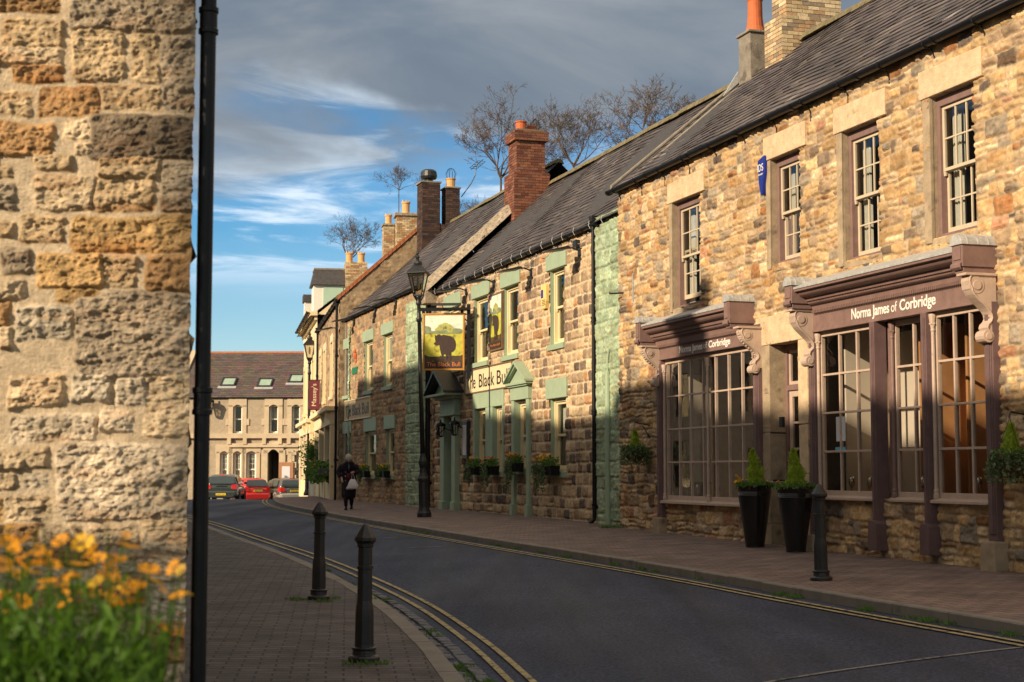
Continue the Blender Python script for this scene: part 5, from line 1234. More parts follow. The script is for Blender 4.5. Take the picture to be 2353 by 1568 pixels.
# block paving
def paving(name, rot, c1_, c2_, mort, bw=.21, bh=.105, extra=None):
    global N, L, tc
    m, N, L, P = nodes_of(name); M[name] = m; tc = N.new('ShaderNodeTexCoord')
    mp = N.new('ShaderNodeMapping'); mp.inputs['Rotation'].default_value = (0, 0, rot); L.new(tc.outputs['Object'], mp.inputs[0])
    wz_ = N.new('ShaderNodeTexNoise'); wz_.inputs['Scale'].default_value = 1.3; L.new(mp.outputs[0], wz_.inputs[0])
    ad = N.new('ShaderNodeVectorMath'); ad.operation = 'MULTIPLY_ADD'; ad.inputs[1].default_value = (.03, .03, 0); L.new(wz_.outputs['Color'], ad.inputs[0]); L.new(mp.outputs[0], ad.inputs[2])
    b = N.new('ShaderNodeTexBrick'); b.inputs['Scale'].default_value = 1; b.inputs['Brick Width'].default_value = bw; b.inputs['Row Height'].default_value = bh
    b.inputs['Mortar Size'].default_value = .009; b.inputs['Mortar Smooth'].default_value = .3; b.inputs['Color1'].default_value = (*c1_, 1); b.inputs['Color2'].default_value = (*c2_, 1); b.inputs['Mortar'].default_value = (*mort, 1)
    L.new(ad.outputs[0], b.inputs['Vector'])
    v = mul(ramp(noise(2.2, 5), .35, .65, .72, 1.28), ramp(noise(60, 3, .7), .3, .7, .8, 1.2))
    sc = N.new('ShaderNodeVectorMath'); sc.operation = 'SCALE'; L.new(b.outputs['Color'], sc.inputs[0]); L.new(v, sc.inputs['Scale']); L.new(sc.outputs[0], P.inputs['Base Color'])
    P.inputs['Roughness'].default_value = .8; P.inputs['Specular IOR Level'].default_value = .35
    bp = N.new('ShaderNodeBump'); bp.inputs['Strength'].default_value = .8; bp.inputs['Distance'].default_value = .008
    h = N.new('ShaderNodeMath'); h.operation = 'MULTIPLY_ADD'; L.new(b.outputs['Fac'], h.inputs[0]); h.inputs[1].default_value = -1.5
    nn = noise(35, 4); L.new(nn, h.inputs[2]); L.new(h.outputs[0], bp.inputs['Height']); L.new(bp.outputs[0], P.inputs['Normal'])
paving('paving_left', R(-6), (.105, .086, .078), (.070, .058, .054), (.024, .021, .019), bw=.25, bh=.125)
paving('paving_right', R(-17.5), (.215, .150, .128), (.155, .115, .102), (.06, .048, .042), bw=.26, bh=.13)
M['kerbstone'] = mat('concrete_kerb', (.20, .175, .145), .85, .18, 4, .4, 50, dirt=((.10, .09, .07), 3, .6))
M['sett'] = mat('stone_setts', (.105, .105, .115), .7, .3, 9, .5, 40, dirt=((.05, .048, .04), 8, .6))
hl = MB(); hxs = list(range(-300, 301, 20)); r0 = random.Random(4)
hr = [[(x, 210+j*40, -1.5+(7+3*math.sin(x*.013)+2*math.sin(x*.041+1))*math.sin(math.pi*j/6)) for x in hxs] for j in range(7)]
nh = len(hxs); hl.add([v for q in hr for v in q], [(j*nh+i, j*nh+i+1, (j+1)*nh+i+1, (j+1)*nh+i) for j in range(6) for i in range(nh-1)])
structure(hl.build('hills', mat('distant_fields', (.06, .075, .03), .95, .4, .03), smooth=True))
structure(MB().add([(-400, -60, -1.4), (400, -60, -1.4), (400, 600, -1.4), (-400, 600, -1.4)], [(0, 1, 2, 3)]).build('ground', mat('distant_ground', (.07, .065, .05), .9, .3, .05)))
sheet('road', 'asphalt', list(np.arange(-45, -16, 1.5))+list(np.arange(-16, 14, .4))+list(np.arange(14, 26, 1.5)), list(np.arange(-12, 30, .4))+list(np.arange(30, 97, .8)), lambda x, y: zroad(x, y))
def off_curve(c, d):                              # offset of a plan curve to its right side
    t = np.gradient(c, axis=0); t /= np.linalg.norm(t, axis=1)[:, None]; return c+np.stack([t[:, 1], -t[:, 0]], 1)*d
def ribbon(name, m, c, d0, d1, z0, z1, bevel=0, seg=None):
    a, b = off_curve(c, d0), off_curve(c, d1); mb = MB()
    vs = [(p[0], p[1], f(p[0], p[1])) for p, f in zip(a, [z0]*len(a))]+[(p[0], p[1], z1(p[0], p[1])) for p in b]
    n = len(a); mb.add(vs, [(i, n+i, n+i+1, i+1) for i in range(n-1)]); return mb.build(name, m, smooth=True)
# pavements: strips from the kerb to behind the building fronts, rising gently to the walls
def pavement(name, m, c, side, width, slope):
    inner = off_curve(c, side*.13); outs = [inner]
    fr = np.linspace(0, 1, 7)[1:]
    t = np.gradient(c, axis=0); t /= np.linalg.norm(t, axis=1)[:, None]; nrm = np.stack([t[:, 1], -t[:, 0]], 1)*side
    wd = width(c)
    mb = MB(); rows = []
    for k in [0]+list(fr):
        rows.append([(p[0]+q[0]*(w-.13)*k, p[1]+q[1]*(w-.13)*k, zroad(p0[0], p0[1])+KH+slope*(w-.13)*k) for p, q, w, p0 in zip(inner, nrm, wd, c)])
    n = len(c); mb.add([v for r in rows for v in r], [(j*n+i, j*n+i+1, (j+1)*n+i+1, (j+1)*n+i) for j in range(len(rows)-1) for i in range(n-1)])
    return structure(mb.build(name, m, smooth=True))
pavement('right_pavement', 'paving_right', cKR, 1, lambda c: np.where(c[:, 1] > 66, np.maximum(1.2, 5-(c[:, 1]-66)*.28), 5.0), .032)
pavement('left_pavement', 'paving_left', cKL, -1, lambda c: np.full(len(c), 7.0), .012)
def kerb(name, c, side, w=.13):
    seg = np.concatenate([[0], np.cumsum(np.linalg.norm(np.diff(c, axis=0), axis=1))]); tot = seg[-1]; s = 0; mb = MB(); r = random.Random(3)
    def pt(s_, off):
        x = np.interp(s_, seg, c[:, 0]); y = np.interp(s_, seg, c[:, 1]); x2 = np.interp(s_+.2, seg, c[:, 0]); y2 = np.interp(s_+.2, seg, c[:, 1]); x1 = np.interp(s_-.2, seg, c[:, 0]); y1 = np.interp(s_-.2, seg, c[:, 1])
        t = np.array([x2-x1, y2-y1]); t /= np.linalg.norm(t)+1e-9; return x+t[1]*off*side, y-t[0]*off*side
    while s < tot-.2:
        L_ = .91; e = min(s+L_-.008, tot); dz = r.uniform(-.004, .004); o_ = r.uniform(-.005, .005); vs = []
        for q in (s, (s+e)/2, e):
            x, y = pt(q, 0); z = zroad(x, y)
            for off, hz in ((o_, -.05), (o_, KH-.012), (o_+.012, KH), (o_+w, KH), (o_+w, -.05)):
                a, b = pt(q, off); vs.append((a, b, z+hz+dz+(.0 if hz < 0 else .003)))
        mb.add(vs, [(k*5+i, k*5+(i+1) % 5, (k+1)*5+(i+1) % 5, (k+1)*5+i) for k in (0, 1) for i in range(5)]+[(0, 1, 2, 3, 4), (14, 13, 12, 11, 10)]); s += L_
    return structure(mb.build(name, 'kerbstone'))
kerb('right_kerb', cKR, 1); kerb('left_kerb', cKL, -1, w=.16)
def line(name, m, c, d0, d1, y0, y1, dz=.012):
    msk = (c[:, 1] > y0) & (c[:, 1] < y1); a, b = off_curve(c, d0)[msk], off_curve(c, d1)[msk]; mb = MB(); n = len(a)
    mb.add([(p[0], p[1], zroad(p[0], p[1])+dz) for p in a]+[(p[0], p[1], zroad(p[0], p[1])+dz) for p in b], [(i, n+i, n+i+1, i+1) for i in range(n-1)])
    return structure(mb.build(name, m))
fine = lambda P_: smoothcurve(P_, 40)
fKR, fKL = fine(KR), fine(KL)
for d in (.33, .48): line('yellow_line', 'yline', fKL, d, d+.050, -5, 68)
for d in (-.24, -.38): line('yellow_line', 'yline', fKR, d, d-.055, -5, 82)
# road drawn finer under the painted lines so the sheets never touch
def on_road(px, py):
    best = min(np.arange(6, 60, .02), key=lambda Y: abs(at(px, py, Y).z-zroad(at(px, py, Y).x, Y))); return at(px, py, best)
wl_ = MB(); pts = [on_road(*q) for q in ((1700, 1580), (1800, 1561), (1910, 1544), (2030, 1527), (2150, 1511), (2260, 1498), (2400, 1482))]
for i in range(len(pts)-1):
    p, q = pts[i], pts[i+1]; p2 = (p.x+.02, p.y-.045); 
    wl_.add([(p.x, p.y, zroad(p.x, p.y)+.007), (q.x, q.y, zroad(q.x, q.y)+.007), (q.x+.01, q.y-.04, zroad(q.x, q.y-.04)+.007), (p.x+.01, p.y-.04, zroad(p.x, p.y-.04)+.007)], [(0, 1, 2, 3)])
structure(wl_.build('white_line', 'wline'))
wl2 = MB()
for (px, py, Y, w_) in ((1206, 2125, 28.5, 1.7), (1640, 2133, 25.5, .5)):
    p = at(px/1.7407, py/1.7407, Y); wl2.add([(p.x, p.y, zroad(p.x, p.y)+.007), (p.x+w_, p.y+.15, zroad(p.x+w_, p.y)+.007), (p.x+w_, p.y+.26, zroad(p.x+w_, p.y)+.007), (p.x, p.y+.1, zroad(p.x, p.y)+.007)], [(0, 1, 2, 3)])
structure(wl2.build('white_line', 'wline'))
# row of worn setts between left kerb and asphalt
se = MB(); r_ = random.Random(8); seg = np.concatenate([[0], np.cumsum(np.linalg.norm(np.diff(fKL, axis=0), axis=1))])
for row, off in enumerate((.07, .185)):
    s = np.interp(7, fKL[:, 1], seg)
    while s < np.interp(19.5, fKL[:, 1], seg):
        l = r_.uniform(.13, .21); x = np.interp(s+l/2, seg, fKL[:, 0]); y = np.interp(s+l/2, seg, fKL[:, 1]); x2 = np.interp(s+l/2+.3, seg, fKL[:, 0]); y2 = np.interp(s+l/2+.3, seg, fKL[:, 1])
        t = Vector((x2-x, y2-y)).normalized(); ang = math.atan2(t.y, t.x)
        if r_.random() > .10:
            xx, yy = x+t.y*off, y-t.x*off
            se.T = Matrix.Translation((xx, yy, zroad(xx, yy))) @ Matrix.Rotation(ang, 4, 'Z') @ Matrix.Rotation(r_.uniform(-.05, .05), 4, 'X')
            se.jbox(-l/2+.008, l/2-.008, -.05, .05, -.04, .014+r_.uniform(-.004, .008), .008)
        s += l
structure(se.build('gutter_setts', 'sett', bevel=.008))
# tufts of grass and weed: cannot be counted
def tufts(name, spots, label, h=.07, seed=2):
    r = random.Random(seed); mb = MB()
    for (x, y, z, rad, n) in spots:
        for k in range(n):
            a = r.uniform(0, 6.28); d = rad*math.sqrt(r.random()); bx, by = x+d*math.cos(a), y+d*math.sin(a); hh = h*r.uniform(.4, 1.2)*(1-.4*d/rad); t = r.uniform(0, 6.28); w = .006
            lx, ly = r.uniform(-.035, .035), r.uniform(-.035, .035)
            mb.add([(bx-w*math.cos(t), by-w*math.sin(t), z-.01), (bx+w*math.cos(t), by+w*math.sin(t), z-.01), (bx+lx*.5+w*.7, by+ly*.5, z+hh*.6), (bx+lx, by+ly, z+hh)], [(0, 1, 2), (0, 2, 3)])
    o = mb.build(name, 'leaf'); return tag(o, label, 'grass', kind='stuff')
sp = []
for k in range(26):
    y = r_.choice([r_.uniform(8, 15), r_.uniform(9, 12), r_.uniform(14, 22)]); x = xl_of(y)+r_.uniform(.02, .24); sp.append((x, y, zroad(x, y), r_.uniform(.03, .10), int(r_.uniform(20, 70))))
for (px, py, Y) in ((1080, 1535, 11.4), (1060, 1550, 11.2), (1100, 1560, 11.0), (1030, 1495, 12.3)):
    x = xl_of(Y)+.1; sp.append((x, Y, zroad(x, Y), .13, 130))
tufts('kerb_weeds', sp, 'weeds growing among the setts along the left kerb')
sp = []
for k in range(34):
    y = r_.uniform(11, 34); x = xr_of(y)-r_.uniform(.02, .08); sp.append((x, y, zroad(x, y), r_.uniform(.03, .09), int(r_.uniform(12, 60))))
for y in (16.3, 16.6, 14.9, 13.9, 22.9): x = xr_of(y)-.06; sp.append((x, y, zroad(x, y), .10, 110))
tufts('kerb_weeds', sp, 'weeds growing in the gutter along the right kerb', .06)

# ------------------------------------------------------------------ BOLLARDS
def pav_z_left(x, y): return zroad(xl_of(y), y)+KH+.012*math.hypot(x-xl_of(y), 0)
def pav_z_right(x, y): return zroad(xr_of(y), y)+KH+.032*max(0, (x-xr_of(y))*.95-.13)
def bollard():
    root = empty('bollard'); a0 = math.pi/8
    s = MB(); s.lathe([(.080, .06), (.080, .10), (.075, .13), (.073, .36), (.070, .40), (.060, .46), (.057, .80), (.056, .865)], n=8, a0=a0)
    sh = s.build('shaft', 'iron', root, bevel=.004)
    for k in range(8):
        a = k*math.pi/4
        if k % 2: 
            f = MB(); f.T = Matrix.Rotation(a, 4, 'Z'); f.box(.078, .0875, -.012, .012, .13, .38)
    b = MB(); b.lathe([(.122, 0), (.122, .035), (.112, .045), (.090, .055), (.086, .09), (.095, .094), (.095, .108), (.080, .115)], n=16); b.build('base', 'iron', root, bevel=.003)
    MB().lathe([(.057, .70), (.066, .705), (.066, .725), (.057, .73)], n=8, a0=a0).build('band', 'iron', root); r = MB(); r.lathe([(.057, .865), (.064, .87), (.066, .895), (.073, .905)], n=8, a0=a0); r.build('band', 'iron', root)
    c = MB(); c.lathe([(.073, .905), (.087, .915), (.087, .940), (.082, .948), (.025, 1.035), (.009, 1.048), (.005, 1.05)], n=8, a0=a0); c.build('cap', 'iron', root, bevel=.003)
    return root
b0 = bollard(); bp_ = [(-1.13, 12.1, 'L', 'black octagonal bollard standing nearest the camera on the left pavement', 12), (-2.08, 17.0, 'L', 'black octagonal bollard farther along the left pavement, grass at its foot', -8), (3.37, 17.2, 'R', 'black octagonal bollard on the right pavement in front of the shop windows', 20)]
for i, (x, y, s, lab, rz) in enumerate(bp_):
    o = b0 if i == 0 else copy_tree(b0); o.location = (x, y, (pav_z_left if s == 'L' else pav_z_right)(x, y)-.004); o.rotation_euler = (R(.6*(i-1)), R(-.9 if i == 2 else .3), R(rz))
    tag(o, lab, 'bollard', 'black cast iron bollards along the pavements')
print('bollard z', [tuple(round(v, 2) for v in (pav_z_left(-1.13, 12.1)-CZ, pav_z_left(-2.08, 17)-CZ, pav_z_right(3.37, 17.2)-CZ))])
tufts('pavement_grass', [(-2.30, 16.9, pav_z_left(-2.3, 16.9), .12, 110), (-2.0, 16.75, pav_z_left(-2, 16.8), .10, 70), (-1.9, 17.05, pav_z_left(-2, 17), .06, 40), (-1.16, 11.93, pav_z_left(-1.1, 11.9), .12, 60), (-.98, 11.95, pav_z_left(-1, 12), .06, 50), (-1.5, 17.1, pav_z_left(-1.5, 17), .05, 18)], 'short grass growing round the feet of the left bollards', .05, 4)
# the corner grass patch at the foot of the shop and along the walls
g1 = FS.w(XL+.1, -.15, 0); tufts('wall_weeds', [(g1.x, g1.y, pav_z_right(g1.x, g1.y), .22, 160), (g1.x-.2, g1.y-.1, pav_z_right(g1.x, g1.y), .12, 60)], 'green weeds at the foot of the shop corner', .06, 5)

# ------------------------------------------------------------------ STREET LAMPS
def street_lamp():
    root = empty('street_lamp')
    b = MB(); b.lathe([(.15, 0), (.15, .08), (.13, .12), (.118, .16), (.108, .20), (.104, .72), (.120, .75), (.120, .79), (.096, .84), (.078, .90), (.068, 1.0), (.086, 1.08), (.088, 1.14), (.064, 1.22), (.054, 1.30)], n=12)
    b.build('base', 'iron', root, smooth=False)
    p = MB(); p.lathe([(.052, 1.30), (.046, 3.0), (.040, 4.02), (.058, 4.03), (.062, 4.10), (.045, 4.13), (.038, 4.2), (.038, 4.36), (.055, 4.38), (.062, 4.42), (.045, 4.46), (.06, 4.52), (.085, 4.56)], n=12)
    p.tube([(-.28, 0, 4.10), (.28, 0, 4.10)], .0, 4) if False else None
    p.build('post', 'iron', root, smooth=True)
    c = MB(); n = 4; a0 = math.pi/4; z = 4.58
    for k in range(4):
        a = a0+k*math.pi/2; ca, sa = math.cos(a), math.sin(a)
        c.tube([(.12*ca, .12*sa, z), (.245*ca, .245*sa, z+.44)], .013, 4)
        c.tube([(.05*ca, .05*sa, z-.12), (.13*ca, .13*sa, z+.0)], .014, 4)
    c.lathe([(.13, z-.02), (.13, z+.01)], n=4, a0=a0); c.lathe([(.25, z+.43), (.285, z+.445), (.285, z+.47), (.24, z+.50)], n=4, a0=a0)
    c.build('lantern_frame', 'iron', root)
    g = MB(); g.lathe([(.118, z+.005), (.24, z+.435)], n=4, a0=a0); g.build('glass', 'lampglass', root)
    t = MB(); t.lathe([(.285, z+.47), (.25, z+.50), (.13, z+.60), (.085, z+.63)], n=4, a0=a0); t.lathe([(.085, z+.62), (.095, z+.66), (.08, z+.70), (.03, z+.74), (.045, z+.78), (.05, z+.80), (.02, z+.84), (.03, z+.87), (.028, z+.90), (.006, z+.96)], n=10)
    t.build('lantern_top', 'iron', root)
    l = MB(); l.lathe([(.02, z+.12), (.035, z+.2), (.03, z+.33), (.01, z+.38)], n=8); l.build('bulb', 'whitep', root)
    return root
la = street_lamp()
p1 = at(975, 1170, 36.2); zz = pav_z_right(p1.x, p1.y)
k = ((CZ+(1085-570)/F*36.2)-zz)/5.54; la.location = (p1.x, p1.y, zz); la.scale = (k, k, k); la.rotation_euler = (R(0), R(-1.8), R(-10))
tag(la, 'tall black lamp post with four sided lantern beside the hanging bull sign', 'street lamp', 'black heritage street lamps')
print('lamp scale', k, p1)
lb = copy_tree(la); p2 = at(708, 1136, 69.5); zz = pav_z_right(p2.x, min(p2.y, 66)); lb.location = (p2.x, p2.y, zz); k = ((CZ+(1085-757)/F*69.5)-zz)/5.54; lb.scale = (k, k, k); lb.rotation_euler = (0, 0, R(12))
tag(lb, 'smaller looking distant lamp post by the maroon banner', 'street lamp'); print('lamp2', k)

# ------------------------------------------------------------------ HANGING PUB SIGN
sx_, sz_ = FB.p(c10(1020, 700), -.25); y_near = -.28
wq = FB.w(sx_, -.25, 0)
Y_s = wq.y; tl_, tr_, bl_, br_ = [at(*c10(*q), Y_s) for q in ((335, 405), (998, 398), (362, 1305), (1028, 1295))]
hs = empty('hanging_sign', wq, 0, 'gold framed hanging pub sign painted with a black bull in a meadow', 'pub sign')
w_ = ((tr_.x-tl_.x)+(br_.x-bl_.x))/2; h_ = (tl_.z+tr_.z)/2-(bl_.z+br_.z)/2; xr = (tr_.x+br_.x)/2; zb0 = (bl_.z+br_.z)/2
hs.location = (xr, Y_s, zb0); hs.rotation_euler = (0, 0, R(-6)); print('sign', w_, h_, tl_, Y_s)
MB().box(-w_, 0, -.0, .03, 0, h_).build('board', 'signdark', hs)
g = MB(); e_ = .045
g.box(-w_, 0, -.022, .052, 0, e_); g.box(-w_, 0, -.022, .052, h_-e_, h_); g.box(-w_, -w_+e_, -.022, .052, e_, h_-e_); g.box(-e_, 0, -.022, .052, e_, h_-e_); g.build('frame', 'gold', hs, bevel=.006)
picture(hs, w_-2*e_, h_-2*e_, lambda x, y, z: (-w_+e_+x, -y, e_+z))
text('The Black Bull', .155, (-w_/2, -.010, e_+h_*.04), 'copper', hs, width=w_*.80, depth=.002)
br = MB(); br.box(-w_-.08, .10, -.025, .055, h_+.06, h_+.14); br.box(-w_-.02, -w_+.05, -.01, .04, h_, h_+.07); br.box(-.10, -.03, -.01, .04, h_, h_+.07)
br.tube([(-w_-.05, .015, h_+.10), (-w_-.09, .015, h_+.02), (-w_-.05, .015, h_-.03)], .012, 5)
br.box(.06, .14, -.03, .06, -.2, h_+.22)
br.tube([(.10, .015, h_-.25), (-.02, .015, h_-.12), (.02, .015, h_-.02), (.10, .015, h_-.08)], .014, 6); br.build('bracket', 'black', hs)
tr2 = MB(); tr2.tube([(-w_*.5, -.02, h_+.10), (-w_*.52, -.28, h_+.20)], .012, 5); tr2.box(-w_*.75, -.05, -.34, -.26, h_+.16, h_+.22); tr2.build('trough_light', 'iron', hs)

# ------------------------------------------------------------------ PLANTS
def foliage(mb, pts, size, r, up=.3, aspect=.45):
    for (x, y, z) in pts:
        d = Vector((r.uniform(-1, 1), r.uniform(-1, 1), r.uniform(-1, 1)+up)).normalized(); s = d.cross(Vector((r.uniform(-1, 1), r.uniform(-1, 1), .3))).normalized()
        L_ = size*r.uniform(.6, 1.3); c = Vector((x, y, z)); n = d.cross(s)*L_*.12
        mb.add([c, c+d*L_*.5+s*L_*aspect+n, c+d*L_, c+d*L_*.5-s*L_*aspect+n], [(0, 1, 2, 3)])
def flowers(parent, spots, m, rad, r, name='flower'):
    for (x, y, z) in spots:
        mb = MB(); tilt = Matrix.Translation((x, y, z)) @ Matrix.Rotation(r.uniform(-.9, .9), 4, 'X') @ Matrix.Rotation(r.uniform(-.9, .9), 4, 'Y') @ Matrix.Rotation(r.uniform(0, 6), 4, 'Z'); mb.T = tilt
        for k in range(5):
            a = k*2*math.pi/5; w = .62; q = rad*r.uniform(.85, 1.15)
            mb.add([(0, 0, 0), (q*.7*math.cos(a-w), q*.7*math.sin(a-w), rad*.25), (q*math.cos(a), q*math.sin(a), rad*.2), (q*.7*math.cos(a+w), q*.7*math.sin(a+w), rad*.25)], [(0, 1, 2, 3)])
        mb.build(name, m, parent)
def tall_planter(loc, label, yellow, seed):
    r = random.Random(seed); root = empty('planter', loc, r.uniform(0, 3), label, 'planter', 'tall black pots flanking the shop door')
    p = MB(); n = 28
    p.lathe([(.135, 0), (.135, .02), (.235, .74), (.238, .745), (.232, .755), (.240, .765), (.234, .775), (.243, .785), (.238, .795), (.252, .86), (.262, .865), (.262, .885), (.245, .885), (.238, .80), (.05, .79)], n=n); p.build('pot', 'potgl', root, smooth=False)
    MB().lathe([(.235, 0), (.01, .03)], (0, 0, .83), 16).build('soil', mat('potting_soil', (.03, .02, .015), .95), root)
    c = MB(); pts = []
    for k in range(2600):
        z = r.random()**1.25; rad = .135*(1-z)**.75*(1+.18*math.sin(z*17+k%3))+.012; a = r.uniform(0, 6.28); d = rad*r.random()**.45; pts.append((d*math.cos(a)*1.0+.02*math.sin(z*5), d*math.sin(a), .88+z*.50))
    foliage(c, pts, .048, r, up=1.5, aspect=.13); c.build('conifer', 'conifer', root)
    l = MB(); pts = []
    for k in range(900):
        a = r.uniform(0, 6.28); d = .27*math.sqrt(r.random()); pts.append((d*math.cos(a), d*math.sin(a), .865+r.uniform(0, .08)*(1.2-d/.3)))
    foliage(l, pts, .05, r, up=.4, aspect=.32); l.build('leaves', 'leaf', root)
    sp = [(r.uniform(-.24, .24), r.uniform(-.24, .24), .94+r.uniform(0, .04)) for k in range(8)]; flowers(root, sp[:5], 'purplep', .03, r)
    return root, r
d0 = FS.w(FS.p((1735, 1248), -.45)[0], -.45, 0); d1 = FS.w(FS.p((1829, 1257), -.45)[0], -.45, 0)
q0, r0 = tall_planter((d0.x, d0.y, pav_z_right(d0.x, d0.y)-.005), 'tall black pot left of the shop door with bright yellow pansies', 1, 3)
q1, r1 = tall_planter((d1.x, d1.y, pav_z_right(d1.x, d1.y)-.005), 'tall black pot right of the shop door, mostly purple pansies', 0, 4)
q0.rotation_euler.z = 0; q1.rotation_euler.z = 0
flowers(q0, [(-.22-.06*r0.random(), -.12+.1*r0.uniform(-1, 1), .93+.12*r0.random()) for _ in range(11)], 'yellow', .036, r0); flowers(q1, [(-.24, -.05, .96), (-.22, -.1, .93)], 'yellow', .032, r1)
def hanging_basket(loc, label, seed, k=1.0):
    r = random.Random(seed); root = empty('hanging_basket', loc, FS.rz, label, 'basket', 'hanging baskets on the shop front')
    b = MB(); b.lathe([(.01, -.17), (.10, -.14), (.16, -.07), (.185, 0), (.175, 0), (.01, -.02)], n=16); M['moss'] = mat('moss_liner', (.09, .06, .03), .95, .4, 20, .5, 40); b.build('basket', 'moss', root, smooth=False)
    c = MB(); pts = []
    for q in range(1400):
        z = r.random()**1.2; rad = .105*(1-z)**.7+.01; a = r.uniform(0, 6.28); d = rad*r.random()**.5; pts.append((d*math.cos(a), d*math.sin(a), .03+z*.33))
    foliage(c, pts, .042, r, up=1.5, aspect=.14); c.build('conifer', 'conifer', root)
    l = MB(); pts = []
    for q in range(900):
        a = r.uniform(0, 6.28); d = .22*math.sqrt(r.random()); pts.append((d*math.cos(a), d*math.sin(a), .02+r.uniform(-.02, .07)))
    for q in range(500):
        a = r.uniform(0, 6.28); d = .19+r.uniform(0, .06); pts.append((d*math.cos(a), d*math.sin(a), -r.random()**1.6*.20))
    foliage(l, pts, .045, r, up=-.1, aspect=.35); l.build('leaves', 'ivy', root)
    l = MB(); foliage(l, [(p_[0]*.9, p_[1]*.9, p_[2]+.02) for p_ in pts[:500]], .04, r, up=.2, aspect=.35); l.build('leaves', 'leaf', root)
    flowers(root, [(.2*math.cos(a), .2*math.sin(a), .06+.03*math.sin(3*a)) for a in (0, .9, 2.0, 3.1, 4.0, 5.2)], 'redp', .022, r)
    br = MB(); br.tube([(0, .30, .45), (0, .0, .50), (0, -.02, .44)], .010, 6); br.tube([(0, .30, .20), (0, .15, .44)], .008, 5)
    for a in (0, 2.1, 4.2): br.tube([(.18*math.cos(a), .18*math.sin(a), 0), (0, -.01, .44)], .003, 3)
    br.build('bracket', 'iron', root); root.scale = (k, k, k)
    return root
hb = FS.p((1459, 1040), -.30); w0 = FS.w(hb[0], -.30, hb[1]); hanging_basket(w0, 'hanging basket with small conifer on the left corner of the shop wall', 6, 1.05)
hb = FS.p((2325, 1062), -.30); w0 = FS.w(hb[0], -.30, hb[1]); hanging_basket(w0, 'large hanging basket at the right edge beyond the last shop window', 9, 1.1)
def window_box(fr, x, y, z, w, label, seed, cols, trail=.45):
    r = random.Random(seed); root = empty('window_box', fr.w(x, y, z), fr.rz, label, 'window box', 'flower boxes on the pub sills')
    MB().prism([(-.16, -.2), (.02, -.2), (.04, 0), (-.18, 0)], -w/2, w/2).build('trough', 'black', root, bevel=.006)
    l = MB(); foliage(l, [(r.uniform(-w/2, w/2), r.uniform(-.20, .04), r.uniform(-.02, .16)) for _ in range(420)], .055, r, up=.4, aspect=.32); l.build('leaves', 'leaf', root)
    t = MB(); pts = []
    for s_ in range(11):
        x0 = r.uniform(-w/2-.05, w/2*.4); ln = trail*r.uniform(.4, 1.15)
        pts += [(x0+r.uniform(-.03, .03), -.2+r.uniform(-.03, .03), .05-ln*r.random()) for _ in range(60)]
    foliage(t, pts, .05, r, up=-.3, aspect=.38); t.build('trailing_ivy', 'ivy', root)
    for m_, n_ in cols: flowers(root, [(r.uniform(-w/2, w/2), r.uniform(-.22, .0), r.uniform(.10, .24)) for _ in range(n_)], m_, .036, r)
    return root
window_box(FB, (L1[0]+L1[1])/2-.15, -.12, L1[2]+.12, .95, 'yellow and orange flower box on the sill of the pub window nearest the camera', 1, [('yellow', 16), ('orange', 12)], .6)
window_box(FB, (PD[0]+PD[1])/2, -.12, PD[2]+.14, .62, 'red and orange flower box under the small green pediment', 2, [('redp', 8), ('orange', 12), ('yellow', 3)], .75)
window_box(FB, (L3[0]+L3[1])/2, -.12, L3[2]+.12, .62, 'orange and red flower box in the right opening of the paired pub windows', 3, [('redp', 10), ('orange', 10)], .55)
window_box(FB, (L2[0]+L2[1])/2, -.12, L2[2]+.12, .62, 'yellow and rust flower box in the left opening of the paired pub windows', 4, [('yellow', 8), ('redp', 6)], .5)
window_box(FW, (WB[2][0]+WB[2][1])/2-.1, -.12, WB[2][2]+.12, .9, 'yellow flower box on the wing window nearest the drainpipe', 5, [('yellow', 16), ('orange', 6)], .4)
window_box(FW, (WB[1][0]+WB[1][1])/2-.1, -.12, WB[1][2]+.12, .9, 'orange flower box beside the walking woman', 6, [('orange', 16), ('yellow', 5)], .4)
# leafy boxes on the corner shopfronts and the little potted tree
for (fr, x, sd, lb_) in ((FC, 10.2, 1, 'green leafy box on the pale stone shopfront nearest the pub'), (FC, 6.4, 2, 'green leafy box in the middle of the pale stone shopfront')):
    r = random.Random(sd); root = empty('leafy_box', fr.w(x, -.35, 1.0), fr.rz, lb_, 'window box', 'leafy boxes on the corner shopfront'); MB().box(-.9, .9, -.25, .12, -.05, .22).build('trough', 'sett', root)
    l = MB(); foliage(l, [(r.gauss(0, .5), r.gauss(-.1, .16), r.uniform(-.30, .45)*abs(math.cos(r.random()))) for _ in range(700)], .13, r, .2, .4); l.build('leaves', 'leaf', root)
    flowers(root, [(r.gauss(0, .4), -.3+r.gauss(0, .08), r.uniform(0, .5)) for _ in range(9)], 'orange', .05, r)
pt = at(722, 1140, 66.0); root = empty('potted_tree', (pt.x+.1, pt.y, pav_z_right(pt.x, 64)), 0, 'small leafy tree in a white pot by the distant lamp post', 'potted tree'); r = random.Random(5)
MB().lathe([(.24, 0), (.30, .5), (.33, .52), (.33, .58), (.28, .58), (.05, .5)], n=14).build('pot', 'whitep', root)
t = MB(); t.tube([(0, 0, .5), (.05, 0, .8), (-.03, .02, 1.1), (.02, 0, 1.5)], .035, 6); t.build('stem', 'bark', root)
l = MB(); foliage(l, [(r.gauss(0, .28), r.gauss(0, .28), 1.75+r.gauss(0, .26)) for _ in range(1500)], .12, r, .2, .35); l.build('leaves', 'leaf', root)

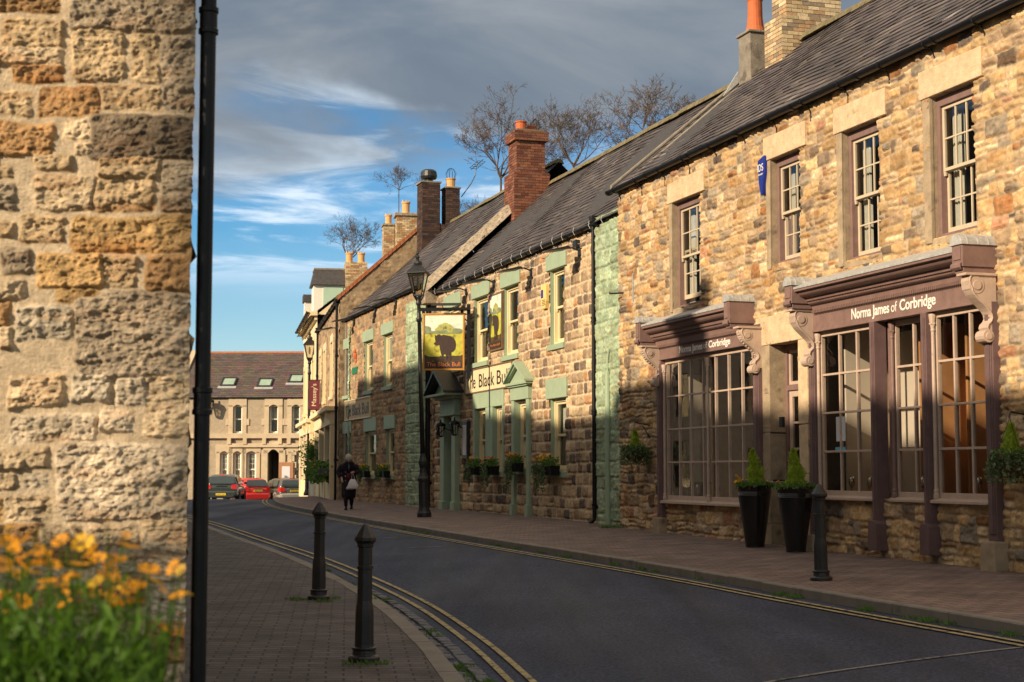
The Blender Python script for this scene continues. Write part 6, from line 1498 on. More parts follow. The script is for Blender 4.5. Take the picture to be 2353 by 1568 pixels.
# ------------------------------------------------------------------ BARE TREES behind the roofs
def bare_tree(x, y, ztop, spread, seed, label, lean=0.0, zg=.2):
    r = random.Random(seed); V = []; Fc = []; TV = []; TF = []
    def seg(a, b, ra, rb, n, tv, tf):
        d = (b-a).normalized(); up = Vector((.3, .2, 1)) if abs(d.z) < .9 else Vector((1, 0, 0)); u = d.cross(up).normalized(); w = u.cross(d); base = len(tv)
        for c, rr in ((a, ra), (b, rb)):
            for k in range(n): t = 2*math.pi*k/n; tv.append(tuple(c+(u*math.cos(t)+w*math.sin(t))*rr))
        for k in range(n): tf.append((base+k, base+(k+1) % n, base+n+(k+1) % n, base+n+k))
    H = ztop-zg
    def grow(p, d, L_, rad, lev):
        n = 6 if lev < 3 else 4; q = p
        bend = Vector((r.gauss(0, 1), r.gauss(0, 1), r.uniform(.1, .9))).normalized()
        for i in range(n):
            d = (d+bend*(.16 if lev else .03)+Vector((r.gauss(0, .13), r.gauss(0, .13), r.gauss(0, .09)))).normalized(); e = q+d*L_/n; ra = rad*(1-.55*i/n); rb = rad*(1-.55*(i+1)/n)
            seg(q, e, max(ra, .034), max(rb, .028), 7 if lev < 2 else (4 if lev < 4 else 3), V if lev < 1 else TV, Fc if lev < 1 else TF); q = e
            if lev < 6 and lev > 0 and i > 0 and r.random() < (.6 if lev < 2 else .62):
                ax = Vector((r.gauss(0, 1), r.gauss(0, 1), r.gauss(0, .4))); s = (ax-d*ax.dot(d)).normalized(); an = r.uniform(.5, 1.0); nd = (d*math.cos(an)+s*math.sin(an)).normalized()
                if L_ > .42: grow(q, nd, L_*r.uniform(.42, .66), rb*.6, lev+1)
        if lev == 0:
            a0 = r.uniform(0, 6.28); nb = 6
            for k in range(nb):
                a = a0+k*2*math.pi/nb+r.uniform(-.3, .3); t = r.uniform(.5, 1.15); grow(q-d*r.uniform(0, L_*.15), Vector((math.sin(t)*math.cos(a), math.sin(t)*math.sin(a), math.cos(t))), L_*r.uniform(.85, 1.15), rad*.40, 1)
        elif lev < 6 and L_ > .42:
            for _ in range(2 if lev < 3 else 1):
                ax = Vector((r.gauss(0, 1), r.gauss(0, 1), r.gauss(0, .4))); nd = (d+ax*.38).normalized(); grow(q, nd, L_*r.uniform(.5, .7), rad*.45, lev+1)
    grow(Vector((0, 0, 0)), Vector((lean, 0, 1)).normalized(), H*.42, .52, 0)
    # fit the crown to its height
    zs_t = sorted(v[2] for v in TV); zt_ = zs_t[int(len(zs_t)*.995)]
    top = sorted(v[0] for v in TV if v[2] > zt_*.62); lo, hi = top[int(len(top)*.03)], top[int(len(top)*.97)]; sc = spread/(hi-lo); cxm = (lo+hi)/2
    fz_ = lambda z: H-(zt_-z)*sc
    tk = max(v[2] for v in V); TV[:] = [((v[0]-cxm)*sc, v[1]*sc, fz_(v[2])) for v in TV]; V[:] = [((v[0]-cxm)*sc, v[1]*sc, fz_(tk)*v[2]/tk) for v in V]
    root = empty('bare_tree', (x, y, zg), 0, label, 'tree', 'leafless trees behind the roofs')
    f = lambda L0: L0
    for nm, vv, ff in (('trunk', V, Fc), ('crown', TV, TF)):
        mb = MB(); mb.v = f(vv); mb.f = ff; mb.c = [(1, 1, 1)]*len(vv)
        me = bpy.data.meshes.new(nm); me.from_pydata(mb.v, [], mb.f); me.materials.append(M['bark']); o = bpy.data.objects.new(nm, me); COL.objects.link(o); o.parent = root
    return root
def tree_at(px, py, Y, wide, seed, label, lean=0):
    p = at(px, py, Y); bare_tree(p.x, Y, p.z, wide/F*Y, seed, label, lean)
tree_at(1155, 205, 72, 185, 3, 'bare tree left of the red brick chimney, tallest of the middle group')
tree_at(1325, 232, 78, 190, 14, 'bare tree directly right of the red brick chimney')
tree_at(1495, 178, 66, 190, 25, 'bare tree farthest right, above the pub ridge')
tree_at(918, 385, 88, 105, 36, 'bare tree behind the dark brick chimney')
tree_at(815, 505, 106, 105, 47, 'smallest bare tree, farthest left, above the cream chimneys')
tree_at(1085, 455, 96, 90, 58, 'low bare tree between the dark chimney and the red chimney')
tree_at(1275, 300, 100, 120, 69, 'thin bare tree just behind the red brick chimney')

# ------------------------------------------------------------------ CARS
def car(loc, rz, paint, label, kind='hatch', L_=4.1, W_=1.75, H_=1.48, lower=None):
    root = empty('parked_car', loc, rz, label, 'car', 'cars at the end of the street')      # rear faces -y, heads +y
    h = W_/2
    def ring(y, wz):                                # cross section from (half width, z) pairs
        return [(x, y, z) for x, z in wz]+[(-x, y, z) for x, z in wz[::-1]]
    def sec(y, w, zt, zb=.22, sh=.72): return ring(y, [(w*.82, zb), (w*.97, zb+.10), (w, zb+.26), (w, sh-.12), (w*.97, sh), (w*.90, zt), (w*.4, zt+.02)])
    hd = .86
    b = MB(); b.loft([sec(-.0, h*.86, .80, .34), sec(.05, h*.93, .90, .28), sec(.22, h*.985, .96), sec(.7, h, .97), sec(L_*.5, h, .96), sec(L_*.72, h, .95), sec(L_*.86, h*.98, .86), sec(L_*.96, h*.92, .74, .26), sec(L_, h*.80, .62, .32)])
    body = b.build('body', paint, root, smooth=True, sub=1)
    c = MB()
    def cab(y, w0, w1, z0, z1): return ring(y, [(w0, z0), (w0*.985, z0+.04), (w1*1.01, z1-.10), (w1*.93, z1-.02), (w1*.6, z1+.01)])
    rk = .12 if kind == 'hatch' else .10
    c.loft([cab(.10, h*.90, h*.80, .90, .98), cab(.28, h*.93, h*.76, .92, H_-.16), cab(.55, h*.94, h*.74, .92, H_-.02), cab(1.5, h*.95, h*.75, .93, H_), cab(2.2, h*.95, h*.75, .93, H_-.02), cab(2.65, h*.94, h*.76, .93, H_-.22), cab(3.1, h*.90, h*.82, .90, .97)])
    c.build('cabin', paint, body, smooth=True, sub=1)
    g = MB()                                        # rear screen follows the tailgate
    n = Vector((0, -.95, .31)); 
    g.loft([[(-h*.80, .135, .985), (h*.80, .135, .985), (h*.80, .16, .985), (-h*.80, .16, .985)], [(-h*.77, .19, 1.12), (h*.77, .19, 1.12), (h*.77, .22, 1.12), (-h*.77, .22, 1.12)], [(-h*.66, .30, H_-.14), (h*.66, .30, H_-.14), (h*.66, .34, H_-.14), (-h*.66, .34, H_-.14)]])
    g.v = [(x, y-.065, z+.01) for x, y, z in g.v]; g.build('rear_window', 'carglass', body, bevel=.01)
    for s in (-1, 1):
        sw_ = MB()
        for (ya, yb, ta, tb) in ((.62, 1.38, .62, 1.40), (1.46, 2.40, 1.46, 2.22)):
            z0, z1 = .99, H_-.13; xa = s*(h*.945); xb = s*(h*.79)
            sw_.add([(xa, ya-.1 if ya < 1 else ya, z0), (xa, yb+(.30 if yb > 2 else 0), z0), (xb, tb, z1), (xb, ta+(.0), z1)], [(0, 1, 2, 3)])
        o = sw_.build('side_window', 'carglass', body); md = o.modifiers.new('t', 'SOLIDIFY'); md.thickness = .03; md.offset = 0
        l = MB(); l.loft([[(s*h*.60, -.025, .72), (s*h*.93, .015, .70), (s*h*.99, .22, .74), (s*h*.62, .05, .76)], [(s*h*.62, -.0, .94), (s*h*.90, .03, .96), (s*h*.975, .30, .95), (s*h*.64, .12, .95)]])
        l.build('tail_light', mat_tail(), body, bevel=.008)
        for yw in (.78, L_-.78):
            w = MB(); w.T = Matrix.Translation((s*(h-.10), yw, .31)) @ Matrix.Rotation(math.pi/2, 4, 'Y'); w.lathe([(.20, -.105), (.29, -.105), (.315, -.08), (.315, .08), (.29, .105), (.20, .105)], n=20); wo = w.build('wheel', 'tyre', root)
            q = MB(); q.T = Matrix.Translation((s*(h-.10), yw, .31)) @ Matrix.Rotation(math.pi/2, 4, 'Y'); q.lathe([(.20, -.09), (.20, .09)], n=16); q.build('rim', 'chrome', wo)
            ar = MB(); ar.T = Matrix.Translation((s*(h-.085), yw, .31)) @ Matrix.Rotation(math.pi/2, 4, 'Y'); ar.lathe([(.365, -.09), (.365, .09)], n=20); ar.build('wheel_arch', lower or 'black', body)
        m_ = MB(); m_.blob((s*(h+.10), 2.55, 1.02), .10, 8, 6, .7); m_.build('mirror', paint, body)
    bp = MB(); bp.loft([sec(-.055, h*.80, .52, .28, .5), sec(.0, h*.93, .60, .26, .56), sec(.30, h*1.005, .60, .25, .56)]); bp.build('bumper', lower or paint, body, smooth=False, bevel=.02)
    pl = MB(); zpl = .44 if kind == 'hatch' else .76; pl.box(-.26, .26, -.085 if kind == 'hatch' else -.05, -.03, zpl-.055, zpl+.055); M.setdefault('plate', mat('yellow_number_plate', (.78, .55, .04), .4, .04, 5)); po = pl.build('number_plate', 'plate', body)
    ch = MB(); [ch.box(-.215+.058*k+(.03 if k > 3 else 0), -.215+.058*k+.036+(.03 if k > 3 else 0), (-.089 if kind == 'hatch' else -.054), -.05, zpl-.032, zpl+.032) for k in range(7)]; M.setdefault('platemark', mat('plate_characters', (.30, .20, .03), .5)); ch.build('plate_characters', 'platemark', po)
    em = MB(); em.lathe([(.045, 0), (.045, .012)], n=12); em.T = None
    e2 = MB(); e2.box(-.3, .3, -.045 if kind == 'hatch' else -.06, .03, .885, .905); e2.build('boot_trim', 'chrome', body)
    bl = MB(); bl.box(-.16, .16, .30, .36, H_-.06, H_-.02); bl.build('brake_light', mat_tail(), body)
    return root
def mat_tail():
    if 'tail' not in M: M['tail'] = mat('red_tail_lens', (.55, .015, .012), .2, .1, 5, spec=.7)
    return M['tail']
M['tyre'] = mat('tyre_rubber', (.02, .02, .02), .8, .1, 6)
M['paint_green'] = mat('dark_green_car_paint', (.045, .058, .055), .25, .05, 5, coat=1, metal=.3); M['paint_red'] = mat('red_car_paint', (.60, .015, .012), .3, .05, 5, coat=1)
M['paint_grey'] = mat('dark_grey_car_paint', (.13, .115, .10), .3, .05, 5, coat=1, metal=.4); M['silver'] = mat('silver_bumper', (.42, .38, .32), .4, .06, 5, metal=.3)
def place_car(px, Y, rz, *a, **k):
    p = at(px, 1148, Y); return car((p.x, Y, zroad(p.x, Y)), R(rz), *a, **k)
place_car(507.5, 83, 3, 'paint_green', 'dark green hatchback seen from behind, leftmost at the end of the street', 'hatch', W_=1.78, H_=1.50)
place_car(592, 91, 30, 'paint_red', 'bright red hatchback between the two darker cars', 'wagon', L_=3.9, W_=1.70, H_=1.50)
place_car(676, 91, 27, 'paint_grey', 'dark grey estate car with silver bumper nearest the corner shop', 'wagon', L_=4.4, W_=1.84, H_=1.50, lower='silver')
p = at(702, 1120, 96); place_car(716, 97.5, 50, 'paint_green', 'pale green car mostly hidden behind the corner lamp post', 'wagon') if False else None

# ------------------------------------------------------------------ THE WOMAN
def person(loc, rz, H=1.52):
    root = empty('person', loc, rz, 'white haired woman in a dark coat and skirt walking with head bowed', 'person')      # faces -y
    # joints: pelvis first; bent forward at the waist, head down
    J = [((0, .05, .86), .11), ((0, .03, 1.00), .11), ((0, -.06, 1.16), .115), ((0, -.14, 1.27), .10), ((0, -.21, 1.33), .052), ((0, -.26, 1.38), .075), ((0, -.30, 1.42), .090), ((0, -.325, 1.45), .06)]
    E = [(0, 1), (1, 2), (2, 3), (3, 4), (4, 5), (5, 6), (6, 7)]
    def add(p, r, par): J.append((p, r)); E.append((par, len(J)-1)); return len(J)-1
    for s, fy, ky, lift in ((-1, -.14, -.13, .0), (1, .16, .02, .03)):
        a = add((s*.085, .04, .82), .09, 0); a = add((s*.085, ky, .47), .062, a); a = add((s*.075, (ky+fy)/2+.02, .28), .050, a); a = add((s*.07, fy+.02, .085+lift), .030, a); a = add((s*.07, fy-.04, .05+lift), .026, a); a = add((s*.07, fy-.12, .032+lift*.3), .016, a)
    def hand(a, w, d, curl):                        # palm, four unequal fingers and a thumb, curled round what they hold
        d = Vector(d).normalized(); side = d.cross(Vector((0, 0, 1))).normalized(); dn = Vector((0, 0, -1))
        w = Vector(w); pm = add(tuple(w+d*.05), .026, a)
        for k, ln in enumerate((.030, .036, .034, .026)):
            b = w+d*.075+side*(k-1.5)*.017; f = add(tuple(b), .0085, pm); f = add(tuple(b+d*ln*.7+dn*ln*.5*curl), .008, f); f = add(tuple(b+d*ln*.5+dn*ln*1.4*curl), .007, f)
        b = w+d*.03-side*.03; f = add(tuple(b), .010, pm); add(tuple(b+d*.025+dn*.02), .008, f)
    a = add((-.14, -.10, 1.22), .040, 2); a = add((-.275, -.02, 1.03), .032, a); a = add((-.20, -.10, .88), .030, a); hand(a, (-.19, -.13, .85), (.2, -.4, -.8), .5)
    a = add((.14, -.12, 1.22), .040, 2); a = add((.225, -.09, 1.02), .032, a); a = add((.13, -.27, 1.03), .030, a); hand(a, (.12, -.29, 1.03), (-.3, -.9, 0), 1)
    me = bpy.data.meshes.new('body'); me.from_pydata([j[0] for j in J], E, []); o = bpy.data.objects.new('body', me); COL.objects.link(o); o.parent = root
    sk = o.modifiers.new('skin', 'SKIN'); sk.use_smooth_shade = True
    for i, (pp, rr) in enumerate(J): me.skin_vertices[0].data[i].radius = (rr, rr); me.skin_vertices[0].data[i].use_root = (i == 0)
    sb_ = o.modifiers.new('sub', 'SUBSURF'); sb_.levels = 1; sb_.render_levels = 2
    M['skin'] = mat('skin', (.45, .26, .18), .6, .08, 8); me.materials.append(M['skin'])
    def ell(cx, cy, cz, rx, ry, n=18, tilt=0, w=0): return [(cx+rx*(1+w*math.sin(5*t+cz*9))*math.cos(t), cy+ry*(1+w*math.sin(4*t+cz*7))*math.sin(t), cz+tilt*math.sin(t)) for t in [2*math.pi*k/n for k in range(n)]]
    M['coat'] = mat('dark_plum_coat', (.020, .012, .022), .9, .3, 12, .4, 60); M['skirt'] = mat('black_skirt', (.012, .008, .012), .9, .3, 10, .3, 50); M['hair'] = mat('white_hair', (.42, .36, .29), .8, .2, 30, .6, 70)
    M['stock'] = mat('dark_stockings', (.020, .008, .022), .8, .2, 9); M['burg'] = mat('burgundy_jumper', (.10, .012, .018), .9, .2, 12); M['scarf'] = mat('teal_scarf', (.08, .14, .17), .9, .3, 20)
    c = MB(); c.loft([ell(0, .05, .74, .225, .19, w=.03), ell(0, .05, .84, .215, .18, w=.02), ell(0, .03, .98, .185, .165), ell(0, -.04, 1.12, .205, .165, tilt=.02), ell(0, -.10, 1.23, .205, .14, tilt=.05), ell(0, -.155, 1.305, .13, .10, tilt=.04), ell(0, -.185, 1.335, .085, .08, tilt=.03)])
    c.build('coat', 'coat', root, smooth=True, sub=1)
    for s, pts in ((-1, [(-.15, -.09, 1.25), (-.235, -.04, 1.13), (-.285, -.01, 1.02), (-.25, -.06, .95), (-.205, -.11, .885)]), (1, [(.15, -.11, 1.25), (.215, -.09, 1.13), (.24, -.09, 1.02), (.19, -.18, 1.015), (.135, -.26, 1.03)])):
        sl = MB(); sl.tube(pts, [.090, .084, .076, .070, .062], 12); sl.build('sleeve', 'coat', root, smooth=True, sub=1)
    b = MB(); b.loft([ell(0, -.10, .80, .075, .07), ell(0, -.11, .90, .07, .07), ell(0, -.135, 1.0, .05, .07)]); b.build('jumper', 'burg', root, smooth=True)
    k = MB(); k.loft([ell(0, .0, .27, .21, .24, w=.05), ell(0, .0, .5, .205, .235, w=.04), ell(0, .02, .75, .195, .20), ell(0, .04, .86, .17, .15)]); k.build('skirt', 'skirt', root, smooth=True, sub=1)
    for s, fy, ky, lift in ((-1, -.14, -.13, .0), (1, .16, .02, .03)):
        t = MB(); t.tube([(s*.085, ky, .50), (s*.078, (ky+fy)/2+.02, .28), (s*.07, fy+.025, .10+lift)], [.068, .062, .045], 10); t.build('stocking', 'stock', root, smooth=True)
        f = MB(); f.loft([[(s*.07+a_*ww, fy+yy, z_+lift*.6) for a_, z_ in ((-1, .0), (1, .0), (1.05, .35*hh), (.6, hh), (-.6, hh), (-1.05, .35*hh))] for yy, ww, hh in ((.075, .030, .09), (.03, .040, .13), (-.05, .043, .085), (-.12, .045, .055), (-.165, .030, .035))]); f.build('shoe', 'black', root, bevel=.006)
    h_ = MB(); h_.T = Matrix.Translation((0, -.285, 1.425)) @ Matrix.Rotation(R(38), 4, 'X') 
    n = 16; rings = []
    for i in range(9):
        t = math.pi*.5*(i/8)*1.25; rings.append([(.112*math.cos(2*math.pi*q/n)*math.cos(min(t, 1.55)-.0)*(1+.03*math.sin(q*5+i)), .128*math.sin(2*math.pi*q/n)*math.cos(min(t, 1.55))*(1+.03*math.cos(q*3+i)), -.035+.14*math.sin(min(t, 1.55))) for q in range(n)])
    h_.loft(rings); h_.loft([[(.100*math.cos(2*math.pi*q/n), .03+.108*math.sin(2*math.pi*q/n), -.10) for q in range(n)], [(.113*math.cos(2*math.pi*q/n), .012+.122*math.sin(2*math.pi*q/n), -.03) for q in range(n)]])
    h_.build('hair', 'hair', root, smooth=True)
    fc = MB(); fc.T = Matrix.Translation((0, -.30, 1.385)) @ Matrix.Rotation(R(38), 4, 'X')       # nose, eyes, mouth, ears on the lowered face
    fc.loft([[(-.013, -.095, .03), (.013, -.095, .03), (.008, -.085, .03)], [(-.017, -.125, -.012), (.017, -.125, -.012), (0, -.08, -.014)]])
    for s in (-1, 1): fc.blob((s*.098, .0, .0), .020, 6, 4, 1.4)
    fc.build('face_features', 'skin', root, smooth=True)
    e = MB(); e.T = Matrix.Translation((0, -.30, 1.385)) @ Matrix.Rotation(R(38), 4, 'X')
    for s in (-1, 1): e.blob((s*.033, -.088, .025), .009, 6, 4)
    e.box(-.022, .022, -.095, -.085, -.043, -.038); e.build('eyes_and_mouth', 'ink', root)
    sc_ = MB(); sc_.loft([ell(0, -.19, 1.29, .07, .07), ell(0, -.20, 1.33, .085, .08, tilt=.02), ell(0, -.215, 1.36, .07, .07)]); sc_.tube([(.0, -.27, 1.28), (.01, -.27, 1.18), (.0, -.25, 1.08)], [.02, .025, .015], 6); sc_.build('scarf', 'scarf', root, smooth=True)
    bt = MB()
    for z in (.80, .92, 1.04): bt.blob((-.09, -.14-.06*(z-.8), z), .013, 6, 4)
    bt.build('button', 'chrome', root)
    root.scale = (H/1.52,)*3
    return root
wp = at(801, 1171, 43.3); zz = pav_z_right(wp.x, wp.y)
person((wp.x, wp.y, zz), R(4))
M['bagw'] = mat('white_plastic_bag', (.66, .60, .62), .5, .08, 20, .6, 18)
bx_, by_, bz_ = wp.x+.145, wp.y-.36, zz
cb_ = MB(); cb_.loft([[(a*.5*w_+ox, b*d_, z) for a, b in ((-1, -1), (0, -1.25), (1, -1), (1.08, 0), (1, 1), (0, 1.2), (-1, 1), (-1.08, 0))] for z, w_, d_, ox in ((0, .14, .03, -.10), (.03, .30, .055, -.02), (.10, .28, .06, .01), (.20, .20, .045, .0), (.28, .12, .02, -.0))])
cb_.tube([(-.035, 0, .27), (-.02, 0, .40), (-.005, 0, .455)], .007, 4); cb_.tube([(.05, 0, .27), (.02, 0, .40), (-.005, 0, .455)], .007, 4)
bag = cb_.build('carrier_bag', 'bagw', None, bevel=.006); bag.location = (bx_, by_, zz+.56); tag(bag, 'white carrier bag hanging from the hand of the walking woman', 'bag')
# ------------------------------------------------------------------ NEAR BUILDING, left foreground
YW = 7.0
def wx(px): return at(px, 784, YW).x
XE = wx(437.5)
near = empty('stone_house', (XE, YW, CZ-1.5), 0, 'weathered tan stone house corner filling the left foreground, with black drainpipe', 'house')
NZ = CZ-1.5
def wp_(px, py): p = at(px, py, YW); return p.x-XE, p.z-NZ
# stones measured from the photograph: (x0, y0, x1, y1, tone)
K7 = .5129
S7 = [(-20,-60,272,62,2), (325,-80,890,138,4), (28,92,292,218,1), (-40,222,292,298,0), (60,302,292,372,2), (335,140,562,372,1), (592,148,727,372,1), (735,148,890,502,4), (-30,418,152,522,1), (178,396,432,518,2), (445,392,722,498,1),
      (-20,556,242,706,2), (283,538,384,622,0), (396,522,890,716,5), (168,702,332,768,1), (440,712,722,802,1), (730,736,890,952,4), (-40,756,62,806,1), (148,792,432,938,0), (430,806,702,942,1), (-30,838,66,952,4), (88,968,288,1084,1),
      (-30,1005,62,1072,1), (318,968,612,1132,3), (612,968,890,1136,3), (8,1118,142,1224,4), (168,1142,472,1292,3), (470,1148,612,1292,1), (650,1148,890,1302,2), (-30,1246,112,1338,0), (262,1292,462,1362,3), (330,1308,890,1700,4), (78,1378,322,1528,6),
      (-30,1345,46,1462,2), (0,1470,60,1560,0), (365,1372,440,1432,0), (60,640,150,700,1), (340,640,392,700,0)]
S8 = [(40,128,292,272,0), (368,72,545,112,3), (328,130,505,262,6), (533,138,672,276,4), (668,105,912,412,0), (58,318,455,442,4), (468,302,622,398,4), (-20,466,245,560,0), (-20,572,90,650,0), (128,588,244,648,6), (278,448,912,805,4),
      (28,688,245,800,1), (-20,690,22,800,3), (398,838,650,925,0), (668,800,912,955,0), (-20,820,180,900,2), (190,830,380,920,1), (-20,915,200,1010,1), (210,935,465,1020,2), (480,965,690,1060,4), (700,970,912,1100,1), (-20,1025,180,1190,4), (200,1035,450,1130,1), (470,1075,680,1200,2),
      (690,1110,912,1270,4), (200,1145,455,1260,3), (-20,1205,180,1330,1), (470,1215,670,1340,1), (690,1285,912,1480,2), (200,1275,455,1400,4), (-20,1345,180,1480,3), (470,1355,670,1500,1)]
rects = []; tones = []
for (a, b, c, d, t) in S7: p = wp_(a*K7, d*K7); q = wp_(c*K7, b*K7); rects.append((p[0], q[0], p[1], q[1])); tones.append(t)
for (a, b, c, d, t) in S8: p = wp_(a*.4873, 804.3+d*.4873); q = wp_(c*.4873, 804.3+b*.4873); rects.append((p[0], q[0], p[1], q[1])); tones.append({4: 7, 1: 0}.get(t, t))
rects = [(a-.006, min(b+.006, .03), c-.006, d+.006) for a, b, c, d in rects]
xl_ = wp_(-14, 784)[0]; ztop = wp_(0, -40)[1]; zbot = min(r[2] for r in rects)
for q in layout(-6.5, xl_, -.2, 4.6, (.14, .3), (.2, .55), .3, 90)[0]:
    if q[0] < xl_-.02: rects.append((q[0], min(q[1], xl_-.01), q[2], q[3])); tones.append(-1)
for q in layout(xl_, .0, ztop, 5.2, (.18, .32), (.2, .55), .25, 91)[0]:
    if q[1] > xl_ and q[2] > ztop-.03: rects.append((max(q[0], xl_), min(q[1], .02), max(q[2], ztop), q[3])); tones.append(-1)
for q in layout(xl_, .0, -.3, zbot, (.18, .3), (.2, .5), .2, 92)[0]:
    if q[3] < zbot+.05: rects.append((max(q[0], xl_), min(q[1], .02), q[2], min(q[3], zbot))); tones.append(-1)
PN = [(.60, .465, .30, 3), (.50, .37, .22, 4), (.42, .25, .115, 1.5), (.50, .325, .145, 1.6), (.42, .335, .235, 3), (.19, .145, .10, .7), (.58, .49, .36, 1), (.62, .51, .37, 1)]
xs = np.unique(np.concatenate([np.linspace(-6.5, -1.2, 260), np.linspace(-1.2, 0.0, 270)])); zs_ = np.unique(np.concatenate([np.linspace(-.2, .35, 25), np.linspace(.35, 3.9, 760), np.linspace(3.9, 5.6, 80)]))
nw = stone_mesh('wall', xs, zs_, rects, PN, (.55, .435, .295), (), 93, bed=.42, joint=.000, relief=.024, bev=.016, rnd=.28, warp=.024, rough=.020, parent=near, material='rubble_near', tones=tones, edge=.014, tilt=.07, mcol_var=.12)
# side wall along the street, in the same stone, and the roof
ang = math.atan2(-.9536, .3012)
sw = rubble_wall(near, 0, 12, -.3, 5.6, [], PN, (.36, .28, .19), ch=(.18, .3), sw=(.25, .6), split=.2, res=.06, seed=95, relief=.03, rough=.03)
sw.rotation_euler = (0, 0, math.pi/2+R(17.53)); sw.location = (-.03, .0, 0); sw.name = 'side_wall'
MB().add([(-.025, .02, -.3), (-.03-3.6, 11.4, -.3), (-.03-3.6, 11.4, 5.6), (-.025, .02, 5.6)], [(0, 1, 2, 3)]).build('wall_core', 'cement', near)
dp = MB(); px_, py_ = at(460, 784, 7.0).x-XE, .07
dp.tube([(px_, py_, .1), (px_, py_, 5.4)], .036, 16)
for z_ in (CZ+at(0, 46, 7.05).z-CZ-NZ, at(0, 922, 7.05).z-NZ):
    dp.lathe([(.046, -.06), (.046, -.04), (.041, -.035), (.041, .035), (.046, .04), (.046, .06), (.036, .065)], (px_, py_, z_), 16); dp.box(px_-.04, px_+.02, py_, py_+.06, z_-.05, z_+.05)
dp.build('drainpipe', 'black', near, smooth=False)
EZN, RZN = 4.3+1.5, 7.6+1.5                      # eaves and ridge of the near building
def nring(y, dz=0): k = -.316*(y-.06); return [(-.03+k, y, -.3), (-.03+k, y, EZN+dz), (-4.2+k, y, RZN+dz), (-8.4+k, y, EZN+dz), (-8.4+k, y, -.3)]
cor = MB(); cor.loft([nring(.06), nring(3.2)]); cor.build('gable_core', 'cement', near)
rf_ = MB(); k1 = -.316*3.2
rf_.add([(.18, -.05, EZN-.1), (.18+k1, 3.2, EZN-.1), (-4.2+k1, 3.2, RZN+.1), (-4.2, -.05, RZN+.1), (-8.6, -.05, EZN-.1), (-8.6+k1, 3.2, EZN-.1)], [(0, 1, 2, 3), (3, 2, 5, 4)]); rfo = rf_.build('roof', 'slate_plain', near)
md = rfo.modifiers.new('t', 'SOLIDIFY'); md.thickness = .08
# the row of houses on this side of the street, each with its wall, roof, windows and chimney
def left_house(s0, s1, ez, rz, name_label, depth=8.0, chim=None, first=False, gab=False, mt='creamwall', off=0):
    d = Vector((-.3012, .9536)); n = Vector((-.9536, -.3012)); o = Vector((XE-.02, YW))+d*s0+n*off
    root = empty('unseen_house', (o.x, o.y, CZ-1.4), math.atan2(d.y, d.x), name_label, 'house')     # x along the street away, y to the left (away from it)
    L_ = s1-s0; mb = MB(); ez_ = ez+1.4; rz_ = rz+1.4
    hs_ = [] if first else [(L_*.2-.5, L_*.2+.5, 3.2, 4.6), (L_*.75-.5, L_*.75+.5, 3.2, 4.6), (L_*.2-.6, L_*.2+.6, .9, 2.4), (L_*.72-.45, L_*.72+.45, 0, 2.1)]
    wl = wall_with_holes(MB(), 0, L_, -.4, ez_, hs_).build('wall', mt, root)
    MB().box(0, L_, .3, .34, -.4, ez_).build('inner_wall', 'room', root)
    for h in hs_: MB().box(h[0], h[1], .12, .16, h[2], h[3]).build('window' if h[2] > 0 else 'door', 'carglass' if h[2] > 0 else 'mauve_dark', root)
    pr = [(0, -.4), (0, ez_), (depth/2, rz_), (depth, ez_), (depth, -.4)]
    for x in (0, L_-.2): MB().prism(pr, x+.003, x+.2).build('gable_wall', mt, root)
    r = MB(); r.add([(-.05, -.25, ez_-.05), (L_+.05, -.25, ez_-.05), (L_+.05, depth/2, rz_+.05), (-.05, depth/2, rz_+.05), (-.05, depth+.25, ez_-.05), (L_+.05, depth+.25, ez_-.05)], [(0, 1, 2, 3), (3, 2, 5, 4)])
    ro = r.build('roof', 'slate_plain', root); md = ro.modifiers.new('t', 'SOLIDIFY'); md.thickness = .08
    if chim:
        for (cx_, w_, h_) in chim: MB().box(cx_-w_/2, cx_+w_/2, depth/2-.4, depth/2+.4, rz_-.8, rz_+h_).build('chimney', 'cement', root)
    return root
LEFT = [
 (2.75, 11.55, 4.4, 7.7, 'grey house set behind the near stone corner, narrow chimney at its far end', [(7.5, .85, 2.1)], True),
 (11.6, 14.3, 5.1, 8.35, 'narrow tall cream house on the left side of the street', None, False),
 (14.4, 19.5, 4.5, 7.95, 'stone terraced house on the left side of the street', None, False),
 (19.6, 25.4, 4.7, 8.2, 'middle terraced house on the left side of the street', None, False),
 (25.5, 38.0, 6.2, 9.9, 'tall long terraced house near the bend on the left side', None, False),
 (38.1, 46.5, 5.6, 9.2, 'terraced house past the bend on the left side', None, False),
 (46.6, 55.0, 5.0, 8.8, 'last terraced house before the open square', None, False)]
for q in LEFT: left_house(q[0], q[1], q[2], q[3], q[4], chim=q[5], first=q[6], mt='creamwall' if 'cream' in q[4] else 'cement', off=.12 if q[6] else 0)
# unseen house-shaped block added behind the camera to shade the near road
tl_d = Vector((-.75, -.66)); cc_ = -5.09; o_ = Vector((.66, -.75))*cc_+tl_d*10
th = empty('unseen_house', (o_.x, o_.y, CZ-1.4), math.atan2(tl_d.y, tl_d.x), 'unseen tall block added behind the camera to shade the road', 'house')
MB().prism([(-1.17, -.4), (-1.17, 9.6), (0, 10.6), (1.17, 9.6), (1.17, -.4)], 0, 6).build('wall', 'cement', th)
tr4 = MB(); tr4.add([(-.1, -1.17, 9.62), (6.1, -1.17, 9.62), (6.1, 0, 10.66), (-.1, 0, 10.66), (-.1, 1.17, 9.62), (6.1, 1.17, 9.62)], [(0, 1, 2, 3), (3, 2, 5, 4)]); tr4.build('roof', 'slate_plain', th)
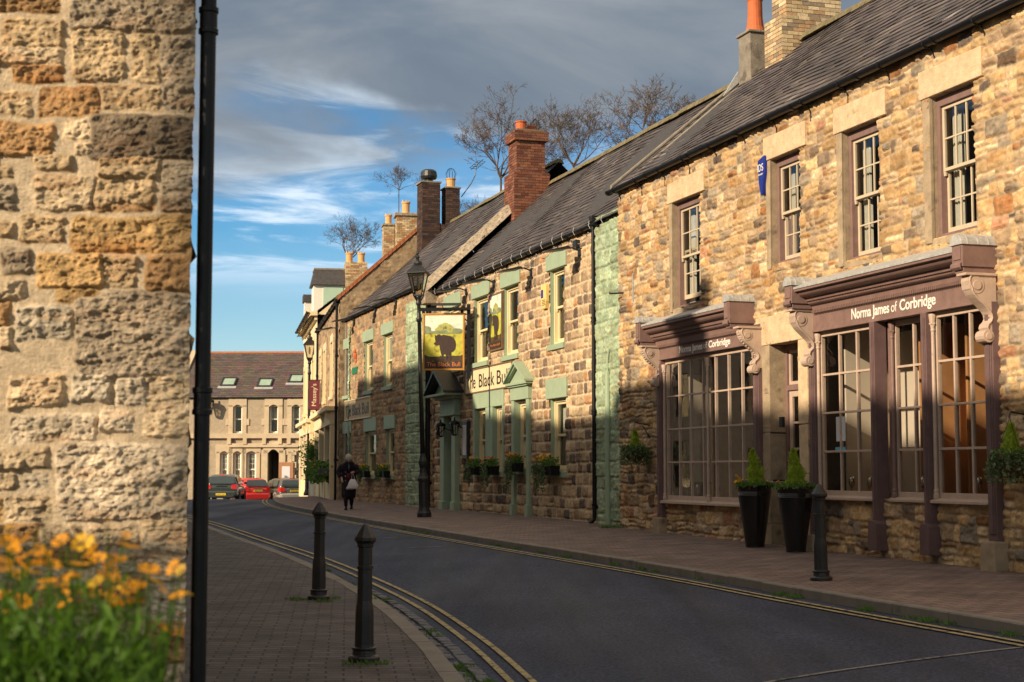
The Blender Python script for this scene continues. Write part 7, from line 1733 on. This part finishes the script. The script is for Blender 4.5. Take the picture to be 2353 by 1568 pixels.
# unseen sloped block, added to throw shade along the foot of the near wall
sh_ = empty('shade_block', (-6.2, 2.6, CZ-1.5), 0, 'unseen block added left of the camera to shade the near wall', 'shade block')
zr_ = lambda y: 1.5+2.30-.66*(y-3.15)*1.0
MB().prism([(-.6, 0), (2.6, 0), (2.6, zr_(5.2)), (-.6, zr_(2.0))], -.4, .4).build('wall', 'cement', sh_)

# ------------------------------------------------------------------ FOREGROUND FLOWERS
FYY = 2.9
fb = empty('flower_clump', (-.84, FYY, CZ-1.45), 0, 'blurred clump of orange daisies with bright green stems in the bottom left corner', 'flowers')
FZ = CZ-1.45
r = random.Random(31)
tr_ = MB(); tr_.prism([(-.34, 0), (.20, 0), (.22, .72), (-.36, .72)], -.28, .28, 'y'); tr_.build('stone_trough', 'buff_grey', fb, bevel=.02)
st_ = MB(); lf_ = MB(); heads = []
FP = [(20,1250),(8,1300),(45,1322),(75,1318),(100,1277),(140,1245),(170,1326),(120,1300),(190,1250),(225,1285),(252,1310),(295,1258),(240,1325),(258,1375),(330,1308),(345,1308),(400,1305),(408,1372),(425,1365),(300,1355),(320,1350),(380,1450),
      (12,1500),(75,1558),(60,1280),(30,1265),(210,1270),(275,1290),(355,1338),(5,1370),(50,1385),(110,1340),(200,1370),(285,1335),(150,1390),(265,1395),(90,1265),(310,1385),(222,1340),(10,1420),(80,1300),(48,1300),(180,1300),(262,1362),(340,1318)]
def fl(px, py, Y): p = at(px, py, Y); return (p.x+.84, p.y-FYY, p.z-FZ)
for i, (px, py) in enumerate(FP): heads.append(fl(px, py, FYY+r.uniform(-.14, .2)))
for k in range(70):
    px = r.uniform(-160, 425); heads.append(fl(px, r.uniform(1175, 1400)+max(0, px-300)*.5, FYY+r.uniform(-.2, .25)))
for i, (x, y, z) in enumerate(heads):
    bx = max(-.34, min(.17, x*.8+r.uniform(-.05, .05))); by = r.uniform(-.2, .2)
    st_.tube([(bx, by, .70), (bx*.6+x*.4+r.uniform(-.02, .02), by*.6+y*.4, .7+(z-.7)*.5), (x, y, z)], [.0026, .002, .0013], 4)
for k in range(4200):                             # narrow leaves, thinning out upwards and towards the right edge
    px = r.uniform(-170, 425); lim = 1385+max(0, px-250)*.7+r.uniform(-70, 70); py = lim+(1690-lim)*r.random()**.50
    if px > 385-(py-1400)*.12+r.uniform(-22, 22): continue
    a = Vector(fl(px, py, FYY+r.uniform(-.24, .26))); hh = r.uniform(.02, .055); t = r.uniform(0, 6.28); dx, dy = math.cos(t)*hh*.8, math.sin(t)*hh*.8
    t = r.uniform(0, 6.28); s_ = Vector((math.cos(t), math.sin(t), 0))*r.uniform(.003, .007); m1 = a+Vector((dx*.5, dy*.5, hh*.6)); m2 = a+Vector((dx*1.2, dy*1.2, hh*.8))
    lf_.add([a-s_*.4, a+s_*.4, m1+s_, m1-s_, m2], [(0, 1, 2, 3), (3, 2, 4)])
st_.build('stems', 'brightleaf', fb); lf_.build('foliage', 'brightleaf', fb)
M['seed'] = mat('dark_seed_head', (.06, .035, .015), .9)
for i, (x, y, z) in enumerate(heads):
    if i < 75:
        mb = MB(); mb.T = Matrix.Translation((x, y, z)) @ Matrix.Rotation(r.uniform(-1.1, .3)+.6, 4, 'X') @ Matrix.Rotation(r.uniform(-.8, .8), 4, 'Y'); q = r.uniform(.015, .024) if i < 45 else r.uniform(.008, .014)
        for k in range(8):
            a = k*math.pi/4+r.uniform(-.1, .1); c_, s_ = math.cos(a), math.sin(a); c1_, s1_ = math.cos(a-.36), math.sin(a-.36); c2_, s2_ = math.cos(a+.36), math.sin(a+.36); up = q*.25
            mb.add([(.003*c_, .003*s_, 0), (q*.8*c1_, q*.8*s1_, up), (q*c_, q*s_, up*.8), (q*.8*c2_, q*.8*s2_, up)], [(0, 1, 2, 3)])
        mb.build('flower', 'yellow' if i % 5 == 3 else 'orange', fb)
    else:
        mb = MB(); mb.blob((x, y, z), .006, 6, 4); mb.build('seed_head', 'seed', fb)

# ------------------------------------------------------------------ SKY, SUN, CAMERA
EL, AZX, AZY = R(24), -.75, -.66                    # direction towards the sun: behind and left of the camera
sd = Vector((AZX*math.cos(EL), AZY*math.cos(EL), math.sin(EL)))
world = bpy.data.worlds.new('World'); scene.world = world; world.use_nodes = True
N, L = world.node_tree.nodes, world.node_tree.links; N.clear()
out = N.new('ShaderNodeOutputWorld'); bg = N.new('ShaderNodeBackground'); bg.inputs['Strength'].default_value = .12
sky = N.new('ShaderNodeTexSky'); sky.sky_type = 'NISHITA'; sky.sun_disc = False; sky.sun_elevation = EL; sky.sun_rotation = math.atan2(AZX, AZY); sky.air_density = 1.0; sky.dust_density = .25; sky.ozone_density = 3.0
tc = N.new('ShaderNodeTexCoord'); sep = N.new('ShaderNodeSeparateXYZ'); L.new(tc.outputs['Generated'], sep.inputs[0])
def nmath(op, a, b=None, clamp=False):
    n = N.new('ShaderNodeMath'); n.operation = op; n.use_clamp = clamp
    for i, v in enumerate((a, b)):
        if v is None: continue
        if isinstance(v, (int, float)): n.inputs[i].default_value = v
        else: L.new(v, n.inputs[i])
    return n.outputs[0]
def wnoise(sx, sy, sz, scale, det=6, rough=.55, off=(0, 0, 0), dist=0):
    mp = N.new('ShaderNodeMapping'); mp.inputs['Scale'].default_value = (sx, sy, sz); mp.inputs['Location'].default_value = off; L.new(tc.outputs['Generated'], mp.inputs[0])
    n = N.new('ShaderNodeTexNoise'); n.inputs['Scale'].default_value = scale; n.inputs['Detail'].default_value = det; n.inputs['Roughness'].default_value = rough; n.inputs['Distortion'].default_value = dist; L.new(mp.outputs[0], n.inputs[0]); return n.outputs['Fac']
def sstep(v, a, b, lo=0., hi=1.):
    n = N.new('ShaderNodeMapRange'); n.interpolation_type = 'SMOOTHSTEP'; n.inputs[1].default_value = a; n.inputs[2].default_value = b; n.inputs[3].default_value = lo; n.inputs[4].default_value = hi; L.new(v, n.inputs[0]); return n.outputs[0]
el = sep.outputs['Z']
# heavy grey cloud bank: its ragged base lies about 10 degrees up, lower to the right
base = nmath('ADD', el, nmath('MULTIPLY', nmath('SUBTRACT', wnoise(1, 1, 2.6, 5.5, 6, .5, (.35, 0, .1), .4), .5), .20))
base = nmath('ADD', base, nmath('MULTIPLY', sep.outputs['X'], .10))
bank = sstep(base, .162, .226)
# thin bright streaks under it
wv = wnoise(1.0, 1, 6.5, 5.0, 7, .6, (2.2, 0, .6), .8)
wisp = nmath('MULTIPLY', sstep(wv, .45, .62), nmath('MULTIPLY', sstep(el, .105, .145), .9))
low = nmath('MULTIPLY', sstep(wnoise(1, 1, 5, 3.0, 4, .5, (5, 1, 0)), .42, .66), .16)
def mixc(fac, a, b):
    n = N.new('ShaderNodeMix'); n.data_type = 'RGBA'; L.new(fac, n.inputs['Factor'])
    for k, v in (('A', a), ('B', b)):
        if isinstance(v, tuple): n.inputs[k].default_value = (*v, 1)
        else: L.new(v, n.inputs[k])
    return n.outputs['Result']
hs_ = N.new('ShaderNodeHueSaturation'); hs_.inputs['Saturation'].default_value = 1.45; hs_.inputs['Value'].default_value = .76; L.new(sky.outputs[0], hs_.inputs['Color'])
k = 10.0
c = mixc(low, hs_.outputs[0], tuple(k*v for v in (.40, .46, .54)))
c = mixc(wisp, c, tuple(k*v for v in (.50, .58, .66)))
shade = sstep(wnoise(1, 1, 3.2, 4.2, 7, .55, (.9, .4, .2), .5), .30, .72)
grey = mixc(shade, tuple(k*v for v in (.105, .135, .175)), tuple(k*v for v in (.215, .235, .255)))
c = mixc(bank, c, grey)
high = sstep(el, .30, .55)                        # warm tone added to the unseen overhead sky, countering the blue fill light
c = mixc(nmath('MULTIPLY', high, .85), c, tuple(k*v for v in (.46, .41, .35)))
L.new(c, bg.inputs['Color']); L.new(bg.outputs[0], out.inputs['Surface'])
sl = bpy.data.lights.new('sun', 'SUN'); sl.energy = 4.6; sl.angle = R(.9); sl.color = (1.0, .81, .57)
so_ = bpy.data.objects.new('sun', sl); COL.objects.link(so_); so_.rotation_euler = sd.to_track_quat('Z', 'Y').to_euler()
cam = bpy.data.cameras.new('camera'); cam.lens = LENS; cam.sensor_width = 36; cam.clip_end = 3000; cam.clip_start = .1
cam.dof.use_dof = True; cam.dof.focus_distance = 25; cam.dof.aperture_fstop = 5.0
co_ = bpy.data.objects.new('camera', cam); COL.objects.link(co_); co_.location = (0, 0, CZ); co_.rotation_euler = (math.pi/2+TILT, 0, 0)
scene.camera = co_
scene.view_settings.view_transform = 'Standard'; scene.view_settings.look = 'None'; scene.view_settings.gamma = 1; scene.view_settings.exposure = .5
scene.cycles.max_bounces = 6; scene.cycles.transparent_max_bounces = 12; scene.cycles.caustics_reflective = False; scene.cycles.caustics_refractive = False
